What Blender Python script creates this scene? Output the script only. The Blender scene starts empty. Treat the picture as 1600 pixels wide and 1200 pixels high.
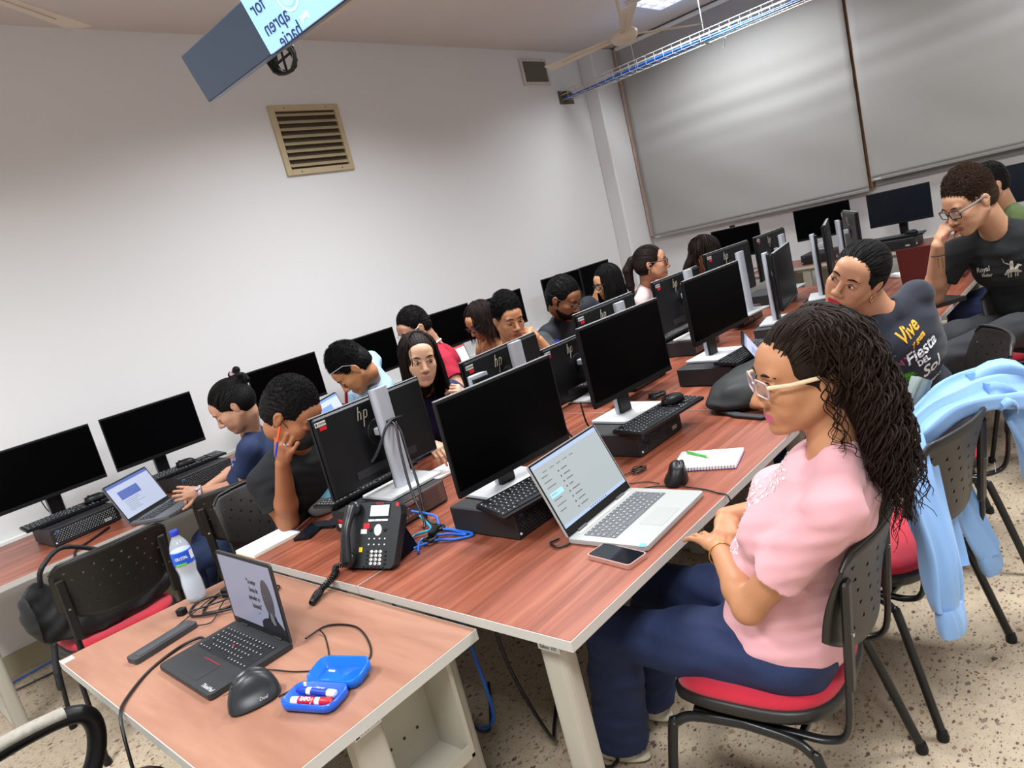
import bpy, bmesh, math, random
import numpy as np
from mathutils import Vector, Matrix, Euler
random.seed(7)
SC = bpy.context.scene
PI = math.pi
# ------------------------------------------------------------ camera
CAMPOS = (-1.02205, -1.02445, 1.62201)
RW = [[0.6467756, -0.7235455, -0.2411705], [-0.3010844, 0.0483042, -0.9523733], [0.700735, 0.6885845, -0.1866063]]
FPX = 1099.196
cd = bpy.data.cameras.new('camera'); cam = bpy.data.objects.new('camera', cd); SC.collection.objects.link(cam)
m = Matrix(((RW[0][0], -RW[1][0], -RW[2][0]), (RW[0][1], -RW[1][1], -RW[2][1]), (RW[0][2], -RW[1][2], -RW[2][2])))
cam.matrix_world = Matrix.Translation(CAMPOS) @ m.to_4x4()
cd.sensor_width = 36; cd.lens = FPX / 1600 * 36; cd.clip_start = 0.02; cd.clip_end = 60
SC.camera = cam
# ------------------------------------------------------------ world, light, exposure
w = bpy.data.worlds.new('world'); SC.world = w; w.use_nodes = True
w.node_tree.nodes['Background'].inputs[0].default_value = (0.97, 0.985, 1, 1)
w.node_tree.nodes['Background'].inputs[1].default_value = 0.45
SC.view_settings.view_transform = 'Standard'; SC.view_settings.look = 'None'
SC.view_settings.exposure = 0.17; SC.view_settings.gamma = 1.0; SC.view_settings.use_curve_mapping = False
SC.cycles.use_denoising = True
SC.cycles.max_bounces = 7; SC.cycles.diffuse_bounces = 4; SC.cycles.glossy_bounces = 3
SC.cycles.transmission_bounces = 6; SC.cycles.transparent_max_bounces = 8
SC.cycles.sample_clamp_indirect = 4; SC.cycles.caustics_reflective = False; SC.cycles.caustics_refractive = False
LAMPS = [(-1.6, -1.2), (-1.6, 1.6), (2.0, -1.2), (2.0, 1.6), (5.7, -1.2), (5.7, 1.97)]
LAMP_W = 95
# ------------------------------------------------------------ materials
def lin(c):
    return tuple((x / 12.92 if x <= .04045 else ((x + .055) / 1.055) ** 2.4) for x in c[:3]) + (1,)
def hexc(h): return lin(tuple(int(h[i:i + 2], 16) / 255 for i in (0, 2, 4)))
MATS = {}
def mat(name, col, rough=.5, metal=0, bump=0, bscale=200, spec=.5, emit=0, alpha=1, trans=0, vary=0, vscale=30, coat=0, ior=1.45, sheen=0):
    if name in MATS: return MATS[name]
    M = bpy.data.materials.new(name); M.use_nodes = True; nt = M.node_tree; N = nt.nodes; L = nt.links
    b = N['Principled BSDF']; c = hexc(col) if isinstance(col, str) else lin(col)
    b.inputs['Base Color'].default_value = c; b.inputs['Roughness'].default_value = rough
    b.inputs['Metallic'].default_value = metal; b.inputs['Specular IOR Level'].default_value = spec
    b.inputs['IOR'].default_value = ior
    if coat: b.inputs['Coat Weight'].default_value = coat; b.inputs['Coat Roughness'].default_value = .08
    if sheen: b.inputs['Sheen Weight'].default_value = sheen
    if trans: b.inputs['Transmission Weight'].default_value = trans
    if alpha < 1: b.inputs['Alpha'].default_value = alpha
    if emit: b.inputs['Emission Color'].default_value = c; b.inputs['Emission Strength'].default_value = emit
    if bump or vary:
        tc = N.new('ShaderNodeTexCoord')
    if bump:
        nz = N.new('ShaderNodeTexNoise'); nz.inputs['Scale'].default_value = bscale; nz.inputs['Detail'].default_value = 3
        bp = N.new('ShaderNodeBump'); bp.inputs['Strength'].default_value = bump; bp.inputs['Distance'].default_value = .002
        L.new(tc.outputs['Object'], nz.inputs['Vector']); L.new(nz.outputs['Fac'], bp.inputs['Height']); L.new(bp.outputs[0], b.inputs['Normal'])
    if vary:
        n2 = N.new('ShaderNodeTexNoise'); n2.inputs['Scale'].default_value = vscale; n2.inputs['Detail'].default_value = 4
        hs = N.new('ShaderNodeMixRGB'); hs.inputs[1].default_value = tuple(x * (1 - vary) for x in c[:3]) + (1,)
        hs.inputs[2].default_value = tuple(min(1, x * (1 + vary)) for x in c[:3]) + (1,)
        L.new(tc.outputs['Object'], n2.inputs['Vector']); L.new(n2.outputs['Fac'], hs.inputs[0]); L.new(hs.outputs[0], b.inputs['Base Color'])
    MATS[name] = M
    return M
def wood_mat(name, c1, c2, c3, sx, sy, rough=.36):
    M = bpy.data.materials.new(name); M.use_nodes = True; nt = M.node_tree; N = nt.nodes; L = nt.links; b = N['Principled BSDF']
    tc = N.new('ShaderNodeTexCoord'); mp = N.new('ShaderNodeMapping'); mp.inputs['Scale'].default_value = (sx, sy, 1)
    n1 = N.new('ShaderNodeTexNoise'); n1.inputs['Scale'].default_value = 1; n1.inputs['Detail'].default_value = 8; n1.inputs['Roughness'].default_value = .62; n1.inputs['Distortion'].default_value = .4
    mp2 = N.new('ShaderNodeMapping'); mp2.inputs['Scale'].default_value = (sx * 4, sy * 3, 1)
    n2 = N.new('ShaderNodeTexNoise'); n2.inputs['Scale'].default_value = 1; n2.inputs['Detail'].default_value = 5
    r = N.new('ShaderNodeValToRGB'); e = r.color_ramp.elements
    e[0].position = .36; e[0].color = hexc(c1); e[1].position = .66; e[1].color = hexc(c3); q = e.new(.5); q.color = hexc(c2)
    mx = N.new('ShaderNodeMath'); mx.operation = 'MULTIPLY_ADD'; mx.inputs[1].default_value = .3
    L.new(tc.outputs['Object'], mp.inputs[0]); L.new(mp.outputs[0], n1.inputs[0]); L.new(tc.outputs['Object'], mp2.inputs[0]); L.new(mp2.outputs[0], n2.inputs[0])
    s = N.new('ShaderNodeMath'); s.operation = 'SUBTRACT'; s.inputs[1].default_value = .15
    L.new(n1.outputs['Fac'], s.inputs[0]); L.new(n2.outputs['Fac'], mx.inputs[0]); L.new(s.outputs[0], mx.inputs[2]); L.new(mx.outputs[0], r.inputs[0])
    L.new(r.outputs[0], b.inputs['Base Color']); b.inputs['Roughness'].default_value = rough; b.inputs['Specular IOR Level'].default_value = .4
    MATS[name] = M; return M
WOOD = wood_mat('desk_laminate', '6E3928', '834734', '985A45', .9, 26)
WOOD2 = wood_mat('teacher_desk_laminate', '895F4C', '926854', '9B715D', 9, 1.6, .42)
def terrazzo():
    M = bpy.data.materials.new('terrazzo'); M.use_nodes = True; nt = M.node_tree; N = nt.nodes; L = nt.links; b = N['Principled BSDF']
    tc = N.new('ShaderNodeTexCoord'); prev = None
    base = N.new('ShaderNodeValToRGB'); base.color_ramp.elements[0].color = hexc('A08F79'); base.color_ramp.elements[1].color = hexc('BBAC95')
    nz = N.new('ShaderNodeTexNoise'); nz.inputs['Scale'].default_value = 22; nz.inputs['Detail'].default_value = 6
    L.new(tc.outputs['Object'], nz.inputs[0]); L.new(nz.outputs['Fac'], base.inputs[0]); prev = base.outputs[0]
    dn = N.new('ShaderNodeTexNoise'); dn.inputs['Scale'].default_value = 60
    L.new(tc.outputs['Object'], dn.inputs[0])
    for i, (sc, th, sub) in enumerate(((27, .32, .42), (55, .28, .34), (120, .25, .35))):
        mp = N.new('ShaderNodeMapping'); mp.inputs['Rotation'].default_value = (0, 0, .6 * i); mp.inputs['Location'].default_value = (i * 3.3, i * 1.7, 0); mp.inputs['Scale'].default_value = (1, 1.5, 1)
        ad = N.new('ShaderNodeVectorMath'); ad.operation = 'MULTIPLY_ADD'; ad.inputs[1].default_value = (.012, .012, 0)
        L.new(dn.outputs['Color'], ad.inputs[0]); L.new(tc.outputs['Object'], ad.inputs[2]); L.new(ad.outputs[0], mp.inputs[0])
        v = N.new('ShaderNodeTexVoronoi'); v.inputs['Scale'].default_value = sc; v.distance = 'MANHATTAN' if i == 0 else 'EUCLIDEAN'
        v.inputs['Randomness'].default_value = 1; L.new(mp.outputs[0], v.inputs[0])
        sep = N.new('ShaderNodeSeparateColor'); L.new(v.outputs['Color'], sep.inputs[0])
        lt = N.new('ShaderNodeMath'); lt.operation = 'LESS_THAN'; lt.inputs[1].default_value = th * (1.25 if i == 0 else 1); L.new(v.outputs['Distance'], lt.inputs[0])
        g = N.new('ShaderNodeMath'); g.operation = 'GREATER_THAN'; g.inputs[1].default_value = sub; L.new(sep.outputs[0], g.inputs[0])
        mu = N.new('ShaderNodeMath'); mu.operation = 'MULTIPLY'; L.new(lt.outputs[0], mu.inputs[0]); L.new(g.outputs[0], mu.inputs[1])
        cr = N.new('ShaderNodeValToRGB'); cr.color_ramp.interpolation = 'CONSTANT'; el = cr.color_ramp.elements
        cols = ['54443C', '7C6655', '8F6F50', '6A4A48', 'A08A74', '6F6660', '93806E']
        el[0].color = hexc(cols[0]); el[1].position = .9; el[1].color = hexc(cols[-1])
        for k in range(1, 6): q = el.new(k * .15); q.color = hexc(cols[k])
        L.new(sep.outputs[1], cr.inputs[0])
        mixn = N.new('ShaderNodeMixRGB'); L.new(mu.outputs[0], mixn.inputs[0]); L.new(prev, mixn.inputs[1]); L.new(cr.outputs[0], mixn.inputs[2]); prev = mixn.outputs[0]
    br = N.new('ShaderNodeTexBrick'); br.offset = 0; br.inputs['Scale'].default_value = 1; br.inputs['Brick Width'].default_value = .4; br.inputs['Row Height'].default_value = .4
    br.inputs['Mortar Size'].default_value = .0025; br.inputs['Mortar Smooth'].default_value = .1; L.new(tc.outputs['Object'], br.inputs[0])
    mm = N.new('ShaderNodeMixRGB'); mm.inputs[2].default_value = hexc('AEA08B'); L.new(br.outputs['Fac'], mm.inputs[0]); L.new(prev, mm.inputs[1])
    L.new(mm.outputs[0], b.inputs['Base Color']); b.inputs['Roughness'].default_value = .38
    return M
# ------------------------------------------------------------ mesh helpers
class MB:
    def __init__(s): s.v = []; s.f = []; s.m = []; s.s = []
    def add(s, vs, fs, mi=0, sm=False, M=None):
        o = len(s.v)
        for q in vs: s.v.append(tuple(M @ Vector(q)) if M is not None else tuple(q))
        for q in fs: s.f.append([i + o for i in q]); s.m.append(mi); s.s.append(sm)
        return s
    def box(s, c, d, mi=0, M=None, r=0):
        x, y, z = d[0] / 2, d[1] / 2, d[2] / 2; cx, cy, cz = c
        if r <= 0:
            vs = [(cx + a * x, cy + b * y, cz + e * z) for a in (-1, 1) for b in (-1, 1) for e in (-1, 1)]
            return s.add(vs, [(0, 1, 3, 2), (4, 6, 7, 5), (0, 4, 5, 1), (2, 3, 7, 6), (0, 2, 6, 4), (1, 5, 7, 3)], mi, False, M)
        r = min(r, x * .98, y * .98, z * .98); vs = []; ix = {}
        for a in (-1, 1):
            for b in (-1, 1):
                for e in (-1, 1):
                    for k in range(3):
                        p = [cx + a * (x - (0 if k == 0 else r)), cy + b * (y - (0 if k == 1 else r)), cz + e * (z - (0 if k == 2 else r))]
                        ix[(a, b, e, k)] = len(vs); vs.append(p)
        g = lambda a, b, e, k: ix[(a, b, e, k)]; fs = []
        for a in (-1, 1):
            q = [g(a, -1, -1, 0), g(a, 1, -1, 0), g(a, 1, 1, 0), g(a, -1, 1, 0)]; fs.append(q if a > 0 else q[::-1])
            q = [g(-1, a, -1, 1), g(1, a, -1, 1), g(1, a, 1, 1), g(-1, a, 1, 1)]; fs.append(q[::-1] if a > 0 else q)
            q = [g(-1, -1, a, 2), g(1, -1, a, 2), g(1, 1, a, 2), g(-1, 1, a, 2)]; fs.append(q if a > 0 else q[::-1])
            for b in (-1, 1):
                fs.append([g(a, b, -1, 0), g(a, b, -1, 1), g(a, b, 1, 1), g(a, b, 1, 0)]); fs.append([g(a, -1, b, 0), g(a, -1, b, 2), g(a, 1, b, 2), g(a, 1, b, 0)])
                fs.append([g(-1, a, b, 1), g(-1, a, b, 2), g(1, a, b, 2), g(1, a, b, 1)])
                for e in (-1, 1): fs.append([g(a, b, e, 0), g(a, b, e, 1), g(a, b, e, 2)])
        return s.add(vs, fs, mi, False, M)
    def tube(s, P, r, n=8, mi=0, caps=True, closed=False, M=None, sm=True, fl=1.0, up=None):
        P = [Vector(p) for p in P]; k = len(P); R = r if isinstance(r, (list, tuple)) else [r] * k
        T = []
        for i in range(k):
            a = P[(i - 1) % k] if (closed or i > 0) else P[i]; b = P[(i + 1) % k] if (closed or i < k - 1) else P[i]
            t = b - a; T.append(t.normalized() if t.length > 1e-9 else Vector((0, 0, 1)))
        u = Vector(up) if up else Vector((0, 0, 1))
        if abs(u.dot(T[0])) > .95: u = Vector((1, 0, 0))
        vs = []
        for i in range(k):
            u = (u - T[i] * u.dot(T[i]));
            if u.length < 1e-6: u = T[i].orthogonal()
            u.normalize(); w_ = T[i].cross(u)
            for j in range(n):
                a = 2 * PI * j / n; vs.append(P[i] + (u * math.cos(a) * fl + w_ * math.sin(a)) * R[i])
        fs = []
        for i in range(k if closed else k - 1):
            for j in range(n):
                a = i * n + j; b = i * n + (j + 1) % n; c = ((i + 1) % k) * n + (j + 1) % n; d = ((i + 1) % k) * n + j; fs.append((a, d, c, b))
        s.add(vs, fs, mi, sm, M)
        if caps and not closed:
            s.add([vs[j] for j in range(n)], [list(range(n))], mi, False, M); s.add([vs[(k - 1) * n + j] for j in range(n)], [list(range(n))[::-1]], mi, False, M)
        return s
    def lathe(s, prof, n=20, mi=0, M=None, sm=True):
        vs = []; fs = []
        for (r, z) in prof:
            for j in range(n): a = 2 * PI * j / n; vs.append((r * math.cos(a), r * math.sin(a), z))
        for i in range(len(prof) - 1):
            for j in range(n): fs.append((i * n + j, i * n + (j + 1) % n, (i + 1) * n + (j + 1) % n, (i + 1) * n + j))
        s.add(vs, fs, mi, sm, M)
        for i, q in ((0, -1), (len(prof) - 1, 1)):
            if prof[i][0] > 1e-5: l = list(range(n)); s.add(vs[i * n:(i + 1) * n], [l if q > 0 else l[::-1]], mi, False, M)
        return s
    def cyl(s, c, r, h, n=20, mi=0, M=None, axis='z'):
        R_ = {'z': Matrix(), 'x': Matrix.Rotation(PI / 2, 4, 'Y'), 'y': Matrix.Rotation(-PI / 2, 4, 'X')}[axis]
        T = Matrix.Translation(c) @ R_
        return s.lathe([(r, -h / 2), (r, h / 2)], n, mi, (M @ T) if M is not None else T)
    def ell(s, c, d, n=16, m_=10, mi=0, M=None):
        pr = [(max(1e-6, math.cos(-PI / 2 + PI * i / m_)), math.sin(-PI / 2 + PI * i / m_)) for i in range(m_ + 1)]
        T = Matrix.Translation(c) @ Matrix.Diagonal((d[0], d[1], d[2], 1))
        return s.lathe(pr, n, mi, (M @ T) if M is not None else T)
    def prism(s, poly, z0, z1, mi=0, M=None, sm=False):
        n = len(poly); vs = [(x, y, z0) for x, y in poly] + [(x, y, z1) for x, y in poly]
        s.add(vs, [list(range(n))[::-1], list(range(n, 2 * n))], mi, False, M)
        s.add(vs, [(i, (i + 1) % n, n + (i + 1) % n, n + i) for i in range(n)], mi, sm, M); return s
    def quad(s, a, b, c, d, mi=0): return s.add([a, b, c, d], [(0, 1, 2, 3)], mi)
    def build(s, name, mats, parent=None, loc=None, rot=None, bev=0, weld=False):
        me = bpy.data.meshes.new(name); me.from_pydata(s.v, [], s.f)
        mats = mats if isinstance(mats, (list, tuple)) else [mats]
        for q in mats: me.materials.append(q)
        me.polygons.foreach_set('material_index', s.m); me.polygons.foreach_set('use_smooth', s.s); me.update()
        if weld:
            bm = bmesh.new(); bm.from_mesh(me); bmesh.ops.remove_doubles(bm, verts=bm.verts, dist=1e-5); bmesh.ops.recalc_face_normals(bm, faces=bm.faces); bm.to_mesh(me); bm.free()
        o = bpy.data.objects.new(name, me); SC.collection.objects.link(o)
        if parent: o.parent = parent
        if loc: o.location = loc
        if rot: o.rotation_euler = rot
        if bev:
            b = o.modifiers.new('bev', 'BEVEL'); b.width = bev; b.segments = 2; b.limit_method = 'ANGLE'
        return o
def rrect(w_, h_, r, n=4):
    P = []
    for cx, cy, a0 in ((w_ / 2 - r, h_ / 2 - r, 0), (-w_ / 2 + r, h_ / 2 - r, PI / 2), (-w_ / 2 + r, -h_ / 2 + r, PI), (w_ / 2 - r, -h_ / 2 + r, 1.5 * PI)):
        for i in range(n + 1): a = a0 + PI / 2 * i / n; P.append((cx + r * math.cos(a), cy + r * math.sin(a)))
    return P
def smooth_path(P, n=6, closed=False):
    P = [Vector(p) for p in P]; out = []; k = len(P)
    for i in range(k if closed else k - 1):
        g = lambda j: P[j % k] if closed else P[max(0, min(k - 1, j))]
        a, b, c, d = g(i - 1), g(i), g(i + 1), g(i + 2)
        for t in range(n):
            t /= n; out.append(.5 * ((2 * b) + (c - a) * t + (2 * a - 5 * b + 4 * c - d) * t * t + (3 * b - a - 3 * c + d) * t ** 3))
    if not closed: out.append(P[-1])
    return out
def tag(o, label=None, cat=None, group=None, kind=None):
    if label: o['label'] = label
    if cat: o['category'] = cat
    if group: o['group'] = group
    if kind: o['kind'] = kind
    return o
def thing(name, label, cat, loc=(0, 0, 0), rz=0, group=None, rot=None):
    o = bpy.data.objects.new(name, None); SC.collection.objects.link(o); o.empty_display_size = .1
    o.location = loc; o.rotation_euler = rot if rot else (0, 0, rz)
    return tag(o, label, cat, group)
def dup(root, loc, rz, label, group=None, name=None, rot=None):
    r = root.copy(); SC.collection.objects.link(r); r.location = loc; r.rotation_euler = rot if rot else (0, 0, rz)
    r['label'] = label
    if group: r['group'] = group
    def rec(a, b):
        for ch in list(a.children):
            c = ch.copy(); SC.collection.objects.link(c); c.parent = b; rec(ch, c)
    rec(root, r); return r
def text_geo(mb, txt, size, M, mi=0, align='CENTER', ext=.0004, shear=0, bold=0):
    c = bpy.data.curves.new('t', 'FONT'); c.body = txt; c.size = size; c.align_x = align; c.align_y = 'CENTER'; c.extrude = ext; c.shear = shear; c.offset = bold; c.resolution_u = 3
    o = bpy.data.objects.new('t', c); SC.collection.objects.link(o)
    dg = bpy.context.evaluated_depsgraph_get(); me = bpy.data.meshes.new_from_object(o.evaluated_get(dg))
    mb.add([v.co for v in me.vertices], [list(p.vertices) for p in me.polygons], mi, False, M)
    bpy.data.objects.remove(o); bpy.data.meshes.remove(me); bpy.data.curves.remove(c)
T3 = Matrix.Translation
def RX(a): return Matrix.Rotation(a, 4, 'X')
def RY(a): return Matrix.Rotation(a, 4, 'Y')
def RZ(a): return Matrix.Rotation(a, 4, 'Z')
# common materials
m_wall = mat('wall_paint', 'DFDFDF', .7, bump=.05, bscale=60)
m_ceil = mat('ceiling_paint', 'DCD5D0', .8)
m_edge = mat('edge_band', 'B4B1AA', .45)
m_legp = mat('powder_beige', 'A39D90', .45, bump=.05, bscale=400)
m_blk = mat('black_plastic', '0F0F11', .42, spec=.35)
m_blk2 = mat('matte_black', '1C1C1E', .55, bump=.15, bscale=900)
m_panelback = mat('monitor_back', '141517', .38, spec=.4)
m_screen = mat('dark_screen', '030304', .3, spec=.05)
m_silver = mat('silver_stand', 'B9BDC6', .38, metal=.35)
m_base = mat('silver_base', 'C9CACB', .4, metal=.2)
m_chair = mat('chair_plastic', '1D1A18', .42, bump=.1, bscale=700)
m_frame = mat('chair_frame', '121213', .3)
m_red = mat('red_upholstery', 'B0162E', .85, bump=.5, bscale=900, sheen=.2)
m_white = mat('white_plastic', 'E6E6E4', .5)
m_paper = mat('paper', 'EEEDEA', .8)
m_kraft = mat('kraft_board', 'B28A55', .8)
m_key = mat('key_black', '1A1B1E', .45)
m_ink = mat('label_ink', '2B2B30', .6)
m_label = mat('asset_label', 'D4D4D2', .5)
m_redlabel = mat('red_label', 'C01625', .5)
m_cable = mat('black_cable', '0D0D0E', .4)
m_blue = mat('blue_cable', '1E63C8', .4)
m_teal = mat('teal_cable', '1E94B8', .4)
m_chrome = mat('screw_steel', 'C8C8CC', .25, metal=1)
m_glyph = mat('logo_cream', 'C9C2AE', .45)
# ------------------------------------------------------------ room shell
XW, YW, ZC = 6.75, 3.81, 3.55
X0, Y0 = -3.6, -3.4
def struct(name, mb, m_): return tag(mb.build(name, m_), kind='structure')
struct('floor', MB().box(((X0 + XW) / 2, (Y0 + YW) / 2, -.05), (XW - X0 + .2, YW - Y0 + .2, .1)), terrazzo())
struct('ceiling', MB().box(((X0 + XW) / 2, (Y0 + YW) / 2, ZC + .05), (XW - X0 + .2, YW - Y0 + .2, .1)), m_ceil)
struct('wall_left', MB().box(((X0 + XW) / 2, YW + .05, ZC / 2), (XW - X0 + .2, .1, ZC)), m_wall)
struct('wall_right', MB().box(((X0 + XW) / 2, Y0 - .05, ZC / 2), (XW - X0 + .2, .1, ZC)), m_wall)
struct('wall_back', MB().box((X0 - .05, (Y0 + YW) / 2, ZC / 2), (.1, YW - Y0 + .2, ZC)), m_wall)
struct('wall_window', MB().box((XW + .05, (Y0 + YW) / 2, ZC / 2), (.1, YW - Y0 + .2, ZC)), m_wall)
struct('trim_1', MB().box((6.5, 3.72, ZC / 2), (.52, .19, ZC - .004), r=.012), m_wall)          # corner pilaster
m_pink = mat('frame_pinkish', 'C9AFA3', .7, vary=.12, vscale=40)
m_brown = mat('frame_brown', '8A623F', .6, vary=.3, vscale=60)
struct('trim_2', MB().box((6.715, 3.585, 2.42), (.05, .05, 2.2)), m_pink)
m_bb = mat('baseboard_cream', 'A89F86', .6)
struct('baseboard_left', MB().box(((X0 + 6.24) / 2, YW - .008, .06), (6.24 - X0, .016, .12)), m_bb)
struct('baseboard_window', MB().box((XW - .008, .1, .06), (.016, 7.0, .12)), m_bb)
struct('trim_3', MB().box((2.2, YW - .02, .70), (7.6, .035, .075), r=.006), m_white)              # cable duct along wall
struct('window_1', MB().box((6.715, 1.085, 2.43), (.05, .035, 2.24)).box((6.73, 2.33, 2.42), (.02, 2.46, 2.2), 1).box((6.73, -.2, 2.42), (.02, 2.5, 2.2), 1), [m_brown, mat('window_dark', '8C8B88', .4)])
# ------------------------------------------------------------ ceiling lights (recessed troffers)
m_diff = mat('lamp_diffuser', 'F4F6FF', .4, emit=2.2)
m_troffer = mat('troffer_white', 'DADADA', .35, metal=.1)
def troffer(x, y, label):
    t = thing('ceiling_light', label, 'ceiling light', (x, y, ZC - .002), 0, 'recessed ceiling lights')
    f = MB()
    for sx in (-1, 1): f.box((sx * .3, 0, -.02), (.03, 1.24, .04))
    for sy in (-1, 1): f.box((0, sy * .605, -.02), (.6, .03, .04))
    f.build('lamp_frame', m_troffer, t)
    lv = MB()
    for i in range(-5, 6): lv.box((0, i * .108, -.018), (.57, .006, .03))
    for i in (-1, 1): lv.box((i * .095, 0, -.018), (.006, 1.19, .03))
    lv.build('louver', m_troffer, t)
    MB().box((0, 0, -.003), (.57, 1.19, .004)).build('diffuser', m_diff, t)
    l = bpy.data.lights.new('lamp', 'AREA'); l.shape = 'RECTANGLE'; l.size = .56; l.size_y = 1.16; l.energy = LAMP_W * (.5 if x > 4 else 1); l.color = (.935, .972, 1); l.spread = math.radians(148)
    o = bpy.data.objects.new('lamp', l); SC.collection.objects.link(o); o.parent = t; o.location = (0, 0, -.045)
LNAMES = ['above the doorway side behind the camera', 'above the near end of the louver wall', 'above the front aisle', 'above the middle desks', 'above the far aisle by the blinds', 'beyond the ceiling fan near the blinds']
for (x, y), nm in zip(LAMPS, LNAMES): troffer(x, y, 'recessed louvred ceiling light ' + nm)
# ------------------------------------------------------------ wall fittings
m_vent = mat('vent_cream', 'BFAF8E', .5, vary=.12, vscale=20)
def vent(x, z, W, H, nl, label, frame_m, slat_m, name='wall_vent', fr=.045, back='453C2C', vertical=False):
    t = thing(name, label, 'vent', (x, YW - .001, z), PI)   # local +y points into the room after the turn
    f = MB()
    for sx in (-1, 1): f.box((sx * (W / 2 - fr / 2), .012, 0), (fr, .024, H), r=.003)
    for sz in (-1, 1): f.box((0, .012, sz * (H / 2 - fr / 2)), (W - 2 * fr, .024, fr), r=.003)
    f.build('frame', frame_m, t)
    MB().box((0, .002, 0), (W - 2 * fr + .01, .004, H - 2 * fr + .01)).build('backing', mat('vent_back' + back, back, .8), t)
    n = nl
    for i in range(n):
        if vertical:
            xx = -(W / 2 - fr) + (i + .5) * (W - 2 * fr) / n; MB().box((0, 0, 0), (.003, .014, H - 2 * fr)).build('slat', slat_m, t, (xx, .012, 0))
        else:
            zz = -(H / 2 - fr) + (i + .5) * (H - 2 * fr) / n
            MB().box((0, 0, 0), (W - 2 * fr, .003, .040)).build('slat', slat_m, t, (0, .018, zz), (.85, 0, 0))
    s = MB()
    for sx in (-.3, .3):
        for sz in (-1, 1): s.cyl((sx * W, .025, sz * (H / 2 - fr / 2)), .005, .003, 8, axis='y')
    s.build('screws', mat('screw_dark', '4A4438', .5), t)
    return t
vent(2.403, 2.795, .63, .52, 8, 'square cream metal louvered vent with eight slats on the white wall', m_vent, m_vent)
vent(5.39, 3.33, .45, .27, 24, 'small grey grille vent near the ceiling beside the corner', mat('grille_white', 'C9C6C0', .6), mat('grille_grey', '8E8B82', .6), fr=.03, back='4A4845', vertical=True)
# ------------------------------------------------------------ blinds
def blind(y0, y1, zb, label, wob):
    t = thing('roller_blind', label, 'window blind', (6.66, (y0 + y1) / 2, zb), 0, 'roller blinds')
    W = y1 - y0; H = 3.5 - zb; nx, nz = 40, 60; b = MB(); vs = []
    for j in range(nz + 1):
        for i in range(nx + 1):
            y = -W / 2 + W * i / nx; z = H * j / nz; u = i / nx
            sag = .06 * math.sin(u * 7 + wob) + .25 * u
            d = -.006 * math.sin((z + sag * .25) * 26 + wob) * math.exp(-((z - 1.12 - .1 * u) / .30) ** 2) + .004 * math.sin((z * 3 - y * 2.2) * 3 + wob) * math.exp(-(z - .4) ** 2 / .2)
            vs.append((d, y, z))
    fs = [(j * (nx + 1) + i, j * (nx + 1) + i + 1, (j + 1) * (nx + 1) + i + 1, (j + 1) * (nx + 1) + i) for j in range(nz) for i in range(nx)]
    b.add(vs, fs, 0, True); o = b.build('fabric', mat('blind_fabric', 'A5A4A1', .75, bump=.1, bscale=500), t)
    s = o.modifiers.new('s', 'SOLIDIFY'); s.thickness = .0015
    MB().box((0, 0, -.012), (.014, W, .03), r=.004).build('bottom_rail', mat('rail_grey', '8F8D8A', .5), t)
    MB().box((-.0085, (W / 2 - .06), -.012), (.002, .06, .012)).build('maker_label', m_label, t)
    MB().cyl((0, 0, H + .01), .025, W, 16, axis='y').build('roller_tube', m_white, t)
    return t
blind(1.10, 3.55, 1.315, 'left grey roller blind pulled down beside the corner, hanging lower', .3)
blind(-1.45, 1.07, 1.40, 'right grey roller blind pulled down, ending slightly higher', 1.7)
# ------------------------------------------------------------ cable tray
ty0, ty1, tx, tz = -1.8, 3.80, 5.85, 3.03
t = thing('cable_tray', 'white wire mesh cable tray carrying blue cables below the ceiling', 'cable tray', (tx, 0, tz))
ms = MB()
for dx, dz in ((-.09, 0), (0, 0), (.09, 0), (-.1, .05), (.1, .05), (-.1, .085), (.1, .085)): ms.tube([(dx, ty0, dz), (dx, ty1, dz)], .0035, 6)
y = ty0
while y < ty1:
    ms.tube([(-.1, y, .085), (-.1, y, 0), (.1, y, 0), (.1, y, .085)], .003, 6, sm=False); y += .1
ms.build('wire_mesh', mat('galvanized', 'D6D6CE', .35, metal=.4), t)
for k in range(4):
    c = MB(); ph = k * 1.3
    c.tube([( -.07 + .028 * k + .012 * math.sin(yy * 2 + ph), yy, .016 + .006 * math.sin(yy * 3 + ph)) for yy in np.linspace(ty0, ty1, 40)], .013, 8)
    c.build('network_cable', [m_blue, mat('blue_cable_dark', '1C4F9A', .4), m_blue, m_teal][k], t)
for yy in (.3, 2.1):
    MB().tube([(0, yy, .09), (0, yy, ZC - tz)], .006, 6).tube([(-.13, yy, -.01), (.13, yy, -.01)], .008, 6).build('hanger_rod', mat('rod_grey', '7E7C78', .4, metal=.5), t)
MB().box((0, ty1 + .004, .03), (.26, .008, .14)).build('wall_plate', mat('plate_dark', '5F5A48', .8), t)  # dark end plate where the tray meets the wall
MB().cyl((-.02, 1.9, -.04), .012, .02, 8).tube([(-.02, 1.9, -.04), (-.03, 1.92, -.12), (.03, 1.95, -.1)], .004, 6).build('cable_tie', m_white, t)
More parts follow.
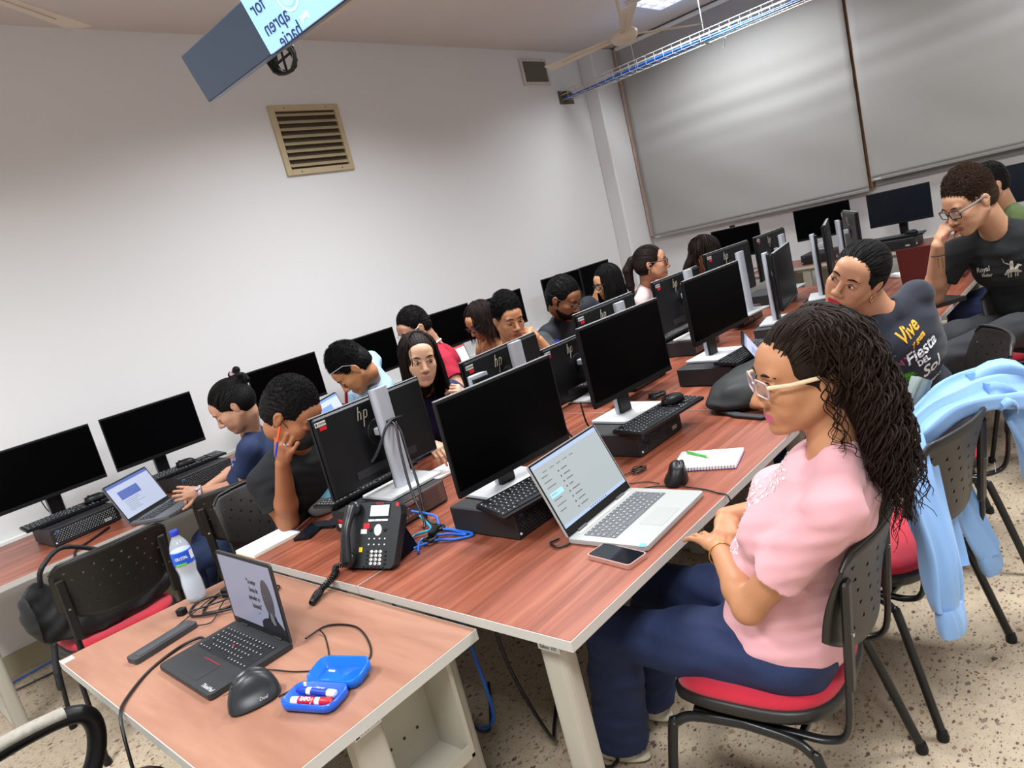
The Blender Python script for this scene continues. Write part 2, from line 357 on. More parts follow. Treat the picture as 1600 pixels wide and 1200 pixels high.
# ------------------------------------------------------------ ceiling fans
def fan(x, y, z, label, a0, R=.62):
    t = thing('ceiling_fan', label, 'ceiling fan', (x, y, z), 0, 'ceiling fans')
    m_fan = mat('fan_cream', 'CFC4B2', .45)
    MB().lathe([(.02, -.06), (.085, -.055), (.11, -.02), (.11, .015), (.08, .04), (.03, .055), (.02, .06)], 24).build('motor_housing', m_fan, t)
    MB().cyl((0, 0, (ZC - z) / 2), .013, ZC - z, 10).lathe([(.012, ZC - z - .09), (.055, ZC - z - .03), (.06, ZC - z)], 16).build('down_rod', m_fan, t)
    for k in range(3):
        a = a0 + k * 2 * PI / 3; b = MB()
        b.prism([(.1, -.03), (.16, -.045), (R * .98, -.068), (R, -.055), (R, .055), (R * .98, .068), (.16, .045), (.1, .03)], -.003, .003)
        b.box((.35, 0, -.006), (.5, .012, .006))
        b.build('blade', m_fan, t, (0, 0, .0), (.12 * math.cos(a) * 0 + .0, 0, a)).rotation_euler = (Matrix.Rotation(a, 3, 'Z') @ Matrix.Rotation(.2, 3, 'X')).to_euler()
    MB().tube([(.04, -.02, -.05), (.05, -.02, -.3)], .002, 5).build('pull_chain', m_white, t)
    return t
fan(4.406, 2.105, 3.03, 'cream three-blade ceiling fan hanging in front of the cable tray', math.radians(-25), .76)
fan(-.09, 2.37, 3.15, 'cream ceiling fan whose blade tip shows at the top left corner', math.radians(33), .76)
# ------------------------------------------------------------ suspended displays
def tv(name, label, loc, Wd, Ht, tilt, dark, content):
    t = thing(name, label, 'screen', loc, 0, rot=(0, 0, 0))
    Rm = RY(tilt)
    # screen plane faces -x and leans; local: y along width, z up from lower edge
    MB().box((.02, 0, Ht / 2), (.03, Wd, Ht), r=.004, M=Rm).build('casing', mat('tv_casing', '3C4048', .35), t)
    hb = MB(); hb.prism([(-Wd / 2 + .05, .0), (Wd / 2 - .05, .0), (Wd / 2 - .12, .05), (-Wd / 2 + .12, .05)], 0, Ht * .9, M=Rm @ T3((.035, 0, .004)) @ Matrix(((0, 1, 0, 0), (1, 0, 0, 0), (0, 0, 1, 0), (0, 0, 0, 1))))
    hb.build('rear_housing', mat('tv_beige', 'B7AA99', .5), t)
    return t, Rm
m_tvd = mat('tv_dark_area', '27313F', .35, emit=.6); m_tvb = mat('tv_blue', '86AEE4', .4, emit=.85); m_tvt = mat('tv_text', '17264A', .4, emit=.3); m_tvw = mat('tv_white', 'DDE8F8', .4, emit=1.0); m_tvc = mat('tv_circle', '8DB6EE', .4, emit=1.0)
t, Rm = tv('hanging_display', 'ceiling hung display tilted down showing blue image with mirrored text', (-.15, -.223, 2.10), .954, .56, -.31, 1, 1)
MB().box((-.001, 0, .28), (.008, .952, .556), M=Rm).build('blue_picture', m_tvb, t)
MB().box((.012, .6225, .053), (.034, .291, .105), r=.002, M=Rm).box((.016, .33, .05), (.02, .4, .05), M=Rm).build('dark_side_panel', m_tvd, t)
MB().box((-.002, .645, .305), (.03, .30, .012), M=Rm).box((-.002, .789, .45), (.03, .012, .3), M=Rm).box((.004, .645, .45), (.01, .29, .29), 1, M=Rm).box((.02, .5, .35), (.01, .5, .03), M=Rm).build('grey_frame', [mat('frame_greyblue', '5A6470', .4), m_screen], t)
sc = MB(); FL = Rm @ T3((-.0058, 0, 0)) @ Matrix(((0, 0, -1, 0), (1, 0, 0, 0), (0, 1, 0, 0), (0, 0, 0, 1)))  # x runs to the viewer's left, so the words come out mirrored
for s_, yy, zz in (('or', .43, .118), ('for', .417, .080), ('apren', .368, .040), ('hacie', .353, .008)):
    sc = MB(); text_geo(sc, s_, .038, FL @ T3((yy, zz, 0)), align='LEFT'); sc.build('mirrored_text', m_tvt, t)
ci = MB(); cy_ = .346
ci.add([(.031 * math.cos(a), .031 * math.sin(a), 0) for a in np.linspace(0, 2 * PI, 41)[:-1]] + [(.0285 * math.cos(a), .0285 * math.sin(a), 0) for a in np.linspace(0, 2 * PI, 41)[:-1]], [(i, (i + 1) % 40, 40 + (i + 1) % 40, 40 + i) for i in range(40)], M=FL @ T3((cy_, .067, .0003)))
text_geo(ci, 'poly', .016, FL @ T3((cy_ - .018, .020, .0003)) @ Matrix.Diagonal((-1, 1, 1, 1)))
ci.build('white_ring', m_tvw, t)
MB().add([(.022 * math.cos(a), .022 * math.sin(a), 0) for a in np.linspace(0, 2 * PI, 33)[:-1]], [list(range(32))], M=FL @ T3((cy_, .067, .0002))).build('bright_disc', m_tvc, t)
MB().tube([(.14, 0, .25), (.14, 0, 1.44)], .025, 12).box((.12, 0, .25), (.06, .3, .2)).build('ceiling_mount', mat('mount_dark', '33363B', .4), t)
cb = MB()
for k in range(7):
    P = [(.03 * math.cos(a) * (1 - .05 * k) + .004 * random.uniform(-1, 1), .004 * k - .012, .035 * math.sin(a) * (1 - .04 * k)) for a in np.linspace(0, 2 * PI, 17)[:-1]]
    cb.tube(P, .004, 6, closed=True)
cb.tube([(-.06, .02, .06), (-.02, 0, .045), (.0, 0, .03), (.0, 0, -.034)], .003, 6).tube([(.028, 0, .01), (-.028, 0, -.012)], .003, 6)
o = cb.build('cable_coil', m_cable, None, (.0, .27, 2.083), (0, 0, 1.0)); tag(o, 'black coil of cable hanging under the display', 'cable')
o.location = (-.05, .367, 2.136); o.rotation_euler = (0, 0, -.9)
# ------------------------------------------------------------ desks
def tabletop(t, poly, z, m_top, th=.028):
    MB().prism(poly, -th, -.0012).build('edge_band', m_edge, t)
    cx = sum(p[0] for p in poly) / len(poly); cy = sum(p[1] for p in poly) / len(poly)
    ins = [(p[0] - math.copysign(.0025, p[0] - cx), p[1] - math.copysign(.0025, p[1] - cy)) for p in poly]
    MB().prism(ins, -.0015, 0).build('tabletop', m_top, t)
def desk(label, x0, x1, y0, y1, z=.74, m_top=None, legs=True, group='wood laminate desks', poly=None, legy=None, panel=True, name='desk'):
    t = thing(name, label, 'desk', ((x0 + x1) / 2, (y0 + y1) / 2, z), 0, group)
    cx, cy = (x0 + x1) / 2, (y0 + y1) / 2
    P = poly or [(x0, y0), (x1, y0), (x1, y1), (x0, y1)]
    tabletop(t, [(p[0] - cx, p[1] - cy) for p in P], z, m_top or WOOD)
    W, D = x1 - x0, y1 - y0; H = z - .028
    for lx in ((-W / 2 + .07), (W / 2 - .10)):
        for ly in (legy or (-D / 2 + .12, D / 2 - .14)):
            MB().prism(rrect(.055, .085, .02), -H - .028 + .0, -.028, M=T3((lx, ly, 0))).build('leg', m_legp, t)
        MB().box((lx, 0, -z + .03), (.05, D - .08, .045), r=.015).build('foot_rail', m_legp, t)
        MB().box((lx, 0, -.045), (.05, D - .1, .03), r=.004).build('top_rail', m_legp, t)
    if panel: MB().box((0, D / 2 - .06, -.22), (W - .2, .012, .3)).build('modesty_panel', m_legp, t)
    return t
G = 'wood laminate desks of the double row'
desk('red-brown laminate desk carrying the silver laptop, first on the aisle side', 0, 1.42, 0, .8425, group=G, poly=[(0, 0), (1.42, 0), (1.62, .16), (1.634, .8425), (0, .8425)], panel=False)
desk('red-brown laminate desk under the telephone, first on the wall side', 0, 1.634, .8455, 1.665, group=G, panel=False)
desk('red-brown laminate desk under the black backpack, second on the aisle side', 1.637, 3.08, .02, .8425, group=G, panel=False)
desk('red-brown laminate desk in front of the bearded man, second on the wall side', 1.637, 3.08, .8455, 1.665, group=G, panel=False)
desk('red-brown laminate desk holding the open red laptop, last on the aisle side', 3.083, 4.7, -.14, .8425, group=G, panel=False)
desk('red-brown laminate desk in front of the ponytailed woman, last on the wall side', 3.083, 4.7, .8455, 1.665, group=G, panel=False)
G = 'wall row desks'
for i, (a, b, s_) in enumerate(((-.75, .85, 'at the left edge of the photo'), (.853, 2.45, 'behind the masked man'), (2.453, 4.05, 'beyond the red-shirted man'), (4.053, 5.65, 'at the far corner'))):
    desk('red-brown laminate desk against the louver wall ' + s_, a, b, 2.78, 3.64, group=G, legy=(-.25, .3), panel=False)
for i, (a, b, s_) in enumerate(((1.75, 2.75, 'at the corner end'), (.15, 1.747, 'under the middle blind gap'), (-1.4, .147, 'behind the man in green'))):
    desk('red-brown laminate desk under the blinds ' + s_, 6.02, 6.66, a, b, group='desks under the blinds', panel=False)
# teacher desk
t = thing('teacher_desk', 'lighter laminate desk in the foreground holding the black laptop', 'desk', (-.348, .955, .71), 0)
tabletop(t, [(-.302, -.64), (.342, -.64), (.342, .585), (-.302, .66)], .71, WOOD2, .03)
for (lx, ly) in ((-.0, -.575), (-.0, .50)):
    MB().prism(rrect(.085, .05, .015), -.71, -.03, M=T3((lx, ly, 0))).build('leg', m_legp, t)
    MB().prism(rrect(.055, .055, .024, 6), -.71, -.03, M=T3((.305, ly + .06, 0))).build('leg', m_legp, t)
    MB().box((.13, ly + .03, -.69), (.42, .05, .04), r=.015).build('foot_rail', m_legp, t)
s_ = MB(); s_.box((.13, -.465, -.18), (.26, .012, .30), r=.003).box((.13, -.535, -.325), (.26, .13, .010)).box((.255, -.535, -.18), (.012, .13, .30)).box((.13, -.595, -.31), (.26, .008, .03))
s_.build('hanging_tray', mat('tray_beige', 'A8A394', .45), t)
d_ = MB()
for k in range(4): d_.cyl((.06 + k * .045, -.4725, -.24), .004, .002, 8, axis='y')
d_.build('tray_holes', m_ink, t)
lb = MB(); lb.box((-.0, -.6005, -.055), (.075, .001, .018)); lb.build('asset_sticker', m_label, t)
ik = MB(); text_geo(ik, 'SALON 103', .011, T3((.005, -.6015, -.055)) @ RX(PI / 2)); ik.box((-.03, -.6012, -.055), (.01, .001, .012)); ik.build('sticker_print', m_ink, t)
MB().box((-.285, .627, -.0004), (.035, .035, .0015)).build('corner_tape', m_paper, t)
# sticker on the main desk leg
lb = MB(); lb.box((0, 0, 0), (.001, .07, .02)); o = lb.build('room_sticker', m_label, bpy.data.objects['desk'], (-.71 + .07 - .0285, -.30, -.07))
ik = MB(); text_geo(ik, 'Salon 107', .014, RZ(-PI / 2) @ RX(PI / 2)); ik.build('sticker_print', m_ink, o, (-.0008, 0, 0))
# ------------------------------------------------------------ monitors, computers, keyboards, mice
m_screen2 = mat('dark_screen_blue', '0B1420', .2, spec=.4)
def logo(mb, M):
    # slanted letter strokes made of bars
    def bar(x, z0, z1, w_=.0045): mb.add([(x + z0 * .28 - w_ / 2, 0, z0), (x + z0 * .28 + w_ / 2, 0, z0), (x + z1 * .28 + w_ / 2, 0, z1), (x + z1 * .28 - w_ / 2, 0, z1)], [(0, 1, 2, 3)], M=M)
    bar(-.018, -.014, .036); bar(-.004, -.014, .011); bar(.010, -.044, .016); bar(.0245, -.010, .013)
    for (xa, xb, zz) in ((-.015, -.002, .0135), (.0135, .0265, .0135), (.009, .020, -.0135)): mb.add([(xa, 0, zz), (xb, 0, zz), (xb + .001, 0, zz + .004), (xa + .001, 0, zz + .004)], [(0, 1, 2, 3)], M=M)
def make_monitor():
    t = thing('monitor', '', 'monitor', (0, 0, 0)); W, H = .53, .318
    b = MB(); b.box((0, -.006, H / 2), (W, .012, H), r=.002); b.box((0, -.018, H / 2), (W - .006, .016, H - .006), r=.007); b.lathe([(.001, .0), (.055, .0), (.05, .003), (.0001, .003)], 28, M=T3((0, -.026, H * .56)) @ RX(PI / 2))
    p = b.build('panel', m_panelback, t)
    MB().box((0, .0006, H / 2 + .006), (W - .01, .002, H - .03)).build('screen', m_screen, p)
    MB().box((0, -.0062, H / 2), (W + .001, .013, H + .001)).box((0, .0012, .009), (W, .0030, .016)).box((0, -.0062, H + .0015), (W, .0125, .0022), 1).build('bezel', [m_blk, mat('bezel_top_glint', '8A8B8E', .35)], p)  # grey top strip: light caught by the upper edge, painted as colour
    lg = MB(); logo(lg, T3((-.055, -.0266, .262))); logo(lg, T3((0, .0022, .0085)) @ Matrix.Diagonal((.14, 1, .14, 1))); lg.build('logo', m_glyph, p)
    MB().box((-.235, -.0266, .292), (.046, .001, .017)).build('asset_sticker', m_label, p)
    MB().box((-.228, -.0266, .274), (.03, .001, .015)).build('red_sticker', m_redlabel, p)
    ik = MB()
    for k in range(9): ik.box((-.244 + k * .0038, -.0274, .292), (.0018, .0006, .008))
    ik.box((-.252, -.0274, .292), (.006, .0006, .011)); ik.build('sticker_print', m_ink, p)
    pt = MB(); pt.box((0, -.027, .05), (.3, .004, .03))
    for k in range(8): pt.box((-.1 + k * .028, -.0295, .05), (.016, .003, .009))
    pt.build('port_strip', mat('port_strip', '26262A', .5), p)
    MB().box((0, -.065, H * .58), (.06, .06, .03), r=.004).build('tilt_arm', m_silver, p)
    c = MB(); P = [(-.04, .012), (-.036, -.006), (-.02, -.014), (.02, -.014), (.036, -.006), (.04, .012)]
    c.prism(P, .008, .40, M=T3((0, -.098, 0)), sm=True); c.build('stand_column', m_silver, t)
    MB().box((0, -.079, .2), (.066, .014, .38)).build('column_core', m_blk, t)
    MB().prism(rrect(.26, .19, .012), .0005, .009, M=T3((0, -.075, 0))).build('stand_base', m_base, t)
    return t, p
MON, MONP = make_monitor()
FIRSTM = [True]
def monitor(label, x, y, zb, yaw, zbase, group, tilt=0, blue=False):
    # x,y: centre of the lower front edge, zb its height, zbase: what it stands on
    if FIRSTM[0]: r = MON; r['label'] = label; r['group'] = group; FIRSTM[0] = False; r.location = (x, y, zbase); r.rotation_euler = (0, 0, yaw)
    else: r = dup(MON, (x, y, zbase), yaw, label, group)
    for c in r.children:
        if c.name.startswith('panel'):
            c.location = (0, 0, zb - zbase); c.rotation_euler = (-tilt, 0, 0)
            if blue:
                for s_ in c.children:
                    if s_.name.startswith('screen'): s_.data = s_.data.copy(); s_.data.materials[0] = m_screen2
        else:
            c.scale = (1, 1, 1) if zb - zbase > 0 else (1, 1, 1)
    return r
def make_pc():
    t = thing('desktop_computer', '', 'computer', (0, 0, 0)); W, D, H = .325, .30, .09
    MB().box((0, 0, H / 2 + .003), (W, D, H), r=.004).build('case', m_blk2, t)
    MB().box((-.12, -.12, .0025), (.03, .03, .005)).box((.12, -.12, .0025), (.03, .03, .005)).box((-.12, .12, .0025), (.03, .03, .005)).box((.12, .12, .0025), (.03, .03, .005)).build('rubber_feet', m_blk, t)
    g = MB(); n, k = 22, 7; f = D / 2
    for i in range(n):
        for j in range(k):
            x = -W / 2 + .014 + (i + .5 + (j % 2) * .5) * (W - .035) / n; z = .018 + (j + .5) * (H - .03) / k
            g.add([(x - .0075, f + .001, z), (x, f + .001, z - .006), (x + .0075, f + .001, z), (x, f + .001, z + .006), (x, f + .0045, z)], [(0, 1, 4), (1, 2, 4), (2, 3, 4), (3, 0, 4)])
    g.build('front_grille', mat('grille_black', '17171A', .35), t)
    MB().cyl((W / 2 - .012, f + .001, .02), .004, .004, 10, axis='y').build('power_button', mat('button_lit', 'B8C4D0', .3, emit=.3), t)
    MB().box((W / 2 - .03, f + .0015, .075), (.016, .001, .01)).build('blue_badge', mat('badge_blue', '4060B0', .4), t)
    r = MB(); r.box((0, -f - .001, .05), (W - .016, .003, H - .012), r=.001); r.build('rear_panel', mat('rear_metal', '6E5A54', .4, metal=.5), t)
    h = MB()
    for i in range(16):
        for j in range(9): h.add([(-.145 + .135 + i * .0085 + (j % 2) * .004 + .0028 * math.cos(a), -f - .0028, .016 + j * .0075 + .0028 * math.sin(a)) for a in np.linspace(0, 2 * PI, 7)[:-1]], [list(range(6))[::-1]])
    for i in range(26):
        a = i * 2.4; q = .008 + .0048 * math.sqrt(i); h.add([(-.11 + q * math.cos(a) + .003 * math.cos(b_), -f - .0028, .05 + q * math.sin(a) + .003 * math.sin(b_)) for b_ in np.linspace(0, 2 * PI, 7)[:-1]], [list(range(6))[::-1]])
    h.build('vent_holes', m_ink, t)
    q = MB()
    for k in range(5): q.box((-.055 + (k % 3) * .016, -f - .004, .03 + .03 * (k // 3)), (.012, .006, .008))
    q.box((-.03, -f - .006, .075), (.09, .012, .01)); q.build('ports', mat('port_steel', 'A9ABAD', .3, metal=.8), t)
    MB().box((-.1, f + .0015, .03), (.035, .0012, .014)).box((-W / 2 - .0008, f - .05, .03), (.001, .04, .015)).build('asset_sticker', m_label, t)
    MB().box((-W / 2 - .0008, f - .05, .05), (.001, .028, .013)).build('red_sticker', m_redlabel, t)
    return t
PC = make_pc(); FIRSTP = [True]
def pc(label, x, y, yaw, group, z=.74):
    if FIRSTP[0]: FIRSTP[0] = False; PC['label'] = label; PC['group'] = group; PC.location = (x, y, z); PC.rotation_euler = (0, 0, yaw); return PC
    return dup(PC, (x, y, z), yaw, label, group)
m_legend = mat('key_legend', 'B9BBBE', .5)
def key_grid(mb, W, D, rows, z, kh=.0035, gap=.0028, legend=None, y0=0):
    dy = D / len(rows)
    for j, row in enumerate(rows):
        tot = sum(row); x = -W / 2; y = y0 + D / 2 - (j + .5) * dy
        for wk in row:
            ww = W * abs(wk) / sum(abs(q) for q in row)
            if wk > 0:
                mb.box((x + ww / 2, y, z + kh / 2), (ww - gap, dy - gap, kh), r=min(.0012, kh * .45))
                if legend is not None and wk < 2: legend.box((x + ww * .38, y + dy * .14, z + kh + .0002), (min(.004, ww * .25), dy * .22, .0004))
            x += ww
ROWS = [[1, -1, 1, 1, 1, 1, -.5, 1, 1, 1, 1, -.5, 1, 1, 1, 1, -.4, 1, 1, 1, -.4, 1, 1, 1, 1],
        [1] * 13 + [2, -.4, 1, 1, 1, -.4, 1, 1, 1, 1], [1.5] + [1] * 12 + [1.5, -.4, 1, 1, 1, -.4, 1, 1, 1, 1],
        [1.8] + [1] * 11 + [2.2, -3.8, 1, 1, 1, 1], [1.3] + [1] * 11 + [2.7, -1.4, 1, -1.4, 1, 1, 1, 1], [1.3, 1.2, 1.2, 6, 1.3, 1.3, 1.3, 1.4, -.4, 1, 1, 1, -.4, 2, 1, 1]]
def make_kb():
    t = thing('keyboard', '', 'keyboard', (0, 0, 0)); M = RX(math.radians(4))
    b = MB(); b.prism(rrect(.445, .14, .008), .0065, .0165, M=M); b.box((0, .055, .009), (.40, .012, .012)); b.build('body', m_blk, t)
    k = MB(); lg = MB(); key_grid(k, .43, .118, ROWS, .012, legend=lg); kk = MB(); kk.add(k.v, k.f, M=T3((0, 0, .0045)) @ M); kk.build('keys', m_key, t)
    ll = MB(); ll.add(lg.v, lg.f, M=T3((0, 0, .0045)) @ M); ll.build('key_legends', m_legend, t); return t
KB = make_kb(); FIRSTK = [True]
def keyboard(label, x, y, z, yaw, group, rot=None):
    yaw += PI
    if FIRSTK[0]:
        FIRSTK[0] = False; KB['label'] = label; KB['group'] = group; KB.location = (x, y, z); KB.rotation_euler = rot or (0, 0, yaw); return KB
    return dup(KB, (x, y, z), yaw, label, group, rot=rot)
def make_mouse():
    t = thing('mouse', '', 'computer mouse', (0, 0, 0)); b = MB(); vs = []; n, m_ = 16, 9
    for i in range(m_ + 1):
        a = PI / 2 * i / m_
        for j in range(n):
            c, s_ = math.cos(2 * PI * j / n), math.sin(2 * PI * j / n); r = math.cos(a) ** .6
            vs.append((.031 * r * math.copysign(abs(c) ** .8, c), .055 * r * math.copysign(abs(s_) ** .85, s_), .034 * math.sin(a) ** .8))
    fs = [(i * n + j, i * n + (j + 1) % n, (i + 1) * n + (j + 1) % n, (i + 1) * n + j) for i in range(m_) for j in range(n)] + [list(range(n))[::-1]]
    b.add(vs, fs, 0, True); b.build('shell', m_blk, t)
    MB().cyl((0, .028, .029), .009, .005, 12, axis='x').build('scroll_wheel', m_key, t)
    MB().box((0, .033, .0245), (.0008, .035, .012)).build('button_split', m_ink, t); return t
MOUSE = make_mouse(); FIRSTMO = [True]
def mouse(label, x, y, z, yaw, group=None, m_=None):
    if FIRSTMO[0]: FIRSTMO[0] = False; r = MOUSE; r['label'] = label; r.location = (x, y, z); r.rotation_euler = (0, 0, yaw)
    else: r = dup(MOUSE, (x, y, z), yaw, label)
    if group: r['group'] = group
    if m_:
        for c in r.children:
            if c.name.startswith('shell'): c.data = c.data.copy(); c.data.materials[0] = m_
    return r
D2 = math.radians
H = .74; HP = .74 + .096
# aisle side of the double row: screens face the aisle (-y)
GA = 'monitors on the aisle side of the double row'; GP = 'desktop computers on the aisle side'; GK = 'keyboards on the aisle side'
R180 = PI
for (nm, x, y, zb, yaw) in (('large black monitor behind the silver laptop, nearest on the aisle side', .578, .612, .905, -4),
                            ('black monitor with its chin over the black mouse, second on the aisle side', 1.323, .594, .945, -4),
                            ('black monitor over the tablet laptop, third on the aisle side', 2.224, .630, .950, -4),
                            ('black monitor with tall silver column at its left, fourth on the aisle side', 2.985, .575, .930, 12),
                            ('black monitor directly left of the navy-shirted woman\'s hair', 3.633, .529, .975, 16),
                            ('grey-looking monitor edge under the blind, last on the aisle side', 4.42, .62, .960, 26)):
    monitor(nm, x, y, zb, PI + D2(yaw), HP, GA)
for (nm, x, y, yaw) in (('black desktop computer under the large nearest monitor, lying flat', .545, .64, 0), ('black desktop computer with lattice front beside the spiral notebook', 1.238, .615, 0),
                        ('black desktop computer partly behind the black backpack', 2.16, .65, -2), ('black desktop computer under the fourth aisle monitor', 2.95, .60, 8), ('black desktop computer beside the navy-shirted woman\'s chin', 3.62, .55, 10), ('black desktop computer under the last aisle monitor', 4.4, .65, 14)):
    pc(nm, x, y, PI + D2(yaw), GP)
for (nm, x, y, z, yaw) in (('black keyboard on the computer under the large nearest monitor', .555, .515, HP + .006, -7), ('black keyboard on the computer beside the spiral notebook, mouse on top', 1.27, .475, HP, -4),
                           ('black keyboard on the computer behind the backpack', 2.2, .51, HP, -3), ('black keyboard with a mouse on it, behind the curly hair', 3.08, .44, HP, 8), ('black keyboard corner next to the navy-shirted woman\'s cheek', 3.72, .42, HP, 8)):
    keyboard(nm, x, y, z, PI + D2(yaw), GK, rot=(.10, 0, D2(yaw)) if x < .6 else None)
mouse('black mouse on the keyboard beside the spiral notebook\'s computer', 1.40, .485, HP + .0205, PI - 1.9, 'black computer mice')
mouse('black mouse on the keyboard behind the curly hair', 3.02, .45, HP + .0205, PI - 1.9, 'black computer mice')
# wall side of the double row: screens face +y, backs to the camera
GB = 'monitors on the wall side of the double row'
for (nm, x, y, zb, yaw, cx) in (('black monitor seen from behind above the telephone, white logo and silver column', .501, 1.264, .885, 1, 0), ('black monitor seen from behind in front of the curly-haired man', 1.11, 1.10, .905, 5, 0),
                            ('lowered black monitor seen from behind between the bigger screens', 1.92, 1.36, .757, 0, 0),
                            ('black monitor seen from behind with logo, in front of the bearded man', 1.841, 1.041, .925, 1, 0), ('black monitor seen from behind in front of the ponytailed woman', 2.80, 1.17, .905, -2, 0),
                            ('black monitor seen from behind with tall silver column, in front of the dark long hair', 3.357, 1.087, .96, -6, 0), ('black monitor seen from behind, farthest with a logo', 4.103, 1.106, .95, 0, 0)):
    monitor(nm, x, y, zb, D2(yaw), HP if 'lowered' not in nm else .745, GB)
for (nm, x, y, yaw) in (('black desktop computer with its metal rear toward the telephone', .43, 1.20, 2), ('black desktop computer with rear vents, second on the wall side', 1.12, 1.2, 3), ('black desktop computer under the monitor in front of the bearded man', 2.12, 1.19, 0), ('black desktop computer under the monitor before the ponytailed woman', 2.82, 1.2, 0), ('black desktop computer under the monitor before the dark long hair', 3.5, 1.2, 0), ('black desktop computer under the farthest logo monitor', 4.15, 1.2, 0)):
    pc(nm, x, y, D2(yaw), 'desktop computers on the wall side')
for (nm, x, y, z, yaw) in (('black keyboard on top of the computer behind the telephone', .47, 1.375, HP, 2), ('black keyboard on the second wall-side computer', 1.14, 1.23, HP, 2), ('black keyboard on the computer of the bearded man', 1.95, 1.17, HP, -3), ('black keyboard before the ponytailed woman', 2.85, 1.30, HP, 0)):
    keyboard(nm, x, y, z, D2(yaw), 'keyboards on the wall side')
# row against the louver wall: screens face -y
GL = 'monitors against the louver wall'
for i, (x, y, zb, yaw, nm) in enumerate(((-.13, 3.42, .93, 0, 'black monitor at the left edge of the photo against the wall'), (.458, 3.42, .93, 0, 'black monitor behind the scrubs woman\'s laptop'),
        (1.376, 3.42, .93, 0, 'black monitor between the scrubs woman and the masked man'), (2.096, 3.42, .93, 0, 'black monitor behind the man in the striped shirt'),
        (2.947, 3.42, .93, 0, 'black monitor beside the red-shirted man\'s shoulder'), (3.60, 3.35, .915, 5, 'black monitor behind the curly-haired man\'s head'), (4.55, 3.42, .92, -8, 'black monitor behind the bearded man'), (5.15, 3.42, .92, 0, 'black monitor behind the long black hair, farthest on the louver wall'))):
    monitor(nm, x, y, zb, PI + D2(yaw), .742, GL)
for (nm, x, y, yaw) in (('black desktop computer with lattice front under the leftmost monitor', -.13, 3.22, 3), ('black desktop computer with lattice front behind the laptop of the scrubs woman', .52, 3.22, 2), ('black desktop computer behind the masked man', 1.45, 3.2, 0), ('black desktop computer behind the man in the striped shirt', 2.2, 3.2, 0)):
    pc(nm, x, y, PI + D2(yaw), 'desktop computers against the louver wall')
for (nm, x, y, yaw) in (('black keyboard propped on the leftmost computer', -.13, 3.25, 1), ('black keyboard propped on the computer behind the scrubs woman\'s laptop', .50, 3.25, 1), ('black keyboard behind the masked man\'s hair', 1.42, 3.25, 0)):
    keyboard(nm, x, y, HP + .002, PI + D2(yaw), 'keyboards against the louver wall')
mouse('black mouse on the leftmost keyboard', .0, 3.25, HP + .0225, PI - 1.8, 'black computer mice')
mouse('black mouse on the keyboard under the second monitor', .50, 3.25, HP + .0225, PI - 1.8, 'black computer mice')
# row under the blinds: screens face -x
for (x, y, zb, yaw, nm, bl) in ((6.16, 2.30, .93, 0, 'black monitor under the left blind with a small camera on top', False), (6.42, 1.50, .95, 5, 'black monitor under the right end of the left blind', False), (6.40, .80, .95, 2, 'dark blue screen monitor under the gap between the blinds', True), (6.42, -.03, .94, 0, 'large dark blue screen monitor behind the man in green', True)):
    monitor(nm, x, y, zb, PI / 2 + D2(yaw), .742, 'monitors under the blinds', blue=bl)
pc('black desktop computer with lattice front under the dark blue screen', 6.25, .80, PI / 2, 'desktop computers under the blinds'); pc('black desktop computer under the monitor at the end of the left blind', 6.28, 1.5, PI / 2, 'desktop computers under the blinds')
keyboard('black keyboard propped on the computer under the blinds', 6.22, .80, HP + .002, PI / 2, 'keyboards under the blinds')
mouse('black mouse on the keyboard under the dark blue screen', 6.20, .68, HP + .0225, PI / 2 - 1.8, 'black computer mice')
t = thing('webcam', 'small camera clipped on top of the monitor under the left blind', 'camera', (6.17, 2.32, 1.249)); MB().box((0, 0, .012), (.02, .06, .022), r=.006).build('body', m_blk, t); MB().cyl((-.011, 0, .012), .007, .003, 12, axis='x').build('lens', m_screen, t)
# ------------------------------------------------------------ chairs
def backrest_mesh():
    # perforated shell: grid cells, triangular holes in a band pattern
    nx, nz = 22, 14; W, Hh = .46, .285; b = MB()
    def P(u, v):  # u,v in 0..1 ; v from bottom
        low = 1 - .62 * (abs(2 * u - 1) ** 2.6)
        z0 = .0 + (1 - low) * .13; z1 = Hh - .012 * abs(2 * u - 1) ** 3 - (.03 * max(0, abs(2 * u - 1) - .86) / .14)
        z = z0 + (z1 - z0) * v; x = (u - .5) * W
        y = .055 * (abs(2 * u - 1) ** 2) - .035 * (v ** 2) - .012 + .03 * max(0, v - .93) / .07 * 0
        return (x, y - .06 * (z / Hh) * .6, z)
    for i in range(nx):
        for j in range(nz):
            u0, u1, v0, v1 = i / nx, (i + 1) / nx, j / nz, (j + 1) / nz
            hole = (2 <= i < nx - 2) and (2 <= j < nz - 2) and (i * 2 + j) % 5 == 0
            if not hole: b.add([P(u0, v0), P(u1, v0), P(u1, v1), P(u0, v1)], [(0, 1, 2, 3)], 0, True)
            else:
                um, du, dv = (u0 + u1) / 2, (u1 - u0), (v1 - v0)
                s_ = -1 if (i + j) % 3 else 1
                t = [P(um - du * .33, v0 + dv * (.5 - .28 * s_)), P(um + du * .33, v0 + dv * (.5 - .28 * s_)), P(um, v0 + dv * (.5 + .34 * s_))]
                vs = [P(u0, v0), P(u1, v0), P(u1, v1), P(u0, v1)] + t
                f = [(0, 1, 5, 4), (1, 2, 6, 5), (2, 3, 6), (3, 0, 4, 6)] if s_ > 0 else [(3, 4, 5, 2), (0, 4, 3), (0, 6, 4), (0, 1, 6), (1, 5, 6), (1, 2, 5)]
                b.add(vs, f, 0, False)
    return b
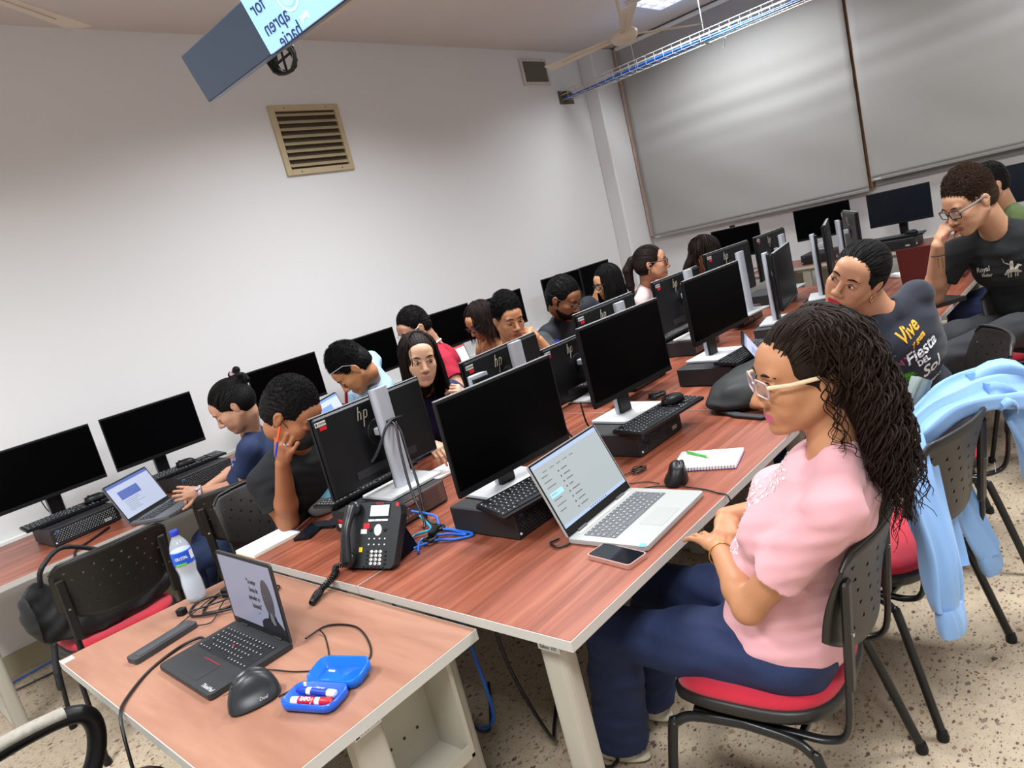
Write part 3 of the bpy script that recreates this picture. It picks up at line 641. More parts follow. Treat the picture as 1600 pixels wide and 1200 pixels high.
def make_chair():
    t = thing('stacking_chair', '', 'chair', (0, 0, 0))
    zs = .43
    # shell and cushion outline
    def outline(k):
        P = []
        for i in range(48):
            a = 2 * PI * i / 48; c, s_ = math.cos(a), math.sin(a)
            P.append((k * .235 * math.copysign(abs(c) ** .62, c) * (1 + .04 * s_), k * .215 * math.copysign(abs(s_) ** .62, s_)))
        return P
    o = outline(1); b = MB(); vs = []; fs = []; n = 48
    for (k, z) in ((.94, zs - .035), (1, zs - .02), (1, zs), (.97, zs + .006)): vs += [(x * k, y * k, z - .03 * max(0, (y - .1) / .12) ** 2 * (1 if y > .1 else 0) + .012 * (x / .23) ** 2) for x, y in o]
    for i in range(3): fs += [(i * n + j, i * n + (j + 1) % n, (i + 1) * n + (j + 1) % n, (i + 1) * n + j) for j in range(n)]
    fs += [list(range(n))[::-1], list(range(3 * n, 4 * n))]
    b.add(vs, fs, 0, True); b.build('seat_shell', m_chair, t)
    b = MB(); vs = []; fs = []
    for (k, z) in ((.955, zs + .003), (.96, zs + .016), (.93, zs + .03), (.8, zs + .036), (.4, zs + .036)): vs += [(x * k, y * k, z - .03 * max(0, (y * k - .1) / .12) ** 2 * (1 if y * k > .1 else 0) + .012 * (x * k / .23) ** 2) for x, y in o]
    for i in range(4): fs += [(i * n + j, i * n + (j + 1) % n, (i + 1) * n + (j + 1) % n, (i + 1) * n + j) for j in range(n)]
    fs += [list(range(n))[::-1], list(range(4 * n, 5 * n))]
    b.add(vs, fs, 0, True); b.build('seat_cushion', m_red, t)
    for s_ in (-1, 1):
        for q, nm in ((1, 'leg'), (-1, 'leg')):
            P = [(s_ * (.265 if q > 0 else .27), q * (.235 if q > 0 else .27), .012), (s_ * .24, q * .185, zs - .10), (s_ * .235, q * .165, zs - .065), (s_ * .225, q * .12, zs - .048), (s_ * .215, q * .0, zs - .044)]
            l = MB().tube(smooth_path(P, 5), .0135, 10, fl=.75); l.build(nm, m_frame, t)
            MB().lathe([(.016, 0), (.017, .012), (.013, .03)], 12).build('foot_cap', m_blk, t, P[0][:2] + (0,))
        P = [(s_ * .2, .13, zs - .045), (s_ * .2, -.1, zs - .047), (s_ * .205, -.2, zs - .04), (s_ * .208, -.245, zs), (s_ * .208, -.262, zs + .12)]
        MB().tube(smooth_path(P, 5), .012, 8, fl=.7).build('side_bracket', m_frame, t)
        up = MB(); M = T3((s_ * .2, -.262, zs + .10)) @ RX(.10); up.box((0, 0, .135), (.036, .018, .27), r=.006, M=M); up.build('back_upright', m_chair, t)
        MB().cyl((s_ * .2, -.286, zs + .24), .005, .004, 10, axis='y').build('screw', m_chrome, t)
    MB().tube([(-.22, .12, zs - .06), (.22, .12, zs - .06)], .01, 8).tube([(-.22, -.13, zs - .06), (.22, -.13, zs - .06)], .01, 8).build('cross_bar', m_frame, t)
    bk = backrest_mesh().build('backrest', m_chair, t, (0, -.262, zs + .15), weld=True)
    so = bk.modifiers.new('s', 'SOLIDIFY'); so.thickness = .007; so.offset = -1
    MB().tube(smooth_path([((u - .5) * .46, .055 * (abs(2 * u - 1) ** 2) - .035 - .012 - .036 + .002, (.285) - .012 * abs(2 * u - 1) ** 3 - (.03 * max(0, abs(2 * u - 1) - .86) / .14)) for u in np.linspace(0.01, .99, 15)], 2), .0065, 8).build('back_rim', m_chair, t, (0, -.262, zs + .15))
    return t
CH = make_chair(); FIRSTC = [True]
def chair(label, x, y, yaw, group='perforated stacking chairs with red seats'):
    if FIRSTC[0]: FIRSTC[0] = False; CH['label'] = label; CH['group'] = group; CH.location = (x, y, 0); CH.rotation_euler = (0, 0, D2(yaw)); return CH
    return dup(CH, (x, y, 0), D2(yaw), label, group)
chair('black perforated chair with red seat under the woman in the pink shirt', .50, -.20, 4)
chair('empty black perforated chair with the light blue hoodie over its back', 1.17, -.27, -10)
chair('black perforated chair behind the woman in the navy printed shirt', 1.98, -.24, 22)
chair('black perforated chair with red seat at the right edge, facing the camera', 2.80, -.68, 118)
chair('black chair with red seat under the man in the black shirt', 3.52, -.42, 60)
chair('black perforated chair with the black bag hanging, lower left', -.27, 2.50, 0)
chair('black perforated chair behind the woman in navy scrubs', .46, 2.55, -20)
chair('black chair behind the man wearing a black mask', .37, 1.86, 176)
for nm, x, y, yaw in (('black chair of the man in the striped blue shirt', 1.38, 2.54, -10), ('black chair of the long-haired woman who looks at the camera', 1.2, 1.93, 176), ('black chair of the curly-haired man resting his chin', 2.07, 1.93, 180), ('black chair of the man in the red shirt', 2.06, 2.58, 0),
                      ('black chair of the bearded man', 2.75, 1.93, 180), ('black chair of the ponytailed woman', 3.43, 1.93, 180), ('black chair of the man in green', 4.45, -.55, 20), ('black chair of the bare-shouldered woman in glasses', 2.56, 2.58, 0), ('black chair of the person in the dark jacket', 3.08, 2.58, 0), ('black chair of the woman in the orange top', 3.66, 2.56, 0)):
    chair(nm, x, y, yaw, 'chairs hidden among the people')
# office chair
t = thing('office_chair', 'black office chair with worn grey armrest, cut by the lower left corner', 'chair', (-1.0, 1.02, 0), -PI / 2)
m_worn = mat('worn_arm', '8C877C', .75, vary=.35, vscale=60)
for s_ in (-1, 1):
    ol = smooth_path([(s_ * .27, -.16, .60), (s_ * .27, -.05, .655), (s_ * .27, .13, .675), (s_ * .27, .285, .66), (s_ * .27, .325, .60), (s_ * .265, .29, .50), (s_ * .255, .2, .43), (s_ * .25, .05, .42), (s_ * .255, -.1, .48)], 5, True)
    MB().tube(ol, .026, 12, closed=True, fl=1.0).build('armrest', m_blk, t)
    MB().tube(smooth_path([(s_ * .27, -.15, .612), (s_ * .27, -.05, .668), (s_ * .27, .13, .688), (s_ * .27, .27, .676)], 6), .026, 10, fl=.7).build('arm_pad', m_worn, t)
st = MB(); st.prism(rrect(.50, .48, .09, 6), .43, .50); st.build('seat', mat('office_fabric', '0E0E10', .9, bump=.3, bscale=900), t, bev=.02)
MB().prism(rrect(.46, .5, .1, 6), -.03, .03, M=T3((0, -.27, .82)) @ RX(PI / 2 - .1)).build('backrest', MATS['office_fabric'], t, bev=.015)
MB().box((0, -.27, .52), (.08, .03, .2)).build('back_bracket', m_blk, t)
MB().cyl((0, 0, .27), .03, .34, 14).build('gas_column', m_blk, t)
for k in range(5):
    a = k * 2 * PI / 5 + .4
    MB().tube([(0, 0, .11), (.29 * math.cos(a), .29 * math.sin(a), .075)], [.028, .018], 8).build('base_arm', m_blk, t)
    MB().cyl((.29 * math.cos(a), .29 * math.sin(a), .03), .03, .03, 14, axis='x').build('caster', m_blk, t)
# ------------------------------------------------------------ laptops
LROWS = [[1] * 15, [1] * 13 + [2], [1.5] + [1] * 12 + [1.5], [1.8] + [1] * 11 + [2.2], [2.3] + [1] * 10 + [2.7], [1, 1, 1, 1, 5.5, 1, 1, 1, 1, 1, 1]]
def laptop(name, label, loc, yaw, W, D, lidL, ang, m_body, m_key_, m_lid, rowsW=.86, th=.016, bezel=.009, chin=.02, scr=None, keys=True, back=None):
    """local: user at -y, hinge at +y; ang = lid opening from the base plane"""
    t = thing(name, label, 'laptop', loc, D2(yaw))
    b = MB(); b.prism(rrect(W, D, .012), .003, th * .75); b.box((0, 0, .0015), (W * .8, D * .7, .003)); bo = b.build('base', m_body, t)
    MB().prism(rrect(W - .002, D - .002, .012), th * .75, th).build('palm_rest', m_body, t)
    if keys:
        k = MB(); lg = MB(); key_grid(k, W * rowsW, D * .42, LROWS, th + .0002, .0018, .0024, lg, y0=D * .14); k.build('keys', m_key_, t); lg.build('key_legends', m_legend, t)
        MB().prism(rrect(W * .32, D * .28, .004), th, th + .0006, M=T3((-.0, -D * .29, 0))).build('touchpad', back or m_body, t)
    M = T3((0, D / 2 - .008, th - .001)) @ RX(D2(ang))   # local lid: x width, -y ... pointing up from hinge
    # lid plane: starts at hinge, extends along rotated -y (closed direction towards user)
    L = lidL
    lo = MB().prism(rrect(W, L, .01), -.003, .003, M=M @ T3((0, L / 2, -.003))).build('lid', m_lid, t)
    sw, sh = W - 2 * bezel, L - bezel - chin
    S = M @ T3((0, chin + sh / 2, .0004))
    MB().add([(-W / 2 + .003, -sh / 2 - chin + .004, 0), (W / 2 - .003, -sh / 2 - chin + .004, 0), (W / 2 - .003, sh / 2 + bezel - .003, 0), (-W / 2 + .003, sh / 2 + bezel - .003, 0)], [(0, 1, 2, 3)], M=S).build('screen_bezel', m_blk, lo)
    if scr: scr(lo, S @ T3((0, 0, .0006)), sw, sh)
    MB().cyl((-W * .3, D / 2 - .006, th), .006, W * .12, 10, axis='x').cyl((W * .3, D / 2 - .006, th), .006, W * .12, 10, axis='x').build('hinge', m_key_, t)
    return t, lo
def Q(x0, x1, y0, y1): return [(x0, y0, 0), (x1, y0, 0), (x1, y1, 0), (x0, y1, 0)]
def emis(name, c, e=1.0): return mat('lit_' + name, c, .35, emit=e, spec=.3)
def scr_quote(p, M, w_, h_):
    MB().add(Q(-w_ / 2, w_ / 2, -h_ / 2, h_ / 2), [(0, 1, 2, 3)], M=M).build('screen', emis('greyblue', '6E7080', .55), p)
    b = MB(); t2 = MB(); e = M @ T3((0, 0, .0003)); cx = w_ * .315; cy = -h_ * .02
    for i, s_ in enumerate(('"La mejor', 'forma de', 'aprender es', 'haciendo"')): text_geo(t2, s_, .018, e @ T3((w_ * .165, h_ * (.19 - i * .125), 0)) @ Matrix.Diagonal((.78, 1.25, 1, 1)), align='RIGHT')
    t2.add(Q(w_ * .06, w_ * .11, -h_ * .295, -h_ * .285), [(0, 1, 2, 3)], M=e)
    t2.build('quote_text', emis('darktext', '26262E', .2), p)
    # plain generic silhouette of a person in a dark turtleneck, hand to chin
    sh = [(cx - .075, -h_ / 2), (cx - .07, -h_ * .40), (cx - .05, -h_ * .345), (cx - .022, -h_ * .31), (cx - .016, -h_ * .24), (cx + .026, -h_ * .24), (cx + .03, -h_ * .31), (cx + .045, -h_ * .36), (w_ / 2, -h_ * .42), (w_ / 2, -h_ / 2)]
    MB().add([(x, y, .0003) for x, y in sh], [list(range(len(sh)))[::-1]], M=M).build('figure_torso', emis('figuredark', '1B1B20', .15), p)
    he = [(cx + .004 + .031 * math.cos(a) * (1 - .22 * max(0, -math.sin(a))), h_ * -.02 + .062 * math.sin(a)) for a in np.linspace(0, 2 * PI, 33)[:-1]]
    MB().add([(x, y, .0005) for x, y in he], [list(range(32))], M=M).build('figure_head', emis('figuregrey', '3A3A40', .25), p)
    hd = [(cx + .005, -h_ * .40), (cx - .008, -h_ * .33), (cx - .004, -h_ * .24), (cx + .006, -h_ * .2), (cx + .012, -h_ * .28), (cx + .018, -h_ * .38)]
    MB().add([(x, y, .0007) for x, y in hd], [list(range(6))[::-1]], M=M).build('figure_hand', emis('figurehand', '5A5A60', .4), p)
def scr_list(p, M, w_, h_):
    MB().add(Q(-w_ / 2, w_ / 2, -h_ / 2, h_ / 2), [(0, 1, 2, 3)], M=M).build('screen', emis('paleblue', '8A9294', .45), p)
    e = M @ T3((0, 0, .0003)); b = MB(); b.add(Q(-w_ / 2, w_ / 2, h_ * .44, h_ / 2), [(0, 1, 2, 3)], M=e); b.build('title_bar', emis('barblue', '8C9CB4', .5), p); MB().add(Q(-w_ / 2, w_ / 2, -h_ / 2, -h_ * .45), [(0, 1, 2, 3)], M=e).build('task_bar', MATS['lit_barblue'], p)
    MB().add(Q(-w_ * .46, -w_ * .28, -.05 * h_, .03 * h_), [(0, 1, 2, 3)], M=e).build('selected_row', emis('selblue', '86B4D0', .6), p)
    d = MB()
    for i in range(8):
        yy = h_ * (.24 - i * .085); d.add([(-w_ * .22 + .003 * math.cos(a), yy + .003 * math.sin(a), .0002) for a in np.linspace(0, 2 * PI, 11)[:-1]], [list(range(10))], M=e)
        L = random.uniform(.05, .12); d.add(Q(-w_ * .18, -w_ * .18 + w_ * L, yy - .0012, yy + .0012), [(0, 1, 2, 3)], M=e)
    for i in range(7): yy = h_ * (.28 - i * .085 - (.03 if i > 2 else 0)); d.add(Q(-w_ * .45, -w_ * (.36 - .02 * (i % 3)), yy - .001, yy + .001), [(0, 1, 2, 3)], M=e)
    for i in range(5): d.add(Q(-w_ * .4 + i * w_ * .1, -w_ * .34 + i * w_ * .1, h_ * .34, h_ * .348), [(0, 1, 2, 3)], M=e)
    for i in range(8): d.add(Q(-w_ * .1 + i * w_ * .035, -w_ * .085 + i * w_ * .035, -h_ * .485, -h_ * .465), [(0, 1, 2, 3)], M=e)
    d.build('list_marks', emis('greytext', '3F4448', .2), p)
def scr_mail(bgc, accent):
    def f(p, M, w_, h_):
        MB().add(Q(-w_ / 2, w_ / 2, -h_ / 2, h_ / 2), [(0, 1, 2, 3)], M=M).build('screen', emis('bg' + bgc, bgc, .65), p)
        e = M @ T3((0, 0, .0003)); b = MB(); b.add(Q(-w_ / 2, w_ / 2, h_ * .42, h_ / 2), [(0, 1, 2, 3)], M=e); b.build('title_bar', emis('ac' + accent, accent, .5), p); b = MB(); b.add(Q(-w_ * .35, w_ * .12, h_ * .0, h_ * .25), [(0, 1, 2, 3)], M=e); b.build('page_banner', emis('ac' + accent, accent, .5), p)
        d = MB()
        for i in range(7): d.add(Q(-w_ * .33, w_ * random.uniform(-.1, .2), -h_ * (.06 + i * .05), -h_ * (.05 + i * .05)), [(0, 1, 2, 3)], M=e)
        d.build('page_lines', emis('pl', '5C6474', .3), p)
    return f
m_tp = mat('laptop_graphite', '2A2B2D', .45); m_tpk = mat('laptop_key', '17181A', .5)
m_sv = mat('laptop_silver', 'A6A8A6', .38, metal=.25); m_svk = mat('laptop_key_grey', '55575B', .5)
t, lo = laptop('laptop', 'black laptop with a quote on its grey screen on the foreground desk', (-.388, .957, .71), -90.5, .345, .246, .235, 107 - 20, m_tp, m_tpk, m_tp, scr=scr_quote, bezel=.01, chin=.022)
r_ = MB(); r_.cyl((-.01, .034, .0185), .004, .004, 10); r_.build('pointing_stick', mat('stick_red', 'B0202A', .6), t)
MB().box((0.0, -.036, .0168), (.1, .003, .0012)).build('click_buttons', mat('button_red', '8E2030', .5), t)
ik = MB(); text_geo(ik, 'ThinkPad', .017, T3((.125, -.105, .0164)), shear=.2); ik.build('palm_logo', m_legend, t)
t, lo = laptop('laptop', 'silver laptop with a pale list on screen at the desk edge', (.6, .190, .74), 2.5, .375, .27, .248, 68, m_sv, m_svk, m_sv, rowsW=.84, scr=scr_list, chin=.03, back=mat('touchpad_silver', 'A0A2A0', .4, metal=.25))
MB().box((.15 - .33, -.118, .0166), (.02, .018, .0006)).build('blue_sticker', mat('sticker_blue', '5FA8CC', .5), t)
MB().box((0, .112, .0172), (.3, .012, .003)).build('hinge_strip', mat('strip_silver', 'C8C5BE', .35), t)
laptop('laptop', 'grey laptop open before the woman in navy scrubs, bluish page', (.20, 2.835, .74), 33, .33, .23, .225, 68, mat('laptop_darkgrey', '5A5C60', .4), m_tpk, mat('laptop_darkgrey2', '5A5C60', .4), scr=scr_mail('8F96A8', '45558C'), chin=.025)
laptop('laptop', 'laptop with white page behind the masked man\'s head', (1.48, 2.93, .74), 30, .34, .23, .22, 75, m_tp, m_tpk, m_tp, scr=scr_mail('A7B0C4', '6D8CC0'), chin=.02)
laptop('laptop', 'laptop with a red-topped white page beside the red-shirted man', (2.62, 2.95, .74), 5, .36, .24, .23, 75, m_tp, m_tpk, m_tp, scr=scr_mail('D6D2D0', 'D84A4A'), chin=.02)
laptop('laptop', 'laptop with pale blue page behind the curly-haired man', (3.42, 2.95, .74), 20, .34, .24, .23, 75, m_tp, m_tpk, m_tp, scr=scr_mail('A8BCD0', '7BA6C8'), chin=.02)
t, lo = laptop('laptop', 'tablet-like laptop with white sticker between the backpack and curly hair', (2.16, .27, .745), 24, .34, .22, .225, 60, m_blk, m_tpk, m_blk, scr=scr_mail('9FA0B8', '8088A8'), chin=.012, bezel=.018)
m_rl = mat('laptop_red', '54221F', .4, metal=.2)
laptop('laptop', 'dark red laptop seen from behind in front of the man in black', (4.30, .12, .74), -80 + 180 - 10, .36, .24, .235, 78, m_rl, m_tpk, m_rl, scr=scr_mail('A0A0A8', '8088A8'))
# ------------------------------------------------------------ telephone
t = thing('desk_phone', 'black office telephone with small lit display on the wall-side desk', 'telephone', (.10, .885, .74), D2(-76))
m_ph = mat('phone_body', '1E2023', .5, bump=.05, bscale=600)
TM = T3((0, -.02, .012)) @ RX(D2(58))        # slab leaning: local plane x width, y up the face, z out of face
sl = MB(); P = [(-.105, 0), (.085, 0), (.098, .012), (.103, .06), (.112, .17), (.105, .2), (.09, .21), (-.1, .21), (-.112, .195), (-.108, .16), (-.112, .05), (-.115, .01)]
sl.prism(P, -.03, .0, M=TM); sl.build('body', m_ph, t, bev=.004)
h = MB(); hp = [(-.075, .018, .03), (-.075, .05, .036), (-.078, .11, .043), (-.078, .16, .036), (-.076, .195, .03)]
h.tube(smooth_path(hp, 5), [.017 + .006 * abs(math.cos(PI * i / 20)) ** 2 for i in range(21)], 12, M=TM, fl=.7)
h.ell((-.075, .025, .018), (.026, .026, .02), M=TM); h.ell((-.076, .188, .018), (.026, .026, .018), M=TM); ho = h.build('handset', mat('handset_black', '1C1D20', .3), t)
MB().add([(-.018, .165, .0012), (.06, .165, .0012), (.062, .2, .0012), (-.016, .2, .0012)], [(0, 1, 2, 3)], M=TM).build('display', mat('phone_display', 'A9CFE0', .3, emit=.75), t)
MB().add([(-.022, .158, .0008), (.066, .158, .0008), (.068, .205, .0008), (-.018, .205, .0008)], [(0, 1, 2, 3)], M=TM).build('display_frame', m_blk, t)
k = MB()
for i in range(3): k.box((-.008 + i * .028, .151, .002), (.025, .006, .003), M=TM)
k.ell((.022, .120, .001), (.016, .019, .004), M=TM)
for r_ in range(4):
    for c in range(3): k.ell((.004 + c * .018, .052 - r_ * .0125, .001), (.0068, .0053, .003), 12, 6, M=TM)
for c in range(4):
    k.ell((-.012 + c * .022, .0925, .001), (.0035, .003, .002), 8, 4, M=TM); k.ell((-.012 + c * .022, .074, .001), (.0035, .003, .002), 8, 4, M=TM)
k.build('white_keys', m_white, t)
n_ = MB()
for r_ in range(4):
    for c in range(3): text_geo(n_, '123456789*0#'[r_ * 3 + c], .008, TM @ T3((.004 + c * .018, .052 - r_ * .0125, .0043)))
n_.build('key_digits', m_ink, t)
k = MB()
for r_ in range(4): k.ell((-.014, .052 - r_ * .0125, .001), (.004, .003, .003), 8, 4, M=TM); k.ell((.061, .052 - r_ * .0125, .001), (.005, .004, .003), 8, 4, M=TM)
for c in range(6): k.ell((-.025 + c * .016, .004, .001), (.005, .003, .003), 8, 4, M=TM)
k.ell((-.008, .12, .001), (.006, .006, .003), 8, 4, M=TM); k.ell((.052, .12, .001), (.006, .006, .003), 8, 4, M=TM)
k.build('dark_keys', m_blk, t)
MB().box((-.028, .134, .001), (.026, .017, .001), M=TM).box((.095, .20, .001), (.012, .012, .001), M=TM).build('red_sticker', m_redlabel, t)
MB().box((-.038, .116, .001), (.026, .015, .001), M=TM).build('asset_sticker', m_label, t)
MB().box((-.044, .058, .0012), (.014, .015, .001), M=TM).build('yellow_sticker', mat('yellow_label', 'E0C41E', .5), t)
b = MB(); text_geo(b, 'AVAYA', .01, TM @ T3((.02, .2055, .0006))); b.build('red_brand', mat('brand_red', 'C8202A', .5), t)
MB().prism([(.03, .0), (.15, .0), (.15, .006), (.10, .14), (.085, .14), (.03, .04)], -.07, .07, M=Matrix(((0, 0, 1, 0), (1, 0, 0, 0), (0, 1, 0, 0), (0, 0, 0, 1)))).build('stand', m_blk, t)
# coiled cord
def coil(P, R, turns, r):
    C_ = smooth_path(P, 12); n = len(C_); out = []; N_ = turns * 10
    for i in range(N_):
        s_ = i / (N_ - 1) * (n - 1); a = int(min(n - 2, s_)); p = C_[a].lerp(C_[a + 1], s_ - a); tn = (C_[a + 1] - C_[a]).normalized(); u = tn.orthogonal().normalized(); v = tn.cross(u)
        ref = Vector((0, 0, 1)); u = (ref - tn * ref.dot(tn)); u = u.normalized() if u.length > .1 else tn.orthogonal().normalized(); v = tn.cross(u)
        an = 2 * PI * i / 10; out.append(p + (u * math.cos(an) + v * math.sin(an)) * R)
    return out
cc = MB(); cc.tube(coil([(.075, .985, .752), (.04, 1.005, .762), (.01, .98, .755), (-.03, .99, .732), (-.07, .965, .725), (-.105, .95, .722)], .008, 34, .0022), .0021, 5)
cc.tube(coil([(-.105, .95, .722), (-.06, .985, .727), (-.02, .965, .745), (.03, .99, .757)], .008, 24, .0022), .0021, 5)
cc.tube(smooth_path([(.075, .985, .752), (.085, .965, .75), (.09, .95, .752)], 4), .002, 5)
tag(cc.build('coiled_cord', m_cable), 'black coiled telephone cord hanging from the phone onto the foreground desk', 'cord')
# ------------------------------------------------------------ small things
def cable(label, P, r=.0028, m_=None, name='cable', plug=None, group=None):
    b = MB().tube(smooth_path(P, 7), r, 7)
    return tag(b.build(name, m_ or m_cable), label, 'cable', group)
def vmouse(label, loc, yaw, m_, text=True, s=1.0):
    """upright ergonomic mouse: sloping fin"""
    t = thing('vertical_mouse', label, 'computer mouse', loc, D2(yaw)); b = MB(); n, k = 20, 12; vs = []
    for i in range(k + 1):
        f = i / k; z = .07 * f
        wx = .037 * (1 - .60 * f ** 1.6) + .002; wy = .058 * (1 - .42 * f ** 2.2); cx = .018 * f ** 1.4; cy = -.004 * f
        if i == k: wx *= .45; wy *= .8; z = .0705
        for j in range(n):
            a = 2 * PI * j / n; c, s_ = math.cos(a), math.sin(a)
            sx = math.copysign(abs(c) ** .75, c); sy = math.copysign(abs(s_) ** .85, s_)
            ind = 1 - .22 * math.exp(-((f - .45) / .25) ** 2) * max(0, -c)
            vs.append(((cx + wx * sx * ind) * s, (cy + wy * sy) * s, (z - .012 * f * (sy) ** 2) * s))
    fs = [(i * n + j, i * n + (j + 1) % n, (i + 1) * n + (j + 1) % n, (i + 1) * n + j) for i in range(k) for j in range(n)] + [list(range(n))[::-1], list(range(k * n, k * n + n))]
    b.add(vs, fs, 0, True); o = b.build('shell', m_, t); su = o.modifiers.new('s', 'SUBSURF'); su.levels = 1; su.render_levels = 2
    MB().cyl((-.0 + .012 * s - .0, .034 * s, .048 * s), .009 * s, .006, 14, axis='y').build('scroll_wheel', m_blk, t)
    MB().box((.0, .03 * s, .045 * s), (.0012, .05 * s, .0012), M=RY(0)).build('button_gap', m_ink, t)
    return t
m_vm = mat('mouse_soft_black', '1F2124', .38)
t = vmouse('large black upright mouse in front of the black laptop, wheel toward camera', (-.455, .655, .71), 70, m_vm, s=1.12)
tx_ = MB(); text_geo(tx_, 'Dual', .011, T3((-.0385, -.02, .02)) @ RZ(-PI / 2) @ RX(D2(72)), shear=.3); tx_.build('side_logo', m_legend, t)
vmouse('small black upright mouse beside the spiral notebook', (.885, .215, .74), -60, m_blk, s=1.08)
cable('black lead from the upright mouse passing behind the marker case', [(-.42, .60, .716), (-.37, .585, .714), (-.315, .57, .713), (-.25, .56, .713), (-.22, .50, .713), (-.17, .56, .713), (-.13, .68, .713), (-.16, .78, .714), (-.235, .775, .72)])
cable('thin black lead looping from the laptop side to the marker case', [(-.38, .775, .72), (-.36, .73, .716), (-.335, .66, .713), (-.30, .60, .713), (-.26, .62, .713), (-.2, .73, .713), (-.19, .77, .72)], .002)
cable('thick black cable curving over the near edge of the foreground desk', [(-.37, 1.135, .72), (-.375, 1.17, .72), (-.43, 1.19, .716), (-.53, 1.155, .714), (-.625, 1.06, .716), (-.66, 1.0, .712), (-.68, .95, .67), (-.70, .90, .55), (-.72, .82, .42), (-.70, .76, .3)], .0045)
# marker case and markers
m_case = mat('case_blue', '1557C8', .25, coat=.4, alpha=.93); m_lid = mat('case_lid_blue', '1F74E0', .22, trans=.35, coat=.4, ior=1.2)
CX, CY, CYAW = -.385, .483, -71
t = thing('pencil_case', 'open translucent blue marker case on the foreground desk', 'case', (CX, CY, .71), D2(CYAW))
def tray(mb, M, W=.085, L=.158, h_=.026, inner=.004):
    O = rrect(L, W, .026, 6); I = rrect(L - .008, W - .008, .023, 6); B = rrect(L - .016, W - .016, .02, 6); n = len(O)
    vs = [(x, y, 0) for x, y in B] + [(x, y, .010) for x, y in O] + [(x, y, h_) for x, y in O] + [(x, y, h_) for x, y in I] + [(x * .97, y * .97, inner) for x, y in B]
    fs = []
    for k in range(4): fs += [(k * n + j, k * n + (j + 1) % n, (k + 1) * n + (j + 1) % n, (k + 1) * n + j) for j in range(n)]
    fs += [list(range(n))[::-1], list(range(4 * n, 5 * n))]
    mb.add(vs, fs, 0, True, M); return mb
tray(MB(), Matrix()).build('case_base', m_case, t)
tray(MB(), T3((.008, .090, .002)) @ RX(D2(8)) @ T3((0, .0, 0)), h_=.03).build('case_lid', m_lid, t)
t['label'] = 'open blue plastic marker case, lid folded back, on the foreground desk'
def marker(label, loc, rot, mcol, mcap, txt, flip=False):
    t = thing('whiteboard_marker', label, 'marker', loc, rot=rot, group=None)
    MB().lathe([(.0035, -.058), (.0085, -.057), (.009, -.052), (.009, .028)], 18, M=RY(PI / 2)).build('barrel', m_white, t)
    MB().lathe([(.0092, -.036), (.0092, .014)], 18, M=RY(PI / 2)).build('colour_sleeve', mcol, t)
    MB().lathe([(.0098, .028), (.0098, .052), (.0085, .054), (.0065, .0545), (.0065, .062)], 18, M=RY(PI / 2)).build('cap', mcap, t)
    b = MB(); text_geo(b, txt, .012, T3((-.012, 0, .0094)) @ RZ(PI if flip else 0), bold=.0003); text_geo(b, 'dry erase', .004, T3((.007, -.004, .0092)) @ RZ(PI / 2)); b.build('print', m_white, t)
    return t
m_mr = mat('marker_red', 'C4141F', .4); m_mb = mat('marker_blue', '1438A0', .4)
a_ = D2(CYAW)
def inc(dx, dy, dz): return (CX + dx * math.cos(a_) - dy * math.sin(a_), CY + dx * math.sin(a_) + dy * math.cos(a_), .71 + dz)
marker('red whiteboard marker in the blue case', inc(.004, -.017, .018), (0, 0, a_ - .12 + PI * 0), m_mr, m_mr, 'EXPO').rotation_euler = (.5, 0, a_ + .03)
marker('blue and white whiteboard marker in the blue case', inc(.000, .010, .022), (0, 0, 0), m_mb, m_mb, 'E-34').rotation_euler = (.5, 0, a_ + PI - .05)
# bottle
t = thing('water_bottle', 'clear plastic water bottle with blue cap and blue label', 'bottle', (-.235, 1.50, .711))
prof = [(.020, .0), (.031, .004), (.034, .02), (.034, .05), (.0335, .07), (.0315, .085), (.0295, .10), (.031, .115), (.034, .13), (.0345, .145), (.034, .175), (.0345, .19), (.030, .21), (.021, .228), (.0135, .238), (.0125, .246), (.0125, .252)]
m_pet = mat('bottle_plastic', 'E4ECF4', .08, alpha=.28, spec=.8);
b = MB(); b.lathe([(r, z) for r, z in prof], 32); b.build('bottle_body', m_pet, t)
MB().lathe([(r * .93, z + .002) for r, z in prof[:12]], 32).build('water_fill', mat('water_milky', 'C4CFDA', .2, alpha=.72, spec=.4), t)
MB().lathe([(.0352, .143), (.0352, .190)], 40).build('label_band', mat('label_blue', '1B55C8', .4), t)
MB().lathe([(.0145, .245), (.0148, .262), (.013, .264), (.001, .264)], 20).build('cap', mat('cap_blue', '1D2F9C', .4), t)
b = MB()
for k, ch in enumerate('CRISTAL'): a = D2(214) + k * .17; text_geo(b, ch, .015, RZ(a) @ T3((.0357, 0, .168)) @ RZ(PI / 2) @ RX(PI / 2))
b.build('label_text', m_white, t)
b = MB(); vs = []; [vs.extend([(.0355 * math.cos(a), .0355 * math.sin(a), .143), (.0355 * math.cos(a), .0355 * math.sin(a), .151)]) for a in np.linspace(D2(200), D2(262), 12)]
b.add(vs, [(2 * i, 2 * i + 2, 2 * i + 3, 2 * i + 1) for i in range(11)]); b.build('green_stripe', mat('stripe_green', '5FB83C', .4), t)
b = MB(); vs = []; [vs.extend([(.0355 * math.cos(a), .0355 * math.sin(a), .155), (.0355 * math.cos(a), .0355 * math.sin(a), .186)]) for a in np.linspace(D2(292), D2(325), 8)]
b.add(vs, [(2 * i, 2 * i + 2, 2 * i + 3, 2 * i + 1) for i in range(7)]); b.build('nutrition_panel', m_label, t)
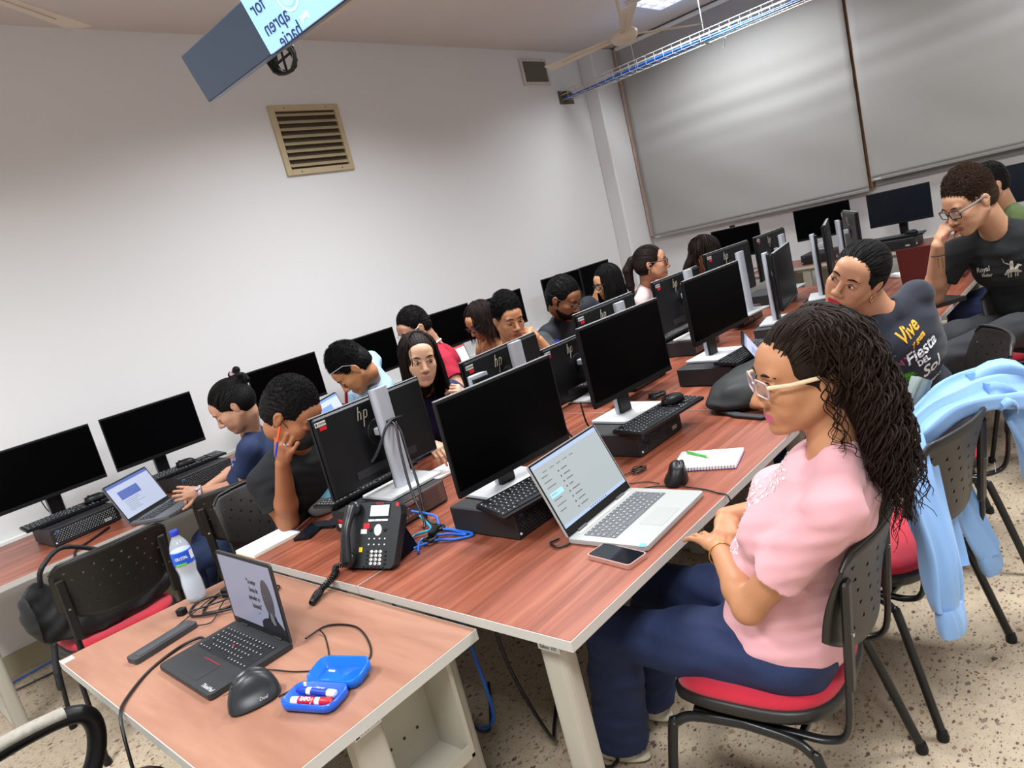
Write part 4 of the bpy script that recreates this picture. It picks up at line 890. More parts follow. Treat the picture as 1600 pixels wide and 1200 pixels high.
# hub, adapter, cords
t = thing('charging_bar', 'flat dark grey charging bar on the foreground desk', 'charger', (-.435, 1.29, .71), D2(8))
MB().prism(rrect(.205, .062, .01), .0, .017).build('body', mat('bar_grey', '36383B', .5), t, bev=.003); MB().prism(rrect(.17, .030, .006), .017, .0185, M=T3((0, -.006, 0))).build('top_ridge', mat('bar_grey2', '3E4043', .5), t)
t = thing('power_adapter', 'black laptop power adapter behind the black laptop', 'charger', (-.115, 1.40, .71), D2(20)); MB().prism(rrect(.15, .055, .008), 0, .028).build('brick', m_blk, t, bev=.004)
for k, P in enumerate(([(-.19, 1.42, .718), (-.24, 1.40, .714), (-.28, 1.34, .716), (-.22, 1.28, .716), (-.14, 1.31, .722), (-.10, 1.24, .716), (-.18, 1.22, .716), (-.26, 1.27, .722), (-.31, 1.37, .716), (-.27, 1.45, .716), (-.22, 1.43, .722), (-.16, 1.33, .724)],
                       [(-.30, 1.40, .722), (-.22, 1.34, .724), (-.13, 1.28, .726), (-.07, 1.22, .718), (-.12, 1.19, .716), (-.23, 1.24, .72), (-.29, 1.33, .722)],
                       [(-.34, 1.26, .722), (-.30, 1.24, .716), (-.24, 1.30, .724), (-.18, 1.37, .726), (-.19, 1.43, .72), (-.29, 1.38, .722), (-.42, 1.33, .716), (-.50, 1.29, .722)])):
    cable('black cord tangle between bottle and laptop, ' + ('thicker mains lead', 'looped middle lead', 'thin lead ending at the charging bar')[k], P, (.0042, .0032, .002)[k])
t = thing('power_plug', 'black two-prong plug with steel prongs beside the bottle', 'plug', (-.315, 1.44, .722), D2(120)); MB().prism(rrect(.03, .026, .006), -.01, .01).build('plug_body', m_blk, t, bev=.003); MB().box((.024, .006, 0), (.02, .0015, .006)).box((.024, -.006, 0), (.02, .0015, .006)).build('prongs', m_chrome, t)
# notepads, pens, phones
def notebook(name, label, loc, yaw, W, D, th, coil_side, cover, rings=18, lines=True, pagec=None):
    t = thing(name, label, 'notebook', loc, D2(yaw))
    MB().box((0, 0, .001), (W, D, .002)).build('back_cover', cover, t)
    MB().box((0, 0, .002 + th / 2), (W - .004, D - .004, th), r=.001).build('pages', pagec or m_paper, t)
    n = rings; r = MB(); R = th / 2 + .004
    for i in range(n):
        f = -.5 + (i + .5) / n; c = (W * f, -D / 2 + .003) if coil_side == 'front' else (W / 2 - .003, D * f)
        P = []
        for k in range(12):
            a = 2 * PI * k / 12; q = R * math.cos(a); P.append((c[0], c[1] + q, .002 + th / 2 + R * math.sin(a)) if coil_side == 'front' else (c[0] + q, c[1], .002 + th / 2 + R * math.sin(a)))
        r.tube(P, .0009, 5, closed=True)
    r.build('spiral_binding', mat('spiral_dark', '4A4868', .3, metal=.6), t); return t
notebook('spiral_notebook', 'open white spiral notebook with green pen on it', (1.06, .185, .74), -76, .225, .165, .012, 'front', mat('cover_purple', '7A4A7E', .6), 22)
t = thing('pen', 'green ballpoint pen lying on the spiral notebook', 'pen', (1.075, .225, .7595), D2(250)); MB().lathe([(.0045, -.06), (.005, -.055), (.005, .035), (.0045, .045)], 12, M=RY(PI / 2)).build('barrel', mat('pen_green', '3E9C48', .4), t); MB().lathe([(.0045, .045), (.0015, .062)], 12, M=RY(PI / 2)).build('tip', mat('tip_beige', 'C9B98E', .5), t); MB().box((-.035, 0, .0065), (.04, .003, .0012)).build('clip', mat('tip_beige', 'C9B98E', .5), t)
notebook('sketch_pad', 'white spiral pad with kraft cover at the corner of the wall-side desk', (.105, 1.583, .74), 80, .155, .205, .013, 'front', m_kraft, 20)
bpy.data.objects['sketch_pad'].rotation_euler = (0, 0, D2(72)); bpy.data.objects['sketch_pad'].location = (.103, 1.59, .74); bpy.data.objects['sketch_pad'].rotation_euler[2] = D2(90)
notebook('spiral_notebook', 'white spiral notebook under the long-haired woman\'s hand', (.60, 1.43, .842), 178, .20, .14, .010, 'front', m_ink, 20)
bpy.data.objects['spiral_notebook.001'].location = (.86, 1.36, .74)
def phone(label, loc, yaw, W, L, th, mb, ms_, name='smartphone', glare=False):
    t = thing(name, label, 'phone', loc, D2(yaw)); MB().prism(rrect(W, L, .011, 5), 0, th).build('body', mb, t, bev=.0015)
    MB().prism(rrect(W - .007, L - .007, .009, 5), th, th + .0006).build('screen', ms_, t); return t
m_rose = mat('case_rose', 'B98E84', .35, metal=.2); m_glass = mat('phone_glass', '14181F', .06, spec=.7)
phone('smartphone in a rose-gold case beside the silver laptop', (.372, .118, .74), -8, .078, .158, .012, m_rose, m_glass)
phone('black smartphone beside the sketch pad', (.235, 1.485, .74), -62, .078, .155, .011, m_blk, m_glass)
phone('black smartphone half under the dangling cable, nearer the keyboard', (.345, 1.45, .74), -75, .075, .15, .011, m_blk, m_glass)
t = thing('pen', 'clear pinkish pen lying beside the masked man\'s elbow', 'pen', (.26, 1.60, .746), D2(28)); MB().lathe([(.002, -.07), (.004, -.06), (.004, .06), (.003, .07)], 10, M=RY(PI / 2)).build('barrel', mat('pen_clear_pink', 'C07A74', .25, coat=.3), t)
# cables of the double row
cable('black twin cable hanging from the silver column behind the telephone', [(.505, 1.155, 1.10), (.50, 1.12, 1.08), (.47, 1.09, 1.00), (.43, 1.04, .88), (.40, .98, .80), (.385, .95, .765), (.36, .93, .752)], .005)
cable('second black cable clipped to the silver column behind the telephone', [(.515, 1.155, 1.10), (.515, 1.12, 1.06), (.49, 1.08, .97), (.46, 1.03, .87), (.42, .985, .78), (.40, .94, .755), (.41, .90, .746)], .005)
t = thing('cable_clip', 'black clip holding cables on the silver column', 'clip', (.508, 1.152, 1.102), 0); MB().box((0, 0, 0), (.045, .02, .018), r=.004).box((.03, -.01, .004), (.03, .03, .004)).build('clip_body', m_blk, t)
cable('grey video cable plugged into the monitor back above the telephone', [(.43, 1.235, .965), (.44, 1.215, .985), (.455, 1.18, 1.03), (.475, 1.15, 1.085), (.50, 1.135, 1.108)], .0055, mat('cable_grey', '3C3E42', .4))
for k, P in enumerate(([(.22, .80, .748), (.29, .86, .75), (.35, .80, .748), (.37, .72, .746), (.39, .87, .75), (.42, .93, .77), (.40, 1.03, .79)], [(.235, .84, .748), (.30, .80, .75), (.325, .74, .747), (.37, .69, .747), (.385, .76, .747), (.37, .85, .752)], [(.24, .90, .746), (.31, .92, .75), (.35, .89, .752), (.38, .92, .75), (.40, .99, .775)])):
    cable('blue network cable behind the telephone, ' + ('longest arc', 'inner loop', 'short teal end')[k], P, .0045, (m_blue, m_blue, m_teal)[k])
t = thing('cable_grommet', 'black grommet holder on the desk beside the blue cables', 'cable holder', (.335, .845, .74), .5)
b = MB()
for k in (-1, 1): b.tube([(k * .04 + .02 * math.cos(a), .02 * math.sin(a), .012) for a in np.linspace(0, 2 * PI, 15)[:-1]], .007, 8, closed=True)
b.box((0, 0, .02), (.06, .024, .024), r=.005); b.build('holder', m_blk, t)
def blob(label, c, R, n, seed, r=.002):
    rd = random.Random(seed); P = []
    for i in range(n): a = i * 1.9; q = R * rd.uniform(.45, 1); P.append((c[0] + q * math.cos(a), c[1] + q * .7 * math.sin(a), c[2] + .004 + rd.uniform(0, .012)))
    return tag(MB().tube(smooth_path(P, 6), r, 6).build('cable', m_cable), label, 'cable')
blob('small tangle of thin black cable beside the silver laptop screen', (.95, .40, .74), .04, 16, 3)
cable('thin black lead from the small upright mouse', [(.85, .26, .745), (.86, .32, .744), (.83, .40, .744), (.88, .44, .744), (.93, .42, .748)], .0018)
cable('black charging lead running over the desk edge beside the silver laptop', [(.79, .29, .75), (.82, .27, .746), (.84, .20, .745), (.83, .10, .745), (.81, .03, .744), (.80, -.012, .735), (.79, -.015, .66), (.76, .05, .55), (.70, .2, .45), (.66, .4, .4)], .0026)
cable('black charging plug lead at the left side of the silver laptop', [(.40, .30, .748), (.385, .31, .746), (.37, .33, .746), (.39, .37, .746), (.42, .36, .746)], .0035)
for k, P in enumerate(([(1.0, .98, .86), (1.02, .94, .84), (1.05, .90, .78), (1.03, .86, .746), (.98, .84, .745)], [(1.18, .90, .86), (1.17, .87, .80), (1.19, .84, .76), (1.24, .86, .745)], [(1.30, .88, .90), (1.29, .86, .80), (1.32, .83, .76), (1.36, .84, .745)])):
    cable('black cable behind the second aisle monitor, ' + ('left arc', 'middle drop', 'right drop')[k], P, .004)
blob('black cable heap beside the third aisle monitor stand', (1.85, .84, .745), .07, 26, 5, .0035); blob('black cable heap between the third and fourth monitors', (2.6, .85, .745), .09, 26, 6, .0035); blob('black cable heap near the fourth silver column', (3.3, .82, .745), .10, 26, 8, .0035); blob('black cable heap near the last aisle monitor', (4.0, .82, .745), .10, 22, 9, .0035)
cable('blue network cable end among leads beside the second monitor', [(1.73, .74, .748), (1.70, .80, .76), (1.66, .82, .77), (1.64, .79, .75)], .006, m_blue); cable('blue network cable piece beside the third monitor stand', [(2.5, .78, .748), (2.44, .8, .78), (2.40, .76, .76)], .006, m_blue)
t = thing('power_strip', 'grey power strip lying below the second aisle monitor', 'power strip', (1.52, .84, .74), D2(15)); MB().box((0, 0, .012), (.2, .04, .022), r=.004).build('body', m_label, t); MB().box((-.07, 0, .028), (.03, .028, .012)).box((-.02, 0, .028), (.03, .028, .012)).box((.03, 0, .028), (.03, .028, .012)).build('plugs', m_blk, t)
# wall row odds and ends
cable('black strap-like cable on the desk above the black bag', [(-.05, 3.0, .746), (-.12, 2.93, .746), (-.2, 2.86, .746), (-.26, 2.80, .75), (-.29, 2.74, .72)], .006)
for k, (x, y) in enumerate(((-.2, 3.60), (.45, 3.60), (1.4, 3.6))):
    cable('thin black lead dropping behind the wall-side monitor, ' + ('leftmost', 'second', 'third')[k], [(x, y - .12, 1.0), (x + .03, y - .08, .85), (x + .1, y - .03, .78), (x + .2, y, .76), (x + .3, y, .75)], .003)
cable('blue network cable lying on the floor by the wall', [(-1.4, 3.6, .012), (-1.1, 3.62, .012), (-.8, 3.6, .012), (-.6, 3.66, .012), (-.2, 3.7, .012)], .005, m_blue)
cable('dark network cable on the floor along the wall', [(-.7, 3.55, .012), (-.3, 3.5, .012), (.1, 3.6, .012), (.6, 3.5, .012), (1.1, 3.6, .012)], .005)
# cables below the double row
for k, P in enumerate(([(.30, .62, .70), (.25, .55, .4), (.30, .5, .1), (.42, .6, .012), (.7, .8, .012)], [(.22, .82, .70), (.20, .75, .45), (.16, .70, .2), (.3, .8, .02), (.5, 1.0, .012)], [(.5, .7, .70), (.42, .62, .5), (.46, .5, .36), (.55, .5, .42), (.7, .7, .6)], [(.36, .45, .3), (.3, .3, .06), (.5, .35, .012), (.9, .6, .012)])):
    cable('black cable hanging under the double row, ' + ('near the aisle leg', 'near the wall leg', 'swinging loop', 'lying on the floor')[k], P, .006)
cable('blue cable hanging under the double row', [(.25, .75, .70), (.26, .72, .4), (.24, .68, .15), (.3, .9, .012), (.5, 1.2, .012)], .006, m_blue); cable('teal cable hanging under the foreground desk end', [(.12, .85, .7), (.08, .8, .4), (.10, .75, .15), (.0, .9, .012), (-.1, 1.1, .012)], .006, m_teal)
# man in black: things on his desk
mouse('white mouse with black sides near the red laptop', 4.55, .42, .741, -.6, m_=m_white)
tag(MB().box((0, 0, .002), (.24, .2, .003), r=.001).build('mouse_pad', mat('pad_grey', '3F4144', .9), None, (3.85, .12, .74), (0, 0, .5)), 'grey mouse pad beside the man in black\'s elbow', 'mouse pad')
t = thing('folded_laptop', 'black closed laptop lying behind the navy-shirted woman', 'laptop', (3.45, .02, .741), .9); MB().prism(rrect(.36, .25, .01), 0, .022).build('shell', m_blk, t); MB().cyl((0, .12, .014), .012, .3, 12, axis='x').build('hinge', m_blk2, t)
# ------------------------------------------------------------ figure engine: signed distance volumes -> one continuous surface
A = np.array
def nrm(v): v = A(v, float); return v / (np.linalg.norm(v) + 1e-12)
def frame(fwd, up):
    u = nrm(up); f = A(fwd, float); f = nrm(f - u * (f @ u)); r = np.cross(f, u); return np.stack([r, f, u], 0)   # rows: right, forward, up
class Vol:
    def __init__(s): s.p = []; s.noise = None
    def _a(s, fn, lo, hi, k, op, fx=None): s.p.append((fn, A(lo) - k - .004, A(hi) + k + .004, k, op)); return s
    def cone(s, a, b, r1, r2, k=.01, op=1, cut=None, flat=None):
        a, b = A(a, float), A(b, float); d = b - a; L2 = d @ d + 1e-12; R_ = max(r1, r2)
        def fn(P):
            q = P - a; t = np.clip(q @ d / L2, 0, 1)
            e = q - t[:, None] * d
            if flat is not None: e = e + (e @ flat[0])[:, None] * flat[0] * (flat[1] - 1)
            v = np.linalg.norm(e, axis=1) - (r1 + (r2 - r1) * t)
            if cut is not None: v = np.maximum(v, (P - cut[0]) @ cut[1])
            return v
        return s._a(fn, np.minimum(a, b) - R_, np.maximum(a, b) + R_, k, op)
    def chain(s, P, R, k=.01, **kw):
        for i in range(len(P) - 1): s.cone(P[i], P[i + 1], R[i], R[i + 1], k, **kw)
        return s
    def ell(s, c, r, F=None, k=.02, op=1, grow=0, box=None):
        c = A(c, float); r = A(r, float) + grow; F = np.eye(3) if F is None else F; R_ = r.max()
        e = np.sqrt(((F.T * r) ** 2).sum(1))
        def fn(P):
            q = (P - c) @ F.T; k0 = np.linalg.norm(q / r, axis=1); k1 = np.linalg.norm(q / (r * r), axis=1) + 1e-9
            return np.where(k0 < .05, -r.min(), k0 * (k0 - 1) / k1)
        return s._a(fn, c - e, c + e, k, op)
    def half(s, p, n, lo, hi, k=.004):   # cut away the side where (P-p).n > 0, within bounds
        p, n = A(p, float), nrm(n); lo, hi = A(lo), A(hi)
        def fn(P): return -((P - p) @ n)
        s.p.append((fn, lo, hi, k, -1)); return s
    def ev(s, P, pr=None):
        D = np.full(len(P), .5)
        for (fn, lo, hi, k, op) in (s.p if pr is None else pr):
            v = fn(P)
            if op > 0:
                h = np.clip(.5 + .5 * (D - v) / k, 0, 1); D = D + (v - D) * h - k * h * (1 - h)
            else:
                h = np.clip(.5 + .5 * (-v - D) / k, 0, 1); D = D + (-v - D) * h + k * h * (1 - h)
        if s.noise is not None: D = D + s.noise(P)
        return D
    def mesh(s, vx):
        pos = [q for q in s.p if q[4] > 0]
        lo = np.min([q[1] for q in pos], 0) - 2 * vx; hi = np.max([q[2] for q in pos], 0) + 2 * vx
        B = 16; nb = np.ceil((hi - lo) / (vx * B)).astype(int); NY, NZ = (nb[1] + 1) * B + 2, (nb[2] + 1) * B + 2
        ar = np.arange(B + 1); gx, gy, gz = np.meshgrid(ar, ar, ar, indexing='ij'); G = np.stack([gx, gy, gz], -1).reshape(-1, 3)
        VI, VP, FQ = [], [], []; half = vx * B / 2 * 1.75
        for bx in range(nb[0]):
            for by in range(nb[1]):
                for bz in range(nb[2]):
                    o = A([bx, by, bz]) * B; b0 = lo + o * vx; b1 = b0 + vx * B
                    pr = [q for q in s.p if (q[1] < b1).all() and (q[2] > b0).all()]
                    if not any(q[4] > 0 for q in pr): continue
                    c = s.ev(((b0 + b1) / 2)[None], pr)[0]
                    if abs(c) > half * 1.3: continue
                    D = s.ev(b0 + G * vx, pr).reshape(B + 1, B + 1, B + 1); I = D < 0
                    if I.all() or not I.any(): continue
                    # vertices
                    C = [D[i:B + i or None, j:B + j or None, k:B + k or None][:B, :B, :B] for i in (0, 1) for j in (0, 1) for k in (0, 1)]
                    Ic = sum((q < 0).astype(int) for q in C); act = np.argwhere((Ic > 0) & (Ic < 8))
                    vals = np.stack([q[act[:, 0], act[:, 1], act[:, 2]] for q in C], 1)
                    cor = A([(i, j, k) for i in (0, 1) for j in (0, 1) for k in (0, 1)], float); S = np.zeros((len(act), 3)); N_ = np.zeros(len(act))
                    for e0 in range(8):
                        for bit in (4, 2, 1):
                            if e0 & bit: continue
                            e1 = e0 | bit; a, b = vals[:, e0], vals[:, e1]; m_ = (a < 0) != (b < 0); t = np.where(m_, a / (a - b + 1e-20), 0)
                            S += (cor[e0] + (cor[e1] - cor[e0]) * t[:, None]) * m_[:, None]; N_ += m_
                    VP.append(b0 + (act + S / N_[:, None]) * vx); g = act + o + 1; VI.append((g[:, 0] * NY + g[:, 1]) * NZ + g[:, 2])
                    for ax in range(3):
                        sl0 = [slice(0, B)] * 3; sl1 = [slice(0, B)] * 3; sl1[ax] = slice(1, B + 1)
                        a, b = I[tuple(sl0)], I[tuple(sl1)]; e = np.argwhere(a != b)
                        if not len(e): continue
                        fl = a[e[:, 0], e[:, 1], e[:, 2]]; g = e + o + 1; u, v = (ax + 1) % 3, (ax + 2) % 3; q = []
                        for (du, dv) in ((0, 0), (1, 0), (1, 1), (0, 1)):
                            h = g.copy(); h[:, u] -= du; h[:, v] -= dv; q.append((h[:, 0] * NY + h[:, 1]) * NZ + h[:, 2])
                        q = np.stack(q, 1); q[~fl] = q[~fl][:, ::-1]; FQ.append(q)
        if not VI: return np.zeros((0, 3)), np.zeros((0, 4), int)
        VI = np.concatenate(VI); VP = np.concatenate(VP); FQ = np.concatenate(FQ); od = np.argsort(VI); VI = VI[od]; VP = VP[od]
        ix = np.searchsorted(VI, FQ).clip(0, len(VI) - 1); ok = (VI[ix] == FQ).all(1); return VP, ix[ok]
    def grad(s, P, e=.002):
        return np.stack([(s.ev(P + d) - s.ev(P - d)) for d in np.eye(3) * e], 1) / (2 * e)
def mesh_obj(name, V_, F_, mats, parent=None, origin=(0, 0, 0), mi=None, tri=None):
    me = bpy.data.meshes.new(name); V_ = V_ - A(origin); me.vertices.add(len(V_)); me.vertices.foreach_set('co', V_.astype(np.float32).ravel())
    n = F_.shape[1]; me.loops.add(len(F_) * n); me.polygons.add(len(F_)); me.loops.foreach_set('vertex_index', F_.astype(np.int32).ravel())
    me.polygons.foreach_set('loop_start', np.arange(0, len(F_) * n, n, dtype=np.int32))
    try: me.polygons.foreach_set('loop_total', np.full(len(F_), n, dtype=np.int32))
    except Exception: pass
    for q in (mats if isinstance(mats, (list, tuple)) else [mats]): me.materials.append(q)
    if mi is not None: me.polygons.foreach_set('material_index', mi.astype(np.int32))
    me.polygons.foreach_set('use_smooth', np.ones(len(F_), bool)); me.update(calc_edges=True); me.validate()
    o = bpy.data.objects.new(name, me); SC.collection.objects.link(o)
    if parent is not None: o.parent = parent
    return o
def wr(amp, f=1.0, seed=0):
    r = np.random.RandomState(seed); K = r.normal(size=(7, 3)) * A([30, 30, 58]) * f; ph = r.uniform(0, 6.3, 7)
    def fn(P):
        s_ = np.zeros(len(P)); q = P + .02 * np.sin(P[:, [1, 2, 0]] * 21 * f)
        for k, p in zip(K, ph): s_ += np.sin(q @ k + p)
        return amp * (np.abs(s_) ** .8 * np.sign(s_)) / 3
    return fn
# ---- head --------------------------------------------------------------
class Head:
    def __init__(s, c, yaw, pitch=0, roll=0, sc=1.0, male=False, wide=1.0):
        f = A([math.cos(D2(yaw)) * math.cos(D2(pitch)), math.sin(D2(yaw)) * math.cos(D2(pitch)), math.sin(D2(pitch))]); r = nrm(np.cross(f, [0, 0, 1])); u = np.cross(r, f)
        a = D2(roll); r, u = r * math.cos(a) + u * math.sin(a), u * math.cos(a) - r * math.sin(a)
        s.F = np.stack([r, f, u], 0); s.c = A(c, float); s.s = sc; s.male = male; s.w = wide
    def P(s, x, y, z): return s.c + (A([x * s.w, y, z]) * s.s) @ s.F
    def loc(s, Q): return ((Q - s.c) @ s.F.T) / s.s / A([s.w, 1, 1])
    def e(s, V, c, r, **k): V.ell(s.P(*c), A(r) * s.s * A([s.w, 1, 1]), s.F, **k)
    def cn(s, V, a, b, r1, r2, **k): V.cone(s.P(*a), s.P(*b), r1 * s.s, r2 * s.s, **k)
    def skin(s, V, closed=False, nose=1.0, lips=1.0):
        m_ = s.male
        s.e(V, (0, -.020, .030), (.074, .093, .086), k=.02); s.e(V, (0, .028, -.022), (.060, .060, .086), k=.03)
        s.e(V, (0, .055, .045), (.052, .036, .04), k=.03)
        for q in (-1, 1):
            s.cn(V, (q * .055, -.004, -.042), (q * .020, .066, -.093), .018, .017 if m_ else .014, k=.03)
            s.e(V, (q * .038, .058, -.022), (.024, .024, .022), k=.025)
            s.e(V, (q * .030, .062, -.052), (.022, .022, .022), k=.02)
        s.e(V, (0, .074, -.098), (.021 if m_ else .016, .018, .016), k=.018)
        s.e(V, (0, .072, -.066), (.030, .023, .024), k=.015)
        s.cn(V, (-.036, .078, .027), (.036, .078, .027), .012, .012, k=.014)
        for q in (-1, 1): s.e(V, (q * .031, .101, .006), (.019, .016, .013), k=.012, op=-1)
        for q in (-1, 1): s.e(V, (q * .031, .0745, .005), (.0165, .0150, .0125 if closed else .0115), k=.003)
        if not closed:
            for q in (-1, 1): s.cn(V, (q * .018, .0895, .0102), (q * .045, .0825, .0098), .0042, .0042, k=.004)
            for q in (-1, 1): s.cn(V, (q * .020, .087, -.003), (q * .042, .0825, -.002), .0025, .0025, k=.004)
        else:
            for q in (-1, 1): s.e(V, (q * .031, .077, .003), (.0165, .0150, .012), k=.004)
        s.cn(V, (0, .083, .016), (0, .104 + .004 * nose, -.028), .0085, .0105 * nose, k=.010)
        s.e(V, (0, .106, -.031), (.0125 * nose, .0125, .0105), k=.006)
        for q in (-1, 1): s.e(V, (q * .0135 * nose, .096, -.036), (.0085, .0115, .0085), k=.005)
        for q in (-1, 1): s.e(V, (q * .0065, .101, -.0445), (.0035, .005, .0030), k=.002, op=-1)
        s.cn(V, (-.019, .0855, -.0645), (.019, .0855, -.0645), .0045 * lips, .0045 * lips, k=.006); s.cn(V, (-.007, .0905, -.0625), (.007, .0905, -.0625), .0055 * lips, .0055 * lips, k=.006)
        s.cn(V, (-.014, .0865, -.0735), (.014, .0865, -.0735), .0065 * lips, .0065 * lips, k=.006)
        s.cn(V, (-.021, .0925, -.0685), (0, .0985, -.0682), .0012, .0012, k=.0025, op=-1); s.cn(V, (.021, .0925, -.0685), (0, .0985, -.0682), .0012, .0012, k=.0025, op=-1)
        for q in (-1, 1):
            s.e(V, (q * .0755, -.012, -.004), (.0065, .017, .029), k=.006); s.e(V, (q * .0815, -.016, .004), (.005, .014, .018), k=.006); s.e(V, (q * .0855, -.010, .002), (.004, .009, .015), k=.004, op=-1)
    def cap(s, V, t=.012, top=0, back=.0, low=-.03, front=.068, hairline=.062, side=.0, k=.02):
        s.e(V, (0, -.022 - back / 2, .034 + top / 2), (.075 + t - side * .5, .094 + t + back / 2, .087 + t + top / 2), k=k)
        s.e(V, (0, -.05, -.01), (.070 + t * .6 - side, .062 + t * .7, .065), k=.03)
        s.e(V, (0, .130, -.012), (.064, .078, hairline + .012), k=.010, op=-1)
        for q in (-1, 1): s.e(V, (q * .075, .062, -.045), (.05, .058, .062), k=.01, op=-1); s.e(V, (q * .095, -.006, -.016), (.022, .022, .034), k=.008, op=-1)
        s.e(V, (0, -.02, low - .075), (.16, .17, .075), k=.012, op=-1)
    def curls(s, V, n, r, seed, zmin=.02, t=.014, top=.0, spread=.0, ymax=.085):
        rg = np.random.RandomState(seed); i = 0; tries = 0
        while i < n and tries < 40 * n:
            tries += 1
            d = nrm(rg.normal(size=3))
            x, y, z = d * A([.076 + t, .095 + t, .088 + t + top]) + A([0, -.022, .034 + top / 2])
            if z < zmin - .25 * y - (.05 if y < -.04 else 0) or y > ymax: continue
            if y > .04 and z < .085: continue
            rr = r * rg.uniform(.7, 1.25); V.ell(s.P(*(A([x, y, z]) * .985)), A([rr, rr, rr * .8]) * s.s, s.F, k=.006); i += 1
def front_y(V, H, x, z, y0=.14, y1=.02):
    ys = np.linspace(y0, y1, 121); P = np.stack([H.P(x, y, z) for y in ys]); d = V.ev(P); i = np.argmax(d < 0)
    return ys[i] if (d < 0).any() else .08
def strip(H, V, pts, r, off=.0006, mb=None, n=6):
    P = [H.P(x, front_y(V, H, x, z) + off, z) for x, z in pts]; P = smooth_path([Vector(p) for p in P], 3)
    k = len(P); mb.tube(P, [r * H.s * (.45 + .55 * math.sin(PI * (i + .5) / k)) for i in range(k)], n)
m_eyew = mat('eye_white', 'DAD5CE', .2, spec=.6); m_iris = mat('iris_brown', '3A2417', .15, spec=.7); m_pupil = mat('lash_black', '14100E', .5); m_lens = mat('lens_glass', 'DDE2E4', .03, alpha=.14, spec=.6)
def face_parts(H, V, par, org, hair_m, closed, look=(0, 0), brow=.0032, brow_dz=0):
    b = MB()
    for q in (-1, 1): strip(H, V, [(q * .014, .0255 + brow_dz), (q * .026, .0300 + brow_dz), (q * .038, .0305 + brow_dz), (q * .050, .0245 + brow_dz)], brow, .0004, b)
    O = b.build('eyebrows', hair_m, par, None); O.data.transform(T3(-Vector(org)))
    b = MB()
    if closed:
        for q in (-1, 1): strip(H, V, [(q * .017, -.001), (q * .026, -.0055), (q * .036, -.0055), (q * .045, -.001)], .0018, .0004, b)
        O = b.build('eyelashes', m_pupil, par); O.data.transform(T3(-Vector(org)))
    else:
        for q in (-1, 1):
            e = MB(); c = H.P(q * .031, .0760, .005); FM = Matrix([list(H.F[0]) , list(H.F[1]), list(H.F[2])]).transposed().to_4x4()
            e.ell((0, 0, 0), (.0135, .0150, .0085), 20, 14, 0, M=Matrix.Translation(Vector(c)) @ FM @ Matrix.Scale(H.s, 4))
            ic = H.P(q * .031 + look[0], .0893, .005 + look[1]); FM2 = Matrix.Translation(Vector(ic)) @ FM @ RX(-PI / 2)
            e.lathe([(.0063, -.001), (.0061, .0010), (.0030, .0017)], 16, 1, M=FM2 @ Matrix.Scale(H.s, 4)); e.lathe([(.0030, .0017), (.0001, .0019)], 12, 2, M=FM2 @ Matrix.Scale(H.s, 4))
            O = e.build('eye', [m_eyew, m_iris, m_pupil], par); O.data.transform(T3(-Vector(org)))
            strip(H, V, [(q * .0165, .004), (q * .024, .0115), (q * .033, .0135), (q * .0455, .0065)], .0018, .0008, b)
        O = b.build('eyelashes', m_pupil, par); O.data.transform(T3(-Vector(org)))
def glasses(H, par, org, m_f, m_t=None, W=.030, Hh=.017, zc=.004, y=.104, r=.0016, round_=.008):
    b = MB(); le = MB()
    for q in (-1, 1):
        O = [(q * .033 + px * 1, pz + zc) for px, pz in rrect(W * 1.75, Hh * 2, round_, 4)]
        P = [H.P(x, y - .25 * max(0, abs(x) - .03), z) for x, z in O]; b.tube([Vector(p) for p in P], r * H.s, 8, closed=True)
        le.add([Vector(p) for p in P], [list(range(len(P)))])
    b.tube([Vector(H.P(-.008, y, zc + .005)), Vector(H.P(0, y + .003, zc + .007)), Vector(H.P(.008, y, zc + .005))], r * H.s, 8)
    O = b.build('glasses_frame', m_f, par); O.data.transform(T3(-Vector(org)))
    L = le.build('glasses_lenses', m_lens, par); L.data.transform(T3(-Vector(org)))
    b = MB()
    for q in (-1, 1): b.tube([Vector(H.P(q * (.033 + W * .87), y - .006, zc + .009)), Vector(H.P(q * .0765, .06, zc + .009)), Vector(H.P(q * .0815, -.008, zc + .010)), Vector(H.P(q * .081, -.03, zc - .008))], r * 1.15 * H.s, 8, fl=1.9 if m_t else 1)
    O = b.build('glasses_temples', m_t or m_f, par); O.data.transform(T3(-Vector(org)))
